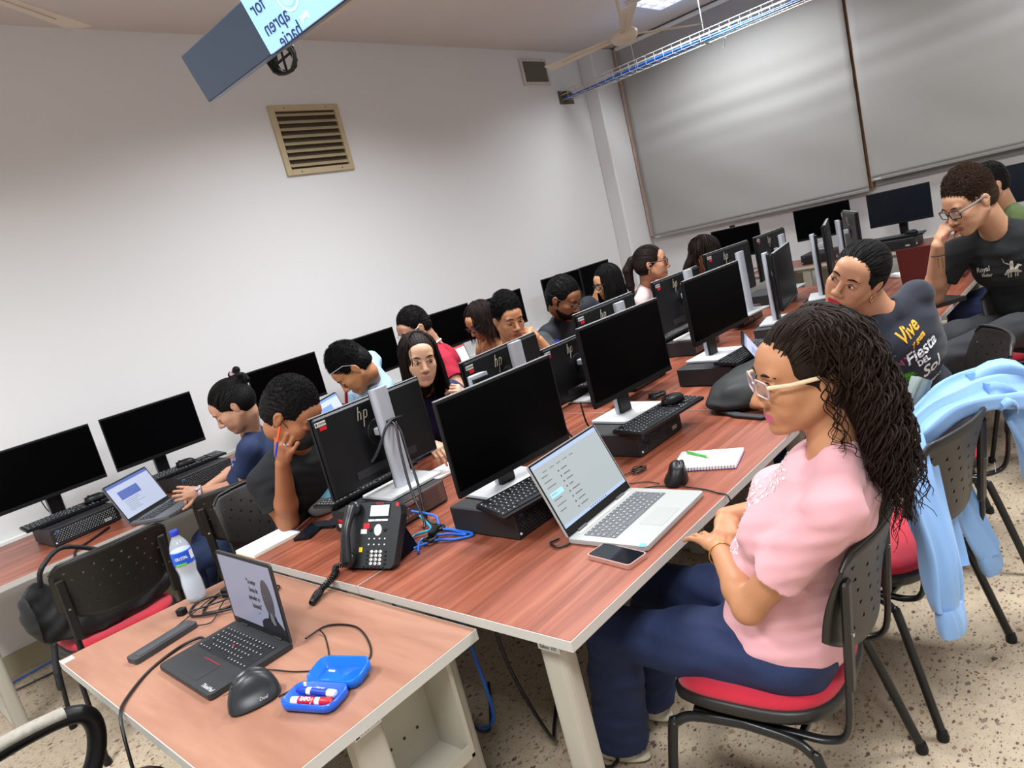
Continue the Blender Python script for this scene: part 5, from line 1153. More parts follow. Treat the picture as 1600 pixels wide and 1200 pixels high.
# ---- hands --------------------------------------------------------------
def hand(V, wrist, d, nrm_, side, sc=1.0, curl=(20, 25, 20), spread=6, thumb=(35, 15), curls=None, k=.0035):
    """d: direction towards fingers; nrm_: back-of-hand normal; side: +1 thumb lies towards cross(d,n) side"""
    d = nrm(d); n = nrm(A(nrm_, float) - d * (A(nrm_, float) @ d)); s_ = np.cross(d, n) * side
    W = A(wrist, float)
    V.cone(W, W + d * .03 * sc, .024 * sc, .026 * sc, k=.012, flat=(n, 1.5))
    V.cone(W + d * .035 * sc + s_ * .016 * sc, W + d * .075 * sc + s_ * .020 * sc, .016 * sc, .0135 * sc, k=.012); V.cone(W + d * .03 * sc - s_ * .014 * sc, W + d * .072 * sc - s_ * .022 * sc, .016 * sc, .0125 * sc, k=.012); V.cone(W + d * .03 * sc, W + d * .078 * sc, .016 * sc, .013 * sc, k=.012)
    tips = []
    for i, (o, L, r) in enumerate(((.029, .92, .0090), (.0098, 1.03, .0092), (-.0100, .97, .0088), (-.0285, .78, .0078))):
        c = curls[i] if curls else curl; p = W + d * (.083 - .006 * abs(i - 1.3)) * sc + s_ * o * sc; a = D2(spread * (1.3 - i)) ; dd = nrm(d * math.cos(a) + s_ * math.sin(a)); nn = n; ang = 0
        for j, (ln, q) in enumerate(((.044, c[0]), (.027, c[1]), (.021, c[2]))):
            ang += D2(q); v = dd * math.cos(ang) - nn * math.sin(ang); p2 = p + v * ln * L * sc; V.cone(p, p2, r * sc * (1 - .07 * j), r * sc * (.93 - .09 * j), k=k if j else .006); p = p2
        tips.append(p)
    a, b_ = D2(thumb[0]), D2(thumb[1]); p = W + d * .025 * sc + s_ * .024 * sc - n * .004 * sc
    v = nrm(d * math.cos(a) + s_ * math.sin(a) - n * math.sin(b_)); p2 = p + v * .042 * sc; V.cone(p, p2, .0150 * sc, .0115 * sc, k=.01)
    v2 = nrm(v + d * .35 - n * .12); p3 = p2 + v2 * .032 * sc; V.cone(p2, p3, .0112 * sc, .0098 * sc, k=.004); v3 = nrm(v2 + d * .3 - n * .1); V.cone(p3, p3 + v3 * .022 * sc, .0098 * sc, .0078 * sc, k=.004)
    return tips
# ---- hair strands ---------------------------------------------------------
def strand_mesh(paths, R, n=5):
    """paths: (S, K, 3); R: (S, K) radii"""
    S, K, _ = paths.shape; T = np.gradient(paths, axis=1); T /= np.linalg.norm(T, axis=2, keepdims=True) + 1e-9
    ref = np.tile(A([.3, .2, .93]), (S, K, 1)); U = np.cross(T, ref); U /= np.linalg.norm(U, axis=2, keepdims=True) + 1e-9; W_ = np.cross(T, U)
    an = np.arange(n) * 2 * PI / n; V_ = paths[:, :, None, :] + R[:, :, None, None] * (U[:, :, None, :] * np.cos(an)[None, None, :, None] + W_[:, :, None, :] * np.sin(an)[None, None, :, None])
    V_ = V_.reshape(-1, 3); base = np.arange(S)[:, None, None] * K * n + np.arange(K - 1)[None, :, None] * n; j = np.arange(n)[None, None, :]; jn = (j + 1) % n
    F_ = np.stack([base + j, base + jn, base + n + jn, base + n + j], -1).reshape(-1, 4); return V_, F_
def strands(H, torso, n, L, seed, wave=.0, wl=.05, r=.0022, az=(-180, 180), outw=.012, K=26, part=0, el0=(5, 75), flare=.0, droop=.9, hang=None, tvar=.2, clear=.006, pull=0):
    rg = np.random.RandomState(seed); out = []; down = A([0, 0, -1.])
    g = 0; az0 = rg.uniform(az[0], az[1], n); e0 = rg.uniform(el0[0], el0[1], n)
    # points on the scalp (head frame): az 0 = face, 180 = back
    a = np.radians(az0); e = np.radians(e0); rad = A([.083 + outw, .100 + outw, .094 + outw]) * H.s
    X = np.stack([np.sin(a) * np.cos(e), np.cos(a) * np.cos(e), np.sin(e)], 1); C_ = H.c + (A([0, -.022, .034]) * H.s) @ H.F
    P = C_ + (X * rad) @ H.F; path = [P.copy()]; ln = L * rg.uniform(1 - tvar, 1 + tvar * .5, n); step = ln / (K - 1)
    side = (X * A([1, .6, 0])) @ H.F; side[:, 2] = 0; side /= np.linalg.norm(side, axis=1, keepdims=True) + 1e-9; lift = rg.uniform(.0, 1, n)[:, None]
    ph = rg.uniform(0, 6.3, n); fr = 2 * PI / (wl * rg.uniform(.75, 1.3, n)); am = wave * rg.uniform(.5, 1.3, n)
    V0 = down[None] * droop + side * (.25 + flare); vel = V0 / np.linalg.norm(V0, axis=1, keepdims=True)
    back = -H.F[1] * pull
    for k in range(1, K):
        vel = vel * .72 + .28 * (down[None] + back * (1 if k < K * .35 else .1) + side * flare * .4); vel /= np.linalg.norm(vel, axis=1, keepdims=True)
        P = P + vel * step[:, None]
        q = ((P - C_) @ H.F.T) / (rad * (1 + .06 * lift)); ql = np.linalg.norm(q, axis=1, keepdims=True); ins = ql < 1; P = np.where(ins, C_ + ((q / (ql + 1e-9)) * (rad * (1 + .06 * lift))) @ H.F, P)
        if torso is not None:
            for _ in range(2):
                d = torso.ev(P); m_ = d < clear + .02 * lift[:, 0]
                if m_.any(): G_ = torso.grad(P[m_]); G_ /= np.linalg.norm(G_, axis=1, keepdims=True) + 1e-9; P[m_] += G_ * ((clear + .02 * lift[m_, 0]) - d[m_])[:, None]
        path.append(P.copy())
    Q_ = np.stack(path, 1); s_ = np.arange(K)[None] * step[:, None]; env = np.clip(np.arange(K) / (K * .3), 0, 1)[None]
    lat = np.cross(vel, side); lat /= np.linalg.norm(lat, axis=1, keepdims=True) + 1e-9
    Q_ = Q_ + lat[:, None] * (am[:, None] * env * np.sin(s_ * fr[:, None] + ph[:, None]))[..., None] + side[:, None] * (am[:, None] * env * (np.cos(s_ * fr[:, None] + ph[:, None]) + .6))[..., None]
    R = r * rg.uniform(.6, 1.25, n)[:, None] * (1 - .75 * (np.arange(K) / (K - 1))[None] ** 2.5)
    return Q_, R
def pull_strands(H, n, tgt, seed, r=.0016, outw=.010, K=12, az=(-180, 180), el=(-25, 85)):
    """strands combed over the scalp to a gathering point tgt (head frame)"""
    rg = np.random.RandomState(seed); a = np.radians(rg.uniform(az[0], az[1], n)); e = np.radians(rg.uniform(el[0], el[1], n)); X = np.stack([np.sin(a) * np.cos(e), np.cos(a) * np.cos(e), np.sin(e)], 1)
    c = A([0, -.022, .034]); rad = A([.075, .094, .087]) + outw; Y = c + X * rad
    keep = (((Y - A([0, .130, -.012])) / A([.066, .080, .078])) ** 2).sum(1) > 1.12; keep &= ~((np.abs(X[:, 0]) > .5) & (X[:, 1] > -.15) & (X[:, 2] < .12)); X = X[keep]
    t_ = (A(tgt) - c) / rad; t_ = t_ / np.linalg.norm(t_); u = np.linspace(0, 1, K)[None, :, None]; D_ = X[:, None] * (1 - u) + t_[None, None] * u; D_ /= np.linalg.norm(D_, axis=2, keepdims=True) + 1e-9
    Q_ = (c + D_ * rad * (1 + .012 * rg.uniform(0, 1, len(X)))[:, None, None]) * H.s @ H.F + H.c; return Q_, np.full((len(X), K), r) * (1 - .3 * u[..., 0])
def hair_mats(name, col, rough=.5): return mat('hair_' + name, col, .58, vary=.35, vscale=90, spec=.14, bump=.5, bscale=350)
# ---- whole person ---------------------------------------------------------
def lerp(a, b, t): return A(a) * (1 - t) + A(b) * t
def person(label, hip, neck, fyaw, H, skin, shirt_m, pants_m, arms, legs, size=1.0, male=False, bulk=1.0, belly=0, bust=0, sleeve='short', hair=None, hair_m=None, vx=.0045, closed=True, look=(0, 0),
           vneck=0, extra=None, lipc=None, sh_w=None, group=None, hairfn=None, lower=True, shoe_m=None, wrinkle=.0022, skirt=False, beard=False, armr=1.0, strandfn=None, collar=None, brow=.0032, bare=0):
    hip, neck = A(hip, float), A(neck, float); dn = np.linalg.norm(H.c - neck); neck = neck + (H.c - neck) * max(0, 1 - .178 * H.s / dn); up = nrm(neck - hip); fw = A([math.cos(D2(fyaw)), math.sin(D2(fyaw)), 0]); F = frame(fw, up); r_, f_, u_ = F; L = np.linalg.norm(neck - hip)
    sw = sh_w or (.19 if male else .165) * size; org = (hip[0], hip[1], 0.0)
    sh = {s_: neck - u_ * .055 + r_ * s_ * sw for s_ in (-1, 1)}
    for s_ in (-1, 1):
        if arms.get(s_, {}).get('sh') is not None: sh[s_] = A(arms[s_]['sh'], float)
    def torso(V, g, k=.05):
        b = bulk
        V.ell(hip + u_ * .03, (.165 * b, .125 * b + belly * .4, .13), F, k=k, grow=g); V.ell(hip + u_ * .17 + f_ * belly * .5, (.135 * b, .105 * b + belly, .14), F, k=k, grow=g)
        V.ell(neck - u_ * .22 - f_ * .005, (.150 * b, .108 * b, .15), F, k=k, grow=g); V.ell(neck - u_ * .115 - f_ * .015, (.150 * b, .085 * b, .085), F, k=k, grow=g)
        for s_ in (-1, 1):
            V.cone(neck - u_ * .022 + r_ * s_ * .035 - f_ * .01, sh[s_] - r_ * s_ * .02, .040 + g, .050 * (1.08 if male else .90) * armr + g, k=.04)
            if bust: V.ell(neck - u_ * .235 + r_ * s_ * .075 + f_ * (.085 * b), (.066, .055 + bust, .068), F, k=.05, grow=g)
    B = Vol(); torso(B, -.011); hb = H.P(0, -.030, -.075); B.cone(neck - u_ * .03, hb, .056 if male else .047, .053 if male else .044, k=.025); B.cone(neck - f_ * .0 - u_ * .01, H.P(0, -.045, -.03), .054 if male else .044, .05, k=.02)
    H.skin(B, closed)
    ar = (.98 if male else .86) * size * armr
    for s_, a in arms.items():
        el, w_ = A(a['el'], float), A(a['wr'], float); B.cone(sh[s_], lerp(sh[s_], el, .45), .050 * ar, .046 * ar, k=.03); B.cone(lerp(sh[s_], el, .4), el, .047 * ar, .039 * ar, k=.02)
        m_ = lerp(el, w_, .3); B.cone(el, m_, .039 * ar, .041 * ar, k=.02); B.cone(m_, w_, .041 * ar, .026 * ar, k=.02)
        if 'd' in a: hand(B, w_ + nrm(w_ - el) * .004, a['d'], a['n'], a.get('side', 1), (1.04 if male else .93) * size, a.get('curl', (18, 22, 18)), a.get('spread', 5), a.get('thumb', (35, 15)), a.get('curls'))
    v, q = B.mesh(vx); body_m = mat('skin_' + skin, skin, .48, bump=.08, bscale=500, spec=.35); c = v[q].mean(1); mi = np.zeros(len(q), int)
    lc = H.loc(c); lp = (np.abs(lc[:, 0]) < .0235) & (lc[:, 1] > .079) & (lc[:, 2] > -.0815 + .22 * np.abs(lc[:, 0])) & (lc[:, 2] < -.0570 - .16 * np.abs(lc[:, 0])); mi[lp] = 1
    lipm = mat('lip_' + (lipc or skin), lipc or '8E5348', .4)
    root = mesh_obj('person', v, q, [body_m, lipm], None, org, mi); root.location = org; tag(root, label, 'person', group)
    # clothing
    S = Vol(); torso(S, .004)
    for s_, a in arms.items():
        el, w_ = A(a['el'], float), A(a['wr'], float)
        if sleeve == 'short':
            e = lerp(sh[s_], el, .62); d = nrm(el - sh[s_]); S.cone(sh[s_], e + d * .02, .058 * ar + .004, .060 * ar + .004, k=.035, cut=(e, d))
        elif sleeve == 'long':
            S.chain([sh[s_], lerp(sh[s_], el, .5), el], [.060 * ar, .056 * ar, .050 * ar], k=.03); d = nrm(w_ - el); e = lerp(el, w_, .93); S.cone(el, e + d * .02, .050 * ar, .036 * ar, k=.025, cut=(e, d))
    S.cone(neck - u_ * (.004 if male else .012) + f_ * .012, neck + u_ * .24 + f_ * .10, .058 if male else .054, .12, k=.006, op=-1)
    for s_ in (-1, 1): pass
    if vneck: S.cone(neck + f_ * .09, neck - u_ * vneck + f_ * .11, .045, .012, k=.005, op=-1)
    if bare: S.cone(neck + r_ * sw * 1.1, neck - r_ * sw * 1.1, .075, .075, k=.005, op=-1)
    if sleeve == 'none': [S.ell(sh[s_] + r_ * s_ * .035, (.055, .075, .085), F, k=.01, op=-1) for s_ in (-1, 1)]
    S.noise = wr(wrinkle, 1.0, int(abs(hip[0] * 991)) % 97); v, q = S.mesh(max(vx, .0045)); so = mesh_obj('shirt', v, q, shirt_m, root, org)
    T = Vol(); T.ell(hip - u_ * .0, (.175 * bulk, .135 * bulk, .125), F, k=.05)
    for s_, lg in legs.items():
        hj = hip + r_ * s_ * .085 - A([0, 0, .02]); kn, an = A(lg['kn'], float), A(lg['an'], float); lr = bulk * (1.0 if not skirt else 1.1)
        T.cone(hj, lerp(hj, kn, .5), .092 * lr, .080 * lr, k=.04); T.cone(lerp(hj, kn, .5), kn, .080 * lr, .063 * lr, k=.03); fl = lg.get('flare', 1.0)
        m_ = lerp(kn, an, .35); T.cone(kn, m_, .063 * lr, .060 * lr * fl ** .3, k=.03); d = nrm(an - kn); T.cone(m_, an + d * .03, .060 * lr * fl ** .3, .050 * fl, k=.02, cut=(an, d))
    T.noise = wr(wrinkle * 1.2, .8, 5)
    if lower:
        v, q = T.mesh(max(vx, .006)); mesh_obj('trousers', v, q, pants_m, root, org)
        for s_, lg in legs.items():
            if 'toe' in lg:
                an = A(lg['an'], float); ft = nrm(A(lg['toe'], float)); ft = nrm(A([ft[0], ft[1], 0])); Z = Vol(); g = A([an[0], an[1], 0]); FS = frame(ft, (0, 0, 1))
                Z.cone(an - A([0, 0, .02]), g + A([0, 0, .05]) - ft * .01, .043, .042, k=.02); Z.cone(g + A([0, 0, .045]), g + ft * .15 + A([0, 0, .036]), .042, .034, k=.03, flat=(FS[0], 1.0)); Z.ell(g + ft * .06 + A([0, 0, .018]), (.050, .145, .020), FS, k=.008); Z.half(g, (0, 0, -1), g - .3, g + .3)
                v, q = Z.mesh(.005); mesh_obj('shoe', v, q, shoe_m or m_blk, root, org)
    # hair
    HV = Vol()
    if hairfn:
        hairfn(HV, H); v, q = HV.mesh(max(vx * .8, .0035)); ho = mesh_obj('hair', v, q, hair_m, root, org)
        if strandfn:
            tor = Vol(); torso(tor, .008, .05); Ls = strandfn(H, tor); vs, fs, o = [], [], 0
            for Q_, R_ in Ls: a, b = strand_mesh(Q_, R_); vs.append(a); fs.append(b + o); o += len(a)
            st_ = mesh_obj('hair_strands', np.concatenate(vs), np.concatenate(fs), hair_m, root, org); tag(st_, kind='stuff')
    face_parts(H, B, root, org, hair_m or m_pupil, closed, look, brow)
    if beard:
        BD = Vol(); H.e(BD, (0, .036, -.068), (.062, .066, .052), k=.02)
        for s_ in (-1, 1): H.cn(BD, (s_ * .064, .004, -.01), (s_ * .055, .01, -.055), .008, .016, k=.02)
        H.cn(BD, (-.024, .090, -.051), (.024, .090, -.051), .0045, .0045, k=.006)
        H.e(BD, (0, .095, -.069), (.024, .025, .0125), k=.006, op=-1); H.e(BD, (0, .10, -.02), (.050, .05, .028), k=.012, op=-1); H.e(BD, (0, -.02, -.13), (.1, .07, .05), k=.012, op=-1)
        for s_ in (-1, 1): H.e(BD, (s_ * .042, .068, -.030), (.030, .03, .020), k=.01, op=-1)
        BD.noise = wr(.0012, 6, 2); v, q = BD.mesh(.0035); mesh_obj('beard', v, q, hair_m, root, org)
    ctx = dict(root=root, org=org, F=F, neck=neck, hip=hip, sh=sh, B=B, S=S, H=H, T=T, shirt=so)
    if extra: extra(ctx)
    return ctx
def onsurf(V, p, d, far=.4, n=160):
    """first hit of the ray p+t*d with the volume"""
    ts = np.linspace(0, far, n); P = A(p) + ts[:, None] * nrm(d); D = V.ev(P); i = int(np.argmax(D < 0)); return P[i] if (D < 0).any() else None
def decal(ctx, name, m_, geo, p, d, up, sc=1, off=.003, V=None):
    """print (2d mesh in x,y) wrapped on the shirt: each vertex projected along -d"""
    me = bpy.data.meshes.new('d'); me.from_pydata(geo.v, [], geo.f); bm = bmesh.new(); bm.from_mesh(me); bmesh.ops.triangulate(bm, faces=bm.faces)
    for _ in range(3):
        le = [e for e in bm.edges if e.calc_length() * sc > .007]
        if not le: break
        bmesh.ops.subdivide_edges(bm, edges=le, cuts=1); bmesh.ops.triangulate(bm, faces=bm.faces)
    bm.verts.ensure_lookup_table(); geo = MB(); geo.v = [tuple(v.co) for v in bm.verts]; geo.f = [[v.index for v in f.verts] for f in bm.faces]; bm.verts.index_update(); geo.f = [[v.index for v in f.verts] for f in bm.faces]; bm.free(); bpy.data.meshes.remove(me)
    d = nrm(d); u = nrm(A(up) - d * (A(up) @ d)); r = np.cross(u, d); V = V or ctx['S']; b = MB(); vs = []
    X = A([list(q) for q in geo.v], float); P0 = A(p) + (X[:, 0:1] * r + X[:, 1:2] * u) * sc + d * .21; ts = np.linspace(0, .42, 170); bad = []
    allP = P0[:, None] - ts[None, :, None] * d; D = V.ev(allP.reshape(-1, 3)).reshape(len(P0), -1); hit = D < 0; i = np.argmax(hit, 1); ok = hit.any(1); i = np.where(ok, i, len(ts) // 2)
    Q_ = allP[np.arange(len(P0)), i] + d * off; fs = [f for f in geo.f if all(ok[j] for j in f)]
    b.add([tuple(q) for q in Q_], fs, 0, False); O = b.build(name, m_, ctx['root']); O.data.transform(T3(-Vector(ctx['org']))); return O

def tufts(H, n, L, curl, seed, outw=.008, top=.012, r=.0013, K=8, zmin=-.02, fwd=.4):
    """short tousled locks standing off the scalp"""
    rg = np.random.RandomState(seed); X = rg.normal(size=(n * 2, 3)); X /= np.linalg.norm(X, axis=1, keepdims=True); c = A([0, -.022, .034 + top / 2]); rad = A([.075, .094, .087 + top / 2]) + outw; Y = c + X * rad
    keep = ((((Y - A([0, .130, -.012])) / A([.066, .080, .076])) ** 2).sum(1) > 1.05) & (Y[:, 2] > zmin - .3 * np.clip(-Y[:, 1] - .03, 0, 1) + .35 * np.clip(Y[:, 1] + .01, 0, 1)); X, Y = X[keep], Y[keep]
    N_ = X / rad; N_ /= np.linalg.norm(N_, axis=1, keepdims=True); T_ = rg.normal(size=X.shape) + A([0, fwd, 0]); T_ -= N_ * (T_ * N_).sum(1, keepdims=True); T_ /= np.linalg.norm(T_, axis=1, keepdims=True); B_ = np.cross(N_, T_)
    Ls = L * rg.uniform(.6, 1.2, len(X)) * np.clip(.45 + .75 * X[:, 2], .35, 1.2); ph = curl * rg.uniform(.5, 1.3, len(X)); P = Y - N_ * .004; path = [P.copy()]
    for k in range(1, K):
        a = ph * k / K; D_ = N_ * (.75 * np.cos(k / K * 2.0))[..., None] + T_ * np.cos(a)[:, None] + B_ * np.sin(a)[:, None] if np.ndim(np.cos(k / K)) else N_ * (.75 * math.cos(k / K * 2.0)) + T_ * np.cos(a)[:, None] + B_ * np.sin(a)[:, None]
        P = P + D_ / np.linalg.norm(D_, axis=1, keepdims=True) * (Ls / (K - 1))[:, None]; path.append(P.copy())
    Q_ = np.stack(path, 1); Q_ = (Q_ * H.s) @ H.F + H.c; R = r * rg.uniform(.7, 1.3, len(X))[:, None] * (1 - .7 * (np.arange(K) / (K - 1))[None] ** 2); return Q_, R
# ------------------------------------------------------------ people
m_pinkT = mat('pink_cotton', 'D09AA0', .85, bump=.25, bscale=700, sheen=.15)
m_denim = mat('denim_blue', '18264A', .8, bump=.5, bscale=900, vary=.25, vscale=60)
m_navy = mat('navy_cotton', '151A28', .85, bump=.25, bscale=700, sheen=.1)
m_black_c = mat('black_cotton', '121417', .85, bump=.25, bscale=700)
m_scrub = mat('scrubs_navy', '1A2A4C', .8, bump=.25, bscale=700)
m_greyj = mat('grey_denim', '26272B', .85, bump=.4, bscale=900, vary=.2, vscale=50)
m_shoew = mat('shoe_cream', 'BDB29C', .7)
h_pink = hair_mats('darkbrown_curls', '20150F', .38)
def pink_hair(V, H):
    H.cap(V, t=.010, top=.0, back=.010, low=-.075, hairline=.060)
    H.e(V, (0, -.070, -.07), (.074, .050, .10), k=.03)
    H.e(V, (0, .095, -.045), (.10, .115, .075), k=.012, op=-1)
    V.noise = lambda P: .0022 * np.sin(H.loc(P)[:, 0] * 260 + 3 * np.sin(H.loc(P)[:, 1] * 40) + 2 * np.sin(H.loc(P)[:, 2] * 50))
def pink_str(H, t):
    return [pull_strands(H, 620, (.02, -.10, .055), 8, r=.0014, outw=.011, el=(-5, 88)),
            strands(H, t, 620, .37, 1, wave=.008, wl=.10, r=.0024, az=(98, 262), el0=(-12, 80), K=40, outw=.004, flare=.06, pull=.12),
            strands(H, t, 260, .36, 5, wave=.013, wl=.085, r=.0028, az=(100, 260), el0=(-5, 60), K=40, outw=.008, flare=.12, pull=.2),
            strands(H, t, 130, .35, 2, wave=.012, wl=.08, r=.0024, az=(-112, -84), el0=(15, 80), K=36, outw=.004, flare=.08, pull=.35),
            strands(H, t, 90, .33, 3, wave=.012, wl=.08, r=.0024, az=(84, 112), el0=(15, 80), K=36, outw=.004, flare=.08, pull=.3),
            strands(H, t, 10, .30, 4, wave=.010, wl=.065, r=.0018, az=(-84, -70), el0=(25, 55), K=36, outw=.003, flare=.05, pull=.15),
            strands(H, t, 10, .27, 6, wave=.010, wl=.065, r=.0018, az=(60, 84), el0=(25, 60), K=34, outw=.004, flare=.10)]
def pink_extra(c):
    H = c['H']; glasses(H, c['root'], c['org'], mat('clear_pink_frame', 'C9A9A8', .15, trans=.35, ior=1.2), mat('temple_cream', 'D3BC9A', .4), W=.030, Hh=.0165, r=.0021, y=.106)
    # dotted white print down the front
    g = MB(); rg = random.Random(4)
    for i in range(260): x, y = rg.uniform(-.06, .06), rg.uniform(-.16, .12); s_ = rg.uniform(.0015, .0035); g.add([(x - s_ * 2, y, 0), (x, y + s_, 0), (x + s_ * 2, y, 0), (x, y - s_, 0)], [(0, 3, 2, 1)])
    decal(c, 'white_print', mat('print_white', 'E4DCDD', .7), g, c['neck'] - c['F'][2] * .20, c['F'][1], c['F'][2])
    b = MB(); w_ = A([.415, -.175, .765]); b.tube([tuple(w_ + .031 * (A([.7, -.72, 0]) * math.cos(a) * 1.0 + A([0, 0, 1.]) * math.sin(a))) for a in np.linspace(0, 2 * PI, 25)[:-1]], .0018, 6, closed=True)
    o = b.build('bracelet', mat('gold', 'B98A4A', .3, metal=.8), c['root']); o.data.transform(T3(-Vector(c['org'])))
HP_ = Head((.462, -.438, 1.206), 131, -2, 4, 1.06)
person('woman in pink t-shirt and jeans with long dark curls, seated by the silver laptop', (.49, -.27, .545), (.46, -.475, 1.055), 104, HP_, 'AE7A58', m_pinkT, m_denim,
       {-1: dict(el=(.30, -.285, .705), wr=(.425, -.165, .775), d=(.62, .72, -.05), n=(.1, -.1, 1), side=1, curl=(8, 14, 10), spread=9, sh=(.300, -.510, .968)),
        1: dict(el=(.70, -.25, .77), wr=(.545, -.135, .805), d=(-.86, -.42, -.25), n=(.3, -.1, 1), side=-1, curl=(22, 34, 22), spread=4, thumb=(30, 30), sh=(.622, -.45, .968))},
       {-1: dict(kn=(.36, .19, .50), an=(.42, .30, .075), flare=1.75, toe=(-.1, 1, 0)), 1: dict(kn=(.62, .20, .50), an=(.62, .32, .075), flare=1.7, toe=(.2, 1, 0))},
       bulk=1.10, belly=.03, bust=.002, hairfn=pink_hair, hair_m=h_pink, strandfn=pink_str, vx=.0032, closed=False, look=(-.001, -.001), extra=pink_extra, lipc='B4526A', armr=1.04, wrinkle=.0038, shoe_m=m_shoew, vneck=0)
# ---- hair styles
def sleek(V, H, t=.009, **k):
    H.cap(V, t=t, low=-.07, hairline=.060, **k)
    V.noise = lambda P: .0012 * np.sin(np.arctan2(H.loc(P)[:, 0], H.loc(P)[:, 2] + .03) * 70)
def short(n=170, r=.012,  t=.010, top=.014, seed=1, low=-.05, side=.006, zmin=.035, hl=.058):
    def f(V, H):
        H.cap(V, t=.0075, top=top, low=low, hairline=hl, side=side); V.noise = wr(.0022, 3, seed)
    return f
def longh(back=.05):
    def f(V, H): sleek(V, H, .010); H.e(V, (0, -.065, -.09), (.066, .040, .11), k=.03)
    return f
def longs(L, n=420, az=(75, 285), front=True, wave=.003):
    def f(H, t):
        o = [strands(H, t, n, L, 11, wave=wave, wl=.2, r=.0030, az=az, el0=(-5, 86), K=26, outw=.004, flare=.05, clear=.004)]
        if front: o += [strands(H, t, n // 4, L, 12, wave=wave, wl=.2, r=.0028, az=(-100, -58), el0=(25, 85), K=26, outw=.004, flare=.06), strands(H, t, n // 4, L, 13, wave=wave, wl=.2, r=.0028, az=(58, 100), el0=(25, 85), K=26, outw=.004, flare=.06)]
        return o
    return f
h_blk = hair_mats('black', '0E0C0C', .38); h_br = hair_mats('brown', '2C1D13', .5); h_dk = hair_mats('darkbrown', '1C1310', .4)
def fin(c, mb, name, m_): o = mb.build(name, m_, c['root']); o.data.transform(T3(-Vector(c['org']))); return o
def toC(c, geo, M): return geo
# ---- woman in the navy printed shirt
HN = Head((1.63, -.205, 1.222), 168, -2, 33, 1.03)
def navy_hair(V, H):
    sleek(V, H, .008, back=.01); H.e(V, (.0, -.118, .02), (.040, .034, .036), k=.012); H.cn(V, (0, -.12, .0), (.02, -.125, -.10), .022, .010, k=.012)
def navy_extra(c):
    H = c['H']; b = MB()
    for q in (-1,): b.tube([Vector(H.P(q * .078, -.006 + .011 * math.cos(a), -.046 + .014 * math.sin(a))) for a in np.linspace(0, 2 * PI, 17)[:-1]], .0028, 8, closed=True)
    fin(c, b, 'earring', mat('gold_ring', 'C9A06A', .25, metal=1))
    F = c['F']; mid = c['neck'] * .70 + c['hip'] * .30; dirb = nrm(-F[1] * .97 - F[0] * .12)
    def T(txt, x, y, size, rot, m_, nm, sh=0): g = MB(); text_geo(g, txt, size, T3((x, y, 0)) @ RZ(rot), ext=0, bold=.0012, shear=sh); decal(c, nm, m_, g, mid, dirb, F[2])
    T('Vive', .0, .120, .055, .12, mat('print_yellow', 'D8A22C', .7), 'yellow_lettering', .3)
    T('y goza', .015, .085, .026, .12, MATS['print_yellow'], 'yellow_lettering', .3)
    T('Fiesta', .01, .040, .062, .05, mat('print_pale', 'D8D8DC', .7), 'white_lettering', .2)
    T('DEL', .0, .002, .03, .0, MATS['print_pale'], 'white_lettering'); T('Sol', .02, -.045, .07, .0, MATS['print_pale'], 'white_lettering', .2)
    T('BARRANQUILLA', .03, -.135, .014, 0, MATS['print_pale'], 'white_lettering')
    g = MB()
    for k in range(7): a = .3 + k * .42; g.tube([(-.075, -.03, 0), (-.075 + .022 * math.cos(a), -.03 + .022 * math.sin(a), 0), (-.075 + .036 * math.cos(a), -.03 + .030 * math.sin(a) - .008, 0)], [.0035, .003, .001], 4)
    g.tube([(-.075, -.03, 0), (-.07, -.06, 0), (-.058, -.085, 0)], .0035, 4); decal(c, 'green_palm', mat('print_green', '57B52A', .7), g, mid, dirb, F[2])
    g = MB(); g.tube([(.0 + .02 * k, -.105 + .008 * (-1) ** k, 0) for k in range(6)], .0035, 4); g.tube([(-.11 + .011 * math.cos(a), .052 + .011 * math.sin(a), 0) for a in np.linspace(0, 6.2, 12)], .003, 4, closed=True); g.tube([(-.10, .055, 0), (-.097, .088, 0), (-.085, .08, 0)], .003, 4); decal(c, 'blue_wave', mat('print_blue', '4E86D8', .7), g, mid, dirb, F[2])
    g = MB(); g.tube([(-.085, .045, 0), (-.07, .03, 0), (-.075, .055, 0)], .004, 4); g.tube([(-.06, .05, 0), (-.055, .055, 0)], .007, 6); decal(c, 'pink_note', mat('print_pink', 'D86A9E', .7), g, mid, dirb, F[2])
person('woman in a navy t-shirt with colourful back print, red lipstick and tied black hair', (2.0, -.25, .53), (1.745, -.255, 1.05), 56, HN, 'B07F62', m_navy, m_denim,
       {-1: dict(el=(1.52, .03, .80), wr=(1.60, .24, .775), d=(.4, 1, 0), n=(0, 0, 1), side=1), 1: dict(el=(2.12, -.03, .80), wr=(1.90, .14, .775), d=(-.6, .8, 0), n=(0, 0, 1), side=-1)},
       {-1: dict(kn=(1.80, .24, .51), an=(1.80, .28, .08), toe=(0, 1, 0)), 1: dict(kn=(2.03, .26, .51), an=(2.06, .30, .08), toe=(0, 1, 0))},
       bulk=1.22, belly=.015, bust=.002, hairfn=navy_hair, hair_m=h_blk, strandfn=lambda H, t: [pull_strands(H, 420, (0, -.11, .03), 3, outw=.009)], vx=.0034, closed=False, look=(.003, 0), extra=navy_extra, lipc='A8202E', wrinkle=.0035)
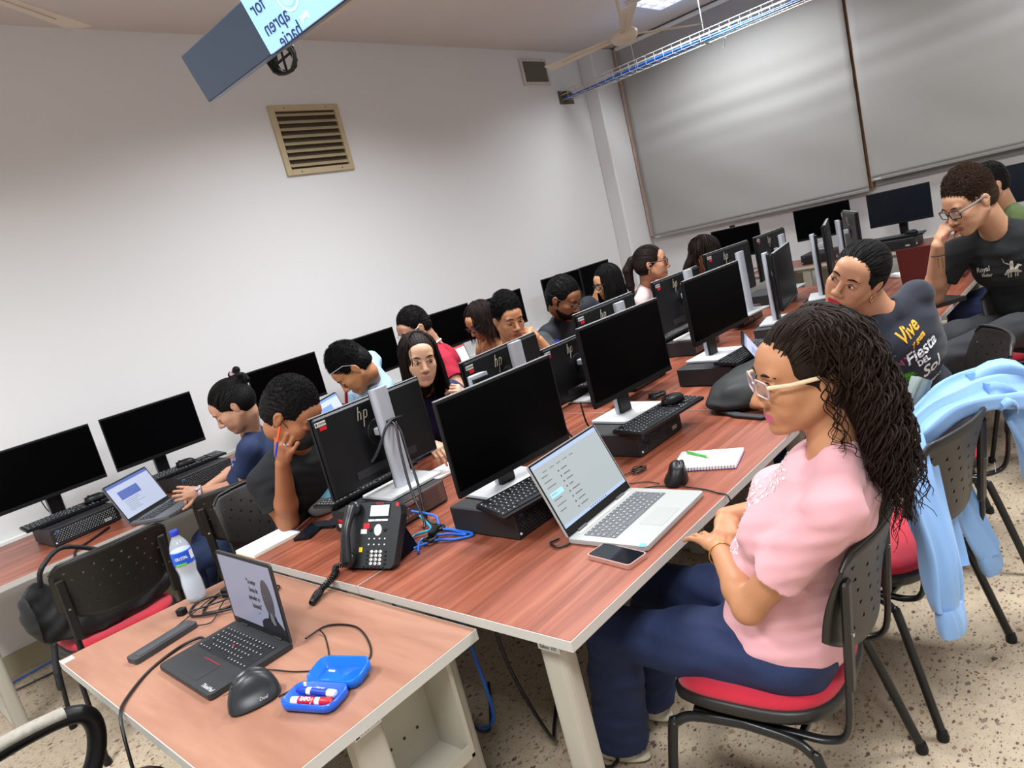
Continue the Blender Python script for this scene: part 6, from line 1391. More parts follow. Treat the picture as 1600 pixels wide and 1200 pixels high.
# ---- man in the black shirt with glasses
HM = Head((2.76, -.375, 1.315), 138, -22, 0, 1.06, True)
def man_extra(c):
    H = c['H']; glasses(H, c['root'], c['org'], mat('frame_black', '1A1512', .3), mat('temple_grey', '6A6460', .4), W=.029, Hh=.0175, r=.0021)
    F = c['F']; mid = c['neck'] - F[2] * .17
    g = MB(); text_geo(g, 'Royal', .032, T3((-.055, .0, 0)) @ RZ(.25), ext=0, bold=.0006, shear=.4); text_geo(g, 'Rider', .026, T3((-.042, -.028, 0)) @ RZ(.2), ext=0, bold=.0006, shear=.4)
    decal(c, 'chest_lettering', mat('print_offwhite', 'C9C4BA', .7), g, mid, F[1], F[2])
    g = MB(); X = .070; g.tube([(X - .03, -.03, 0), (X - .012, -.012, 0), (X + .014, -.014, 0), (X + .03, -.03, 0)], [.004, .01, .01, .004], 6); g.tube([(X + .012, -.012, 0), (X + .026, .008, 0), (X + .034, .0, 0)], [.007, .006, .004], 5); g.tube([(X, -.01, 0), (X + .002, .02, 0), (X + .006, .032, 0)], [.008, .007, .005], 5); g.tube([(X + .004, .012, 0), (X - .022, .028, 0), (X - .03, .05, 0)], .002, 4)
    for dx in (-.014, -.004, .012, .02): g.tube([(X + dx, -.02, 0), (X + dx - .006, -.045, 0)], .0025, 4)
    decal(c, 'rider_emblem', MATS['print_offwhite'], g, mid, F[1], F[2])
    b = MB(); w_ = A(WRM); b.tube([Vector(w_ + A([.0, .0, -.05]) + .031 * (A([math.cos(a), math.sin(a), .1]))) for a in np.linspace(0, 2 * PI, 21)[:-1]], .0025, 6, closed=True); b.tube([Vector(w_ + A([-.03, .0, -.05])), Vector(w_ + A([-.032, .0, -.10]))], .001, 4); b.tube([Vector(w_ + A([-.028, -.016, -.05])), Vector(w_ + A([-.03, -.016, -.105]))], .001, 4); fin(c, b, 'bracelet', m_blk)
WRM = (2.70, -.245, 1.155)
person('man in a black t-shirt and glasses, hand at his mouth, legs crossed', (3.12, -.52, .635), (2.90, -.455, 1.155), 158, HM, 'B08468', m_black_c, m_greyj,
       {1: dict(el=(2.86, -.17, .89), wr=WRM, d=(.15, -.48, .85), n=(-.72, .62, .2), side=-1, curls=((40, 55, 30), (58, 70, 40), (66, 75, 45), (72, 75, 45)), thumb=(30, 40), sh=(2.90, -.27, 1.075)), -1: dict(el=(2.98, -.70, .86), wr=(2.78, -.52, .74), d=(-.5, .8, -.2), n=(0, 0, 1), side=1, sh=(2.90, -.635, 1.06))},
       {1: dict(kn=(2.80, -.26, .70), an=(2.86, -.20, .28), toe=(-.6, .6, 0)), -1: dict(kn=(2.72, -.50, .72), an=(2.55, -.13, .62))},
       male=True, bulk=1.12, hairfn=short(150, .0125, .012, .022, 3, side=.010), strandfn=lambda H, t: [tufts(H, 2600, 0.03, 3.2, 3, top=.022)], hair_m=h_br, vx=.0036, closed=True, extra=man_extra, wrinkle=.0035, sleeve='short', armr=1.05)
# ---- man in green, mostly hidden
person('man in a green t-shirt with short black hair, mostly hidden behind the man in black', (4.35, -.36, .56), (4.24, -.32, 1.10), 120, Head((4.12, -.245, 1.275), 130, -15, 0, 1.0, True), 'B08468', mat('green_cotton', '4F5F36', .85), m_denim,
       {1: dict(el=(4.20, -.06, .86), wr=(4.05, -.10, 1.02), d=(-.1, -.2, 1), n=(-.6, .6, .2), side=-1, curl=(40, 50, 30)), -1: dict(el=(4.50, -.14, .80), wr=(4.35, .02, .78), d=(-.3, 1, 0), n=(0, 0, 1), side=1)},
       {1: dict(kn=(4.4, .02, .52), an=(4.4, .05, .08)), -1: dict(kn=(4.2, .0, .52), an=(4.2, .03, .08))}, male=True, bulk=1.05, hairfn=short(120, .012, .011, .012, 9), strandfn=lambda H, t: [tufts(H, 1300, 0.016, 2, 4)], hair_m=h_blk, vx=.006)
# ---- woman in scrubs
HU = Head((.475, 2.345, 1.205), 152, -30, 0, 1.0)
def bun_hair(V, H):
    sleek(V, H, .010); H.e(V, (.0, -.112, .070), (.046, .040, .042), k=.008); [V.ell(H.P(.03 * math.cos(a), -.128 + .02 * math.sin(a * 2), .078 + .036 * math.sin(a)), A([.018] * 3), H.F, k=.004) for a in np.linspace(0, 6, 7)]
def scrub_extra(c):
    H = c['H']; b = MB(); b.tube([Vector(H.P(.018 * math.cos(a), -.118 + .008 * math.sin(3 * a), .103 + .016 * math.sin(a))) for a in np.linspace(0, 2 * PI, 21)[:-1]], .008, 8, closed=True); fin(c, b, 'scrunchie', mat('scrunchie_pink', 'A98A96', .8))
    w_ = A([.275, 2.56, .825]); b = MB(); b.tube([Vector(w_ + .030 * (A([.45, .9, 0]) * math.cos(a) + A([.1, 0, 1.]) * math.sin(a))) for a in np.linspace(0, 2 * PI, 21)[:-1]], .006, 8, closed=True, fl=1.6); b.ell(tuple(w_ + A([-.012, -.014, .024])), (.017, .017, .010)); fin(c, b, 'wrist_watch', mat('watch_lilac', 'B9AEB8', .35, metal=.3))
    b = MB(); F = c['F']; p = c['neck'] - F[2] * .16 + F[1] * .115; b.tube([Vector(p + F[0] * .03 * math.cos(a) * 1.0 + F[2] * .016 * math.sin(a) - F[0] * .03) for a in np.linspace(0, 2 * PI, 15)[:-1]], .003, 6, closed=True); b.tube([Vector(p + F[0] * .03 * math.cos(a) + F[2] * .016 * math.sin(a) + F[0] * .034) for a in np.linspace(0, 2 * PI, 15)[:-1]], .003, 6, closed=True); fin(c, b, 'hanging_glasses', mat('blue_glasses', '2B58A8', .3))
person('woman in navy scrubs with bun and pink scrunchie, hands over her laptop', (.55, 2.50, .545), (.545, 2.40, 1.055), 140, HU, 'B98A70', m_scrub, m_scrub,
       {1: dict(el=(.56, 2.70, .83), wr=(.37, 2.70, .80), d=(-.95, .0, .1), n=(0, .3, 1), side=-1, curl=(25, 30, 20), sh=(.62, 2.53, .985)), -1: dict(el=(.43, 2.40, .80), wr=(.285, 2.555, .825), d=(-.85, .45, .25), n=(-.5, -.8, .3), side=-1, curl=(22, 25, 20), thumb=(50, 10), sh=(.455, 2.285, .985))},
       {1: dict(kn=(.30, 2.78, .52), an=(.25, 2.85, .08), toe=(-.6, .8, 0)), -1: dict(kn=(.13, 2.60, .52), an=(.1, 2.62, .08), toe=(-.6, .8, 0))}, bulk=1.03, bust=.004, vneck=.13, hairfn=bun_hair, hair_m=h_blk,
       strandfn=lambda H, t: [pull_strands(H, 320, (0, -.09, .075), 5, outw=.011)], vx=.004, extra=scrub_extra, sleeve='short')
# ---- masked man
HK = Head((.275, 1.425, 1.215), 300, -42, 0, 1.06, True)
def mask_extra(c):
    H = c['H']; M_ = Vol(); H.e(M_, (0, .052, -.062), (.060, .060, .050), k=.02); H.e(M_, (0, .094, -.045), (.028, .022, .032), k=.02); H.e(M_, (0, -.03, -.06), (.1, .06, .1), k=.01, op=-1)
    H.e(M_, (0, .11, .052), (.1, .06, .045), k=.008, op=-1); v, q = M_.mesh(.004); mesh_obj('face_mask', v, q, mat('mask_black', '131315', .85), c['root'], c['org'])
    b = MB()
    for s_ in (-1, 1): b.tube([Vector(H.P(s_ * .057, .045, -.03)), Vector(H.P(s_ * .078, .0, .0)), Vector(H.P(s_ * .080, -.03, -.02)), Vector(H.P(s_ * .06, .03, -.08))], .0014, 5)
    fin(c, b, 'mask_straps', MATS['mask_black'])
    b = MB(); b.tube([(.135, 1.375, 1.100), (.156, 1.365, 1.150)], .0042, 8); fin(c, b, 'pen_blue_part', mat('pen_blue', '2A3AA8', .4)); b = MB(); b.tube([(.156, 1.365, 1.150), (.178, 1.355, 1.200)], .0046, 8); fin(c, b, 'pen_orange_part', mat('pen_orange', 'D8552A', .4))
    b = MB(); fin(c, MB().tube([Vector(A(WK) + A(DK) * .103 + A([.0095 * math.cos(a), .0095 * math.sin(a) * .6, .006 * math.sin(a)])) for a in np.linspace(0, 2 * PI, 15)[:-1]], .0018, 6, closed=True), 'ring', m_chrome)
WK = (.200, 1.468, 1.045); DK = tuple(nrm([.05, -.62, .72]))
person('man in black t-shirt and black face mask, forehead on his hand holding a pen', (.42, 1.90, .545), (.36, 1.63, 1.03), 282, HK, '9C6647', m_black_c, mat('patterned_trousers', '6E6A6A', .85, vary=.6, vscale=25),
       {1: dict(el=(.215, 1.61, .785), wr=WK, d=DK, n=(-.85, -.38, -.15), side=-1, curls=((18, 40, 20), (22, 40, 20), (26, 42, 25), (30, 45, 25)), thumb=(30, 25), sh=(.195, 1.665, .955)), -1: dict(el=(.58, 1.58, .80), wr=(.46, 1.46, .775), d=(-.8, -.5, 0), n=(0, 0, 1), side=1, sh=(.53, 1.70, .965))},
       {1: dict(kn=(.30, 1.48, .56), an=(.32, 1.45, .1)), -1: dict(kn=(.54, 1.46, .56), an=(.52, 1.42, .1))}, male=True, bulk=1.12, hairfn=short(230, .0115, .012, .012, 5, side=.004), strandfn=lambda H, t: [tufts(H, 2800, 0.017, 3.4, 5)], hair_m=h_blk, vx=.0038, extra=mask_extra, armr=1.08, wrinkle=.003)
# ---- long-haired woman facing the camera
HW = Head((1.115, 1.645, 1.203), 241, -5, 6, 1.03)
person('long-haired woman in dark blue looking toward the camera above the monitors', (1.22, 1.98, .545), (1.185, 1.76, 1.05), 255, HW, 'C79C80', mat('shirt_darkblue', '1B2148', .85), m_denim,
       {1: dict(el=(.98, 1.60, .82), wr=(.86, 1.42, .87), d=(-.15, -.9, -.3), n=(-.2, -.2, 1), side=-1, curl=(22, 25, 18), sh=(1.03, 1.80, .975)), -1: dict(el=(1.38, 1.62, .84), wr=(1.27, 1.56, .965), d=(-.62, -.2, .55), n=(.35, -.85, .2), side=-1, curl=(50, 60, 35), thumb=(35, 35), sh=(1.345, 1.74, .98))},
       {1: dict(kn=(1.1, 1.55, .54), an=(1.1, 1.55, .08)), -1: dict(kn=(1.3, 1.55, .54), an=(1.3, 1.55, .08))}, bulk=.98, bust=.003, hairfn=longh(), strandfn=longs(.42, 460), hair_m=h_dk, vx=.0034, closed=False, look=(-.002, -.001), lipc='B47E72')
# ---- man in the striped blue shirt
HS = Head((1.06, 2.14, 1.205), 150, -42, 0, 1.04, True)
def stripe_mat():
    M = bpy.data.materials.new('striped_shirt'); M.use_nodes = True; nt = M.node_tree; N = nt.nodes; L = nt.links; b = N['Principled BSDF']; tc = N.new('ShaderNodeTexCoord'); wv = N.new('ShaderNodeTexWave'); wv.inputs['Scale'].default_value = 22; wv.inputs['Distortion'].default_value = .5
    r = N.new('ShaderNodeValToRGB'); r.color_ramp.elements[0].position = .82; r.color_ramp.elements[0].color = hexc('A3BFD4'); r.color_ramp.elements[1].position = .95; r.color_ramp.elements[1].color = hexc('7FA0C4')
    L.new(tc.outputs['Object'], wv.inputs[0]); L.new(wv.outputs['Fac'], r.inputs[0]); L.new(r.outputs[0], b.inputs[0]); b.inputs['Roughness'].default_value = .85; return M
def stripe_extra(c):
    H = c['H']; b = MB()
    for q in (-1, 1): b.tube([Vector(H.P(q * .06, .075, .085)), Vector(H.P(q * .083, .01, .06)), Vector(H.P(q * .083, -.02, .02))], .0016, 6)
    fin(c, b, 'glasses_temples', m_legend)
    b = MB(); F = c['F']; b.tube([Vector(c['neck'] + F[1] * .08 + F[2] * .02 + F[0] * .05), Vector(c['neck'] + F[1] * .14 - F[2] * .06), Vector(c['neck'] + F[1] * .16 - F[2] * .16)], [.012, .016, .02], 8, fl=.5); fin(c, b, 'red_lanyard', mat('lanyard_red', 'C01A1E', .6, vary=.4, vscale=50))
person('man in a light blue striped shirt bending his head low toward the wall', (1.38, 2.50, .55), (1.28, 2.27, 1.085), 135, HS, 'B07A55', stripe_mat(), m_denim,
       {1: dict(el=(1.25, 2.66, .80), wr=(1.05, 2.72, .77), d=(-.9, .2, 0), n=(0, 0, 1), side=-1), -1: dict(el=(.98, 2.32, .80), wr=(.92, 2.55, .78), d=(-.2, 1, 0), n=(0, 0, 1), side=1)},
       {1: dict(kn=(1.05, 2.76, .52), an=(1.0, 2.8, .08)), -1: dict(kn=(.88, 2.62, .52), an=(.85, 2.65, .08))}, male=True, bulk=1.14, sh_w=.215, sleeve='long', hairfn=short(190, .013, .013, .02, 7, side=.010), strandfn=lambda H, t: [tufts(H, 2400, 0.032, 1.6, 6, top=.02)], hair_m=h_blk, vx=.0045, extra=stripe_extra)
# ---- man in red
HR = Head((1.80, 2.47, 1.272), 165, -24, 0, 1.04, True)
def red_extra(c):
    glasses(c['H'], c['root'], c['org'], m_chrome, W=.028, Hh=.017, r=.0012)
    F = c['F']; b = MB()
    for s_ in (-1, 1): b.tube([Vector(c['neck'] + F[0] * s_ * .055 - F[1] * .05 + F[2] * .035), Vector(c['neck'] + F[0] * s_ * .07 + F[1] * .02 + F[2] * .02), Vector(c['neck'] + F[0] * s_ * .03 + F[1] * .08 - F[2] * .02)], .012, 8, fl=.5)
    fin(c, b, 'white_collar', m_paper)
person('man with glasses in a red and navy polo, half hidden behind the long-haired woman', (2.08, 2.56, .55), (1.96, 2.48, 1.105), 150, HR, 'B98A70', mat('polo_red', '9E1630', .85), m_denim,
       {1: dict(el=(2.0, 2.74, .84), wr=(1.85, 2.78, .78), d=(-.8, .4, 0), n=(0, 0, 1), side=-1), -1: dict(el=(1.80, 2.20, .86), wr=(1.72, 2.42, .80), d=(-.2, 1, 0), n=(0, 0, 1), side=1)},
       {1: dict(kn=(1.9, 2.78, .52), an=(1.9, 2.8, .08)), -1: dict(kn=(1.72, 2.66, .52), an=(1.7, 2.7, .08))}, male=True, bulk=1.15, sh_w=.215, hairfn=short(60, .009, .009, .010, 8, side=.010), strandfn=lambda H, t: [tufts(H, 1500, 0.018, 0.6, 7, top=.010)], hair_m=h_blk, vx=.0045, extra=red_extra)
# ---- woman with glasses behind the curly man
HV = Head((2.26, 2.34, 1.195), 168, -26, 0, 1.0)
person('dark-haired woman in glasses with bare shoulders, between the wall monitors', (2.54, 2.57, .55), (2.40, 2.40, 1.05), 150, HV, 'B5825F', mat('top_peach', 'A8744E', .85), m_denim,
       {1: dict(el=(2.45, 2.70, .80), wr=(2.3, 2.78, .77), d=(-.8, .4, 0), n=(0, 0, 1), side=-1), -1: dict(el=(2.25, 2.22, .80), wr=(2.15, 2.45, .78), d=(-.2, 1, 0), n=(0, 0, 1), side=1)},
       {1: dict(kn=(2.35, 2.78, .52), an=(2.35, 2.8, .08)), -1: dict(kn=(2.2, 2.66, .52), an=(2.2, 2.7, .08))}, sleeve='none', hairfn=longh(), strandfn=longs(.22, 260), hair_m=h_dk, vx=.005, extra=lambda c: glasses(c['H'], c['root'], c['org'], m_blk, r=.002))
# ---- curly man, hand on mouth
HC = Head((1.99, 1.83, 1.218), 246, -16, 0, 1.05, True)
person('young man with curly black hair and grey shirt resting his mouth on his hand', (2.10, 1.98, .545), (2.05, 1.90, 1.05), 250, HC, 'B5805E', mat('shirt_charcoal', '33373A', .85), m_denim,
       {1: dict(el=(1.84, 1.76, .82), wr=(1.70, 1.62, .84), d=(-.3, -.9, 0), n=(0, 0, 1), side=-1), -1: dict(el=(2.16, 1.66, .84), wr=(2.07, 1.705, 1.055), d=(-.55, .15, .8), n=(.2, -.9, .3), side=-1, curl=(65, 60, 40), thumb=(30, 30))},
       {1: dict(kn=(1.95, 1.74, .54), an=(1.95, 1.7, .08)), -1: dict(kn=(2.2, 1.74, .54), an=(2.2, 1.7, .08))}, male=True, bulk=1.1, sh_w=.205, hairfn=short(230, .0145, .015, .026, 10, side=.010), strandfn=lambda H, t: [tufts(H, 2600, 0.032, 3.2, 8, top=.026)], hair_m=h_blk, vx=.0038, closed=False, look=(.001, -.003))
# ---- bearded man in jersey
HB = Head((2.50, 1.80, 1.222), 275, -32, 0, 1.08, True)
m_jer = mat('jersey_dark', '14161F', .8)
def jersey_extra(c):
    glasses(c['H'], c['root'], c['org'], m_blk, r=.0014, W=.028, Hh=.017, round_=.014)
    F = c['F']; g = MB(); text_geo(g, 'BUNN', .08, Matrix(), ext=0, bold=.002); decal(c, 'chest_letters', mat('jersey_white', 'C8C4C0', .7), g, c['neck'] - F[2] * .22 - F[0] * .0, nrm(F[1] + F[0] * .3), F[2])
    # blue sleeves as panels of their own
    for s_ in (-1, 1):
        sh = c['sh'][s_]; el = A(ELB[s_]); d = nrm(el - sh); Z = Vol(); Z.cone(sh + d * .03, lerp(sh, el, .70) + d * .02, .064, .066, k=.02, cut=(lerp(sh, el, .70), d)); v, q = Z.mesh(.005); mesh_obj('blue_sleeve', v, q, mat('jersey_blue', '22228C', .8), c['root'], c['org'])
        if s_ == 1:
            g = MB(); text_geo(g, 'BJ', .07, Matrix(), ext=0, bold=.002); decal(c, 'sleeve_letters', mat('jersey_lilac', 'C9CCE8', .7), g, lerp(sh, el, .42), nrm(A(CAMPOS) - sh), A([0, 0, 1]), V=Z)
ELB = {1: (2.42, 1.90, .83), -1: (2.95, 1.72, .84)}
person('bearded man with glasses in a dark jersey with blue sleeves looking down', (2.76, 1.99, .55), (2.66, 1.93, 1.085), 262, HB, '7E5238', m_jer, m_denim,
       {1: dict(el=ELB[1], wr=(2.45, 1.66, .80), d=(.3, -.9, 0), n=(0, 0, 1), side=-1), -1: dict(el=ELB[-1], wr=(2.75, 1.58, .80), d=(-.6, -.6, 0), n=(0, 0, 1), side=1)},
       {1: dict(kn=(2.62, 1.74, .54), an=(2.62, 1.7, .08)), -1: dict(kn=(2.85, 1.74, .54), an=(2.85, 1.7, .08))}, male=True, bulk=1.2, sh_w=.215, hairfn=short(200, .012, .012, .012, 12, side=.004), strandfn=lambda H, t: [tufts(H, 2600, 0.016, 3.6, 9)], hair_m=h_blk, vx=.0042, beard=True, extra=jersey_extra, armr=1.05)
# ---- women further back
person('woman with long straight black hair in an orange top near the corner', (3.66, 2.52, .55), (3.56, 2.26, 1.04), 130, Head((3.46, 2.12, 1.185), 150, -15, 0, 1.0), 'B98A66', mat('top_orange', 'B97A3E', .85), m_denim,
       {1: dict(el=(3.62, 2.55, .82), wr=(3.45, 2.72, .78), d=(-.8, .4, 0), n=(0, 0, 1), side=-1), -1: dict(el=(3.34, 2.34, .82), wr=(3.28, 2.56, .80), d=(-.2, 1, 0), n=(0, 0, 1), side=1)},
       {1: dict(kn=(3.6, 2.88, .52), an=(3.6, 2.9, .08)), -1: dict(kn=(3.42, 2.82, .52), an=(3.42, 2.85, .08))}, sleeve='none', hairfn=longh(), strandfn=longs(.44, 380), hair_m=h_blk, vx=.0055, extra=lambda c: glasses(c['H'], c['root'], c['org'], m_blk, r=.002))
person('person with long black hair and dark jacket, partly hidden behind the bearded man', (3.08, 2.54, .55), (2.98, 2.27, 1.03), 120, Head((2.90, 2.10, 1.165), 130, -35, 0, 1.0), 'B98A66', mat('jacket_dark', '23282C', .8), m_denim,
       {1: dict(el=(3.16, 2.52, .82), wr=(3.0, 2.74, .78), d=(-.2, 1, 0), n=(0, 0, 1), side=-1), -1: dict(el=(2.80, 2.38, .82), wr=(2.82, 2.62, .80), d=(-.2, 1, 0), n=(0, 0, 1), side=1)},
       {1: dict(kn=(3.02, 2.88, .52), an=(3.02, 2.9, .08)), -1: dict(kn=(2.86, 2.84, .52), an=(2.86, 2.88, .08))}, sleeve='long', hairfn=longh(), strandfn=longs(.40, 320), hair_m=h_blk, vx=.0055)
HPo = Head((3.27, 1.59, 1.272), 296, -4, 0, 1.04)
def pony(V, H): sleek(V, H, .008); H.e(V, (0, -.125, .045), (.026, .026, .026), k=.01); [H.cn(V, a, b, r1, r2, k=.01) for a, b, r1, r2 in (((0, -.135, .04), (0, -.165, -.02), .026, .034), ((0, -.165, -.02), (0, -.16, -.12), .034, .028), ((0, -.16, -.12), (.01, -.15, -.20), .028, .010))]
def pony_extra(c):
    glasses(c['H'], c['root'], c['org'], mat('frame_maroon', '4A1F22', .35), r=.0022)
    b = MB(); H = c['H']; b.ell(H.P(.082, -.004, -.006), (.009, .009, .009)); fin(c, b, 'earphone', m_blk)
    b = MB(); b.tube([Vector(H.P(.08, -.008, -.032)), Vector(H.P(.08, -.008, -.05))], .004, 8); fin(c, b, 'earring', MATS['gold_ring'])
person('woman with a ponytail, maroon glasses and a pale pink shirt facing right', (3.42, 1.95, .55), (3.35, 1.73, 1.09), 285, HPo, 'B98468', mat('shirt_palepink', 'CDB6B4', .85), m_denim,
       {1: dict(el=(3.16, 1.64, .84), wr=(3.2, 1.50, .80), d=(.3, -.9, 0), n=(0, 0, 1), side=-1), -1: dict(el=(3.56, 1.58, .84), wr=(3.4, 1.50, .80), d=(-.6, -.6, 0), n=(0, 0, 1), side=1)},
       {1: dict(kn=(3.3, 1.6, .54), an=(3.3, 1.6, .08)), -1: dict(kn=(3.5, 1.6, .54), an=(3.5, 1.6, .08))}, sleeve='long', hairfn=pony, hair_m=h_dk, strandfn=lambda H, t: [pull_strands(H, 260, (0, -.12, .045), 5, outw=.009)], vx=.0048, extra=pony_extra, closed=False)
person('woman with long dark wavy hair and cream top bending behind the far monitors', (4.12, 1.90, .55), (3.98, 1.66, 1.05), 280, Head((3.90, 1.51, 1.215), 292, -38, 0, 1.04), 'A87452', mat('top_cream', 'C9C2A0', .85), m_denim,
       {1: dict(el=(3.78, 1.58, .82), wr=(3.85, 1.45, .80), d=(.3, -.9, 0), n=(0, 0, 1), side=-1), -1: dict(el=(4.2, 1.5, .82), wr=(4.1, 1.4, .80), d=(-.6, -.6, 0), n=(0, 0, 1), side=1)},
       {1: dict(kn=(4.0, 1.6, .54), an=(4.0, 1.6, .08)), -1: dict(kn=(4.2, 1.6, .54), an=(4.2, 1.6, .08))}, hairfn=longh(), strandfn=longs(.26, 260, wave=.008), hair_m=h_dk, vx=.0055)
# ------------------------------------------------------------ soft things
def soft(name, label, cat, V, m_, vx=.006, amp=.004, f=1.0, parts=(), origin=None, nf=None):
    V.noise = nf or wr(amp, f, 11); v, q = V.mesh(vx); org = origin or (float(v[:, 0].mean()), float(v[:, 1].mean()), float(v[:, 2].min()))
    t = thing(name, label, cat, org); mesh_obj('body', v, q, m_, t, org)
    for nm, W_, mm in parts: v, q = W_.mesh(vx); mesh_obj(nm, v, q, mm, t, org)
    return t
m_nyl = mat('nylon_black', '131416', .6, bump=.3, bscale=700)
Z0 = (0, 0, 1)
V = Vol(); V.ell((1.80, .30, .815), (.21, .15, .075), k=.03).ell((1.70, .33, .80), (.13, .14, .06), k=.03).ell((1.93, .26, .825), (.12, .12, .08), k=.03).ell((1.62, .34, .775), (.07, .12, .034), k=.03); V.half((0, 0, .7425), (0, 0, -1), (1.2, -.1, .5), (2.3, .7, .8))
st = Vol(); st.chain([(1.60, .40, .752), (1.53, .28, .750), (1.50, .17, .750), (1.56, .10, .752)], [.018, .018, .016, .014], k=.005); st.p = [(lambda P, fn=fn: fn(P * A([1, 1, 1])), a, b, c, d) for fn, a, b, c, d in st.p]
st.half((0, 0, .756), (0, 0, 1), (1.2, -.1, .7), (2.3, .7, .9)); st.half((0, 0, .741), (0, 0, -1), (1.2, -.1, .6), (2.3, .7, .8))
zp = Vol(); zp.chain([(1.585, .40, .79), (1.60, .25, .815), (1.70, .165, .83), (1.85, .155, .84)], [.006] * 4, k=.003)
soft('backpack', 'black backpack lying on the desk beside the pink-shirted woman\'s face', 'backpack', V, m_nyl, parts=(('shoulder_strap', st, mat('strap_grey', '2A2C2E', .7)), ('zipper', zp, m_blk)))
# bag on the lower left chair
V = Vol(); V.ell((-.33, 2.41, .60), (.235, .10, .130), k=.03).ell((-.52, 2.40, .65), (.085, .10, .13), k=.04).ell((-.12, 2.42, .56), (.10, .09, .08), k=.04)
V.half((0, 0, .472), (0, 0, -1), (-.8, 2.2, .2), (.2, 2.7, .6)); V.half((0, 2.325, 0), (0, -1, .12), (-.47, 2.1, .3), (.2, 2.5, .95))
s1 = Vol(); q_ = smooth_path([(-.50, 2.40, .76), (-.48, 2.38, .83), (-.38, 2.42, .87), (-.25, 2.46, .79)], 5); s1.chain([tuple(p) for p in q_], [.010] * len(q_), k=.004); s2 = Vol(); s2.chain([(-.54, 2.36, .52), (-.57, 2.33, .42), (-.58, 2.32, .36)], [.014, .012, .012], k=.004)
soft('shoulder_bag', 'soft black bag sitting on the lower left chair', 'bag', V, m_nyl, amp=.006, parts=(('handle', s1, m_nyl), ('dangling_strap', s2, m_nyl)))
# hoodie on the empty chair
m_hood = mat('hoodie_blue', '7FA6D6', .9, bump=.3, bscale=600, sheen=.2); m_grey = mat('jacket_greygreen', '7E8A88', .85, bump=.2, bscale=600)
def ribbon(mb, P, W_, T_, wd, pl=3, amp=.008, ph=0, tw=0):
    C_ = smooth_path(P, 7); K = len(C_); wv = np.interp(np.linspace(0, 1, K), np.linspace(0, 1, len(W_)), W_); n = 44; vs = []; wd = Vector(wd).normalized()
    for i in range(K):
        t_ = (C_[min(K - 1, i + 1)] - C_[max(0, i - 1)]).normalized(); w_ = (wd - t_ * wd.dot(t_)).normalized(); nn = t_.cross(w_)
        for j in range(n):
            a = 2 * PI * j / n; c, s_ = math.cos(a), math.sin(a); x = c * wv[i] / 2
            fo = amp * (math.sin(pl * c * 2.6 + ph + i * tw) + .5 * math.sin(pl * c * 5.1 + 2 * ph - i * tw * .6)) * (1 - abs(c) ** 4 * .6); e = .004 * math.sin(i * .5 + 3 * c + ph)
            vs.append(C_[i] + w_ * (x + e) + nn * (s_ * T_ / 2 * (1 + .3 * math.sin(i * .35 + ph)) + fo))
    fs = [(i * n + j, (i + 1) * n + j, (i + 1) * n + (j + 1) % n, i * n + (j + 1) % n) for i in range(K - 1) for j in range(n)]
    mb.add(vs, fs, 0, True); mb.add(vs[:n], [list(range(n))]); mb.add(vs[-n:], [list(range(n))[::-1]]); return mb
wx = (.985, -.17, 0)
t = thing('hoodie', 'light blue hoodie draped over the empty chair\'s backrest', 'clothing', (1.2, -.58, .3)); off = (-1.2, .58, -.3)
b = MB(); ribbon(b, [(1.00, -.475, .855), (1.16, -.53, .885), (1.32, -.60, .885), (1.46, -.68, .83), (1.54, -.73, .70), (1.56, -.74, .52)], [.08, .12, .17, .23, .26, .24], .06, (.7, .5, .35), 3, .012, .4, .05)
ribbon(b, [(1.30, -.60, .885), (1.38, -.66, .86), (1.43, -.70, .74), (1.44, -.71, .58)], [.16, .2, .2, .17], .04, (.9, -.4, 0), 3, .012, 2.1, .06); b.build('hood_and_back', m_hood, t, off)
b = MB(); ribbon(b, [(1.0, -.47, .87), (.92, -.51, .80), (.86, -.54, .68), (.82, -.555, .56), (.80, -.565, .47)], [.10, .13, .15, .14, .125], .05, wx, 2.4, .009, .9, .07); b.build('left_sleeve', m_hood, t, off)
b = MB(); ribbon(b, [(.80, -.565, .475), (.795, -.567, .40)], [.105, .105], .045, wx, 7, .002, 0, 0); b.build('cuff', m_hood, t, off)
b = MB(); ribbon(b, [(1.03, -.475, .66), (1.04, -.50, .54), (1.02, -.52, .44)], [.2, .24, .22], .03, wx, 3, .012, 1.3, .05); b.build('front_panel', m_hood, t, off)
b = MB(); ribbon(b, [(1.26, -.50, .66), (1.29, -.53, .50), (1.32, -.56, .36)], [.11, .12, .10], .045, wx, 2.4, .008, 2.9, .08); b.build('right_sleeve', m_hood, t, off)
b = MB(); ribbon(b, [(1.32, -.56, .365), (1.335, -.565, .29)], [.09, .092], .045, wx, 7, .002, 0, 0); b.build('cuff', m_hood, t, off)
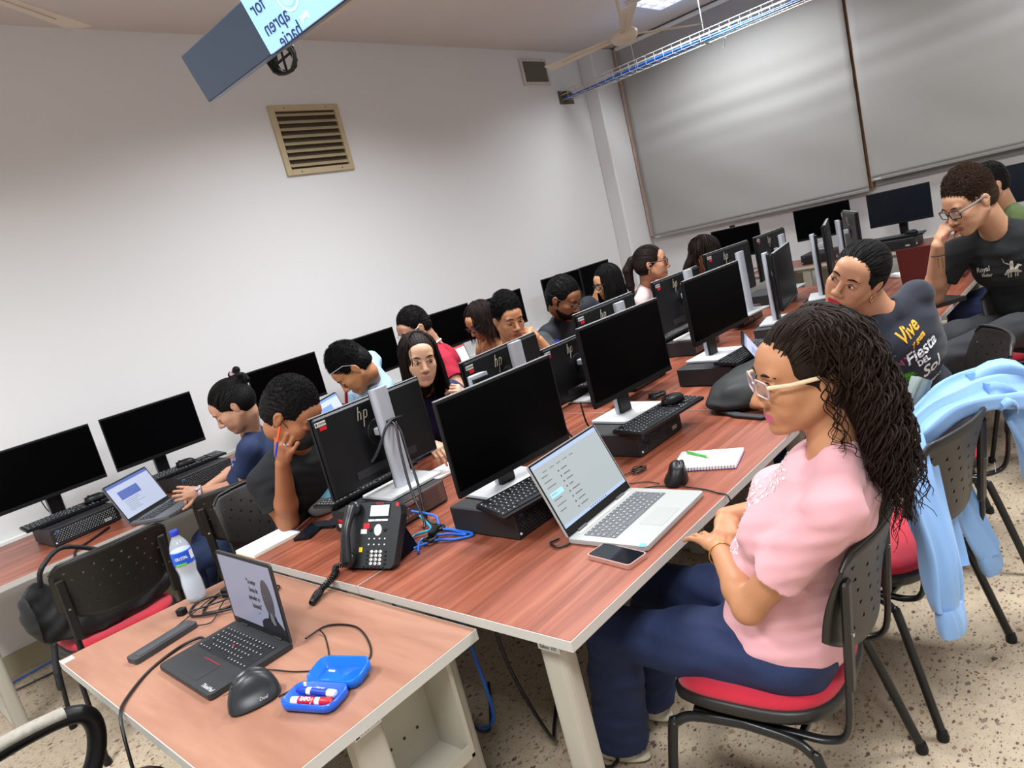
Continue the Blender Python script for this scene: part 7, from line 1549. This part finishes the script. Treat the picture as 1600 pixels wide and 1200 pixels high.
t = thing('jacket', 'grey-green jacket bunched behind the top of the empty chair', 'clothing', (1.05, -.48, .7)); off = (-1.05, .48, -.7)
b = MB(); ribbon(b, [(1.03, -.43, .74), (1.01, -.435, .84), (1.06, -.45, .95)], [.20, .17, .10], .03, wx, 4, .010, .2, .04); ribbon(b, [(1.13, -.44, .76), (1.15, -.455, .88), (1.19, -.48, .965)], [.16, .13, .09], .03, wx, 4, .010, 1.9, .04); ribbon(b, [(.92, -.42, .74), (.90, -.43, .83), (.94, -.44, .905)], [.12, .14, .10], .025, wx, 3, .008, 1.0, .04); b.build('body', m_grey, t, off)
MB_ = MB().box((0, 0, 0), (.022, .001, .03)); tag(MB_.build('garment_tag', m_paper, None, (1.335, -.605, .635), (0, .3, .2)), 'small white garment tag hanging by the empty chair\'s backrest', 'tag')

V = Vol(); V.ell((.46, 1.63, .81), (.10, .05, .085), k=.03).ell((.39, 1.62, .775), (.07, .045, .05), k=.03); V.half((0, 0, .7425), (0, 0, -1), (.2, 1.4, .5), (.7, 1.8, .8))
def patt():
    M = bpy.data.materials.new('patterned_fabric'); M.use_nodes = True; nt = M.node_tree; N = nt.nodes; L = nt.links; b = N['Principled BSDF']; tc = N.new('ShaderNodeTexCoord'); v = N.new('ShaderNodeTexVoronoi'); v.inputs['Scale'].default_value = 16; sp = N.new('ShaderNodeSeparateColor')
    r = N.new('ShaderNodeValToRGB'); r.color_ramp.interpolation = 'CONSTANT'; e = r.color_ramp.elements; e[0].color = hexc('77787A'); e[1].position = .85; e[1].color = hexc('C9C4C0')
    for p, c in ((.5, 'A01B22'), (.62, '6FA8C8'), (.74, '2A2A2C')): q = e.new(p); q.color = hexc(c)
    L.new(tc.outputs['Object'], v.inputs[0]); L.new(v.outputs['Color'], sp.inputs[0]); L.new(sp.outputs[0], r.inputs[0]); L.new(r.outputs[0], b.inputs[0]); b.inputs['Roughness'].default_value = .85; return M
soft('patterned_pouch', 'grey pouch with blue and red pattern between the masked man\'s arm and the monitor', 'pouch', V, patt(), amp=.003)
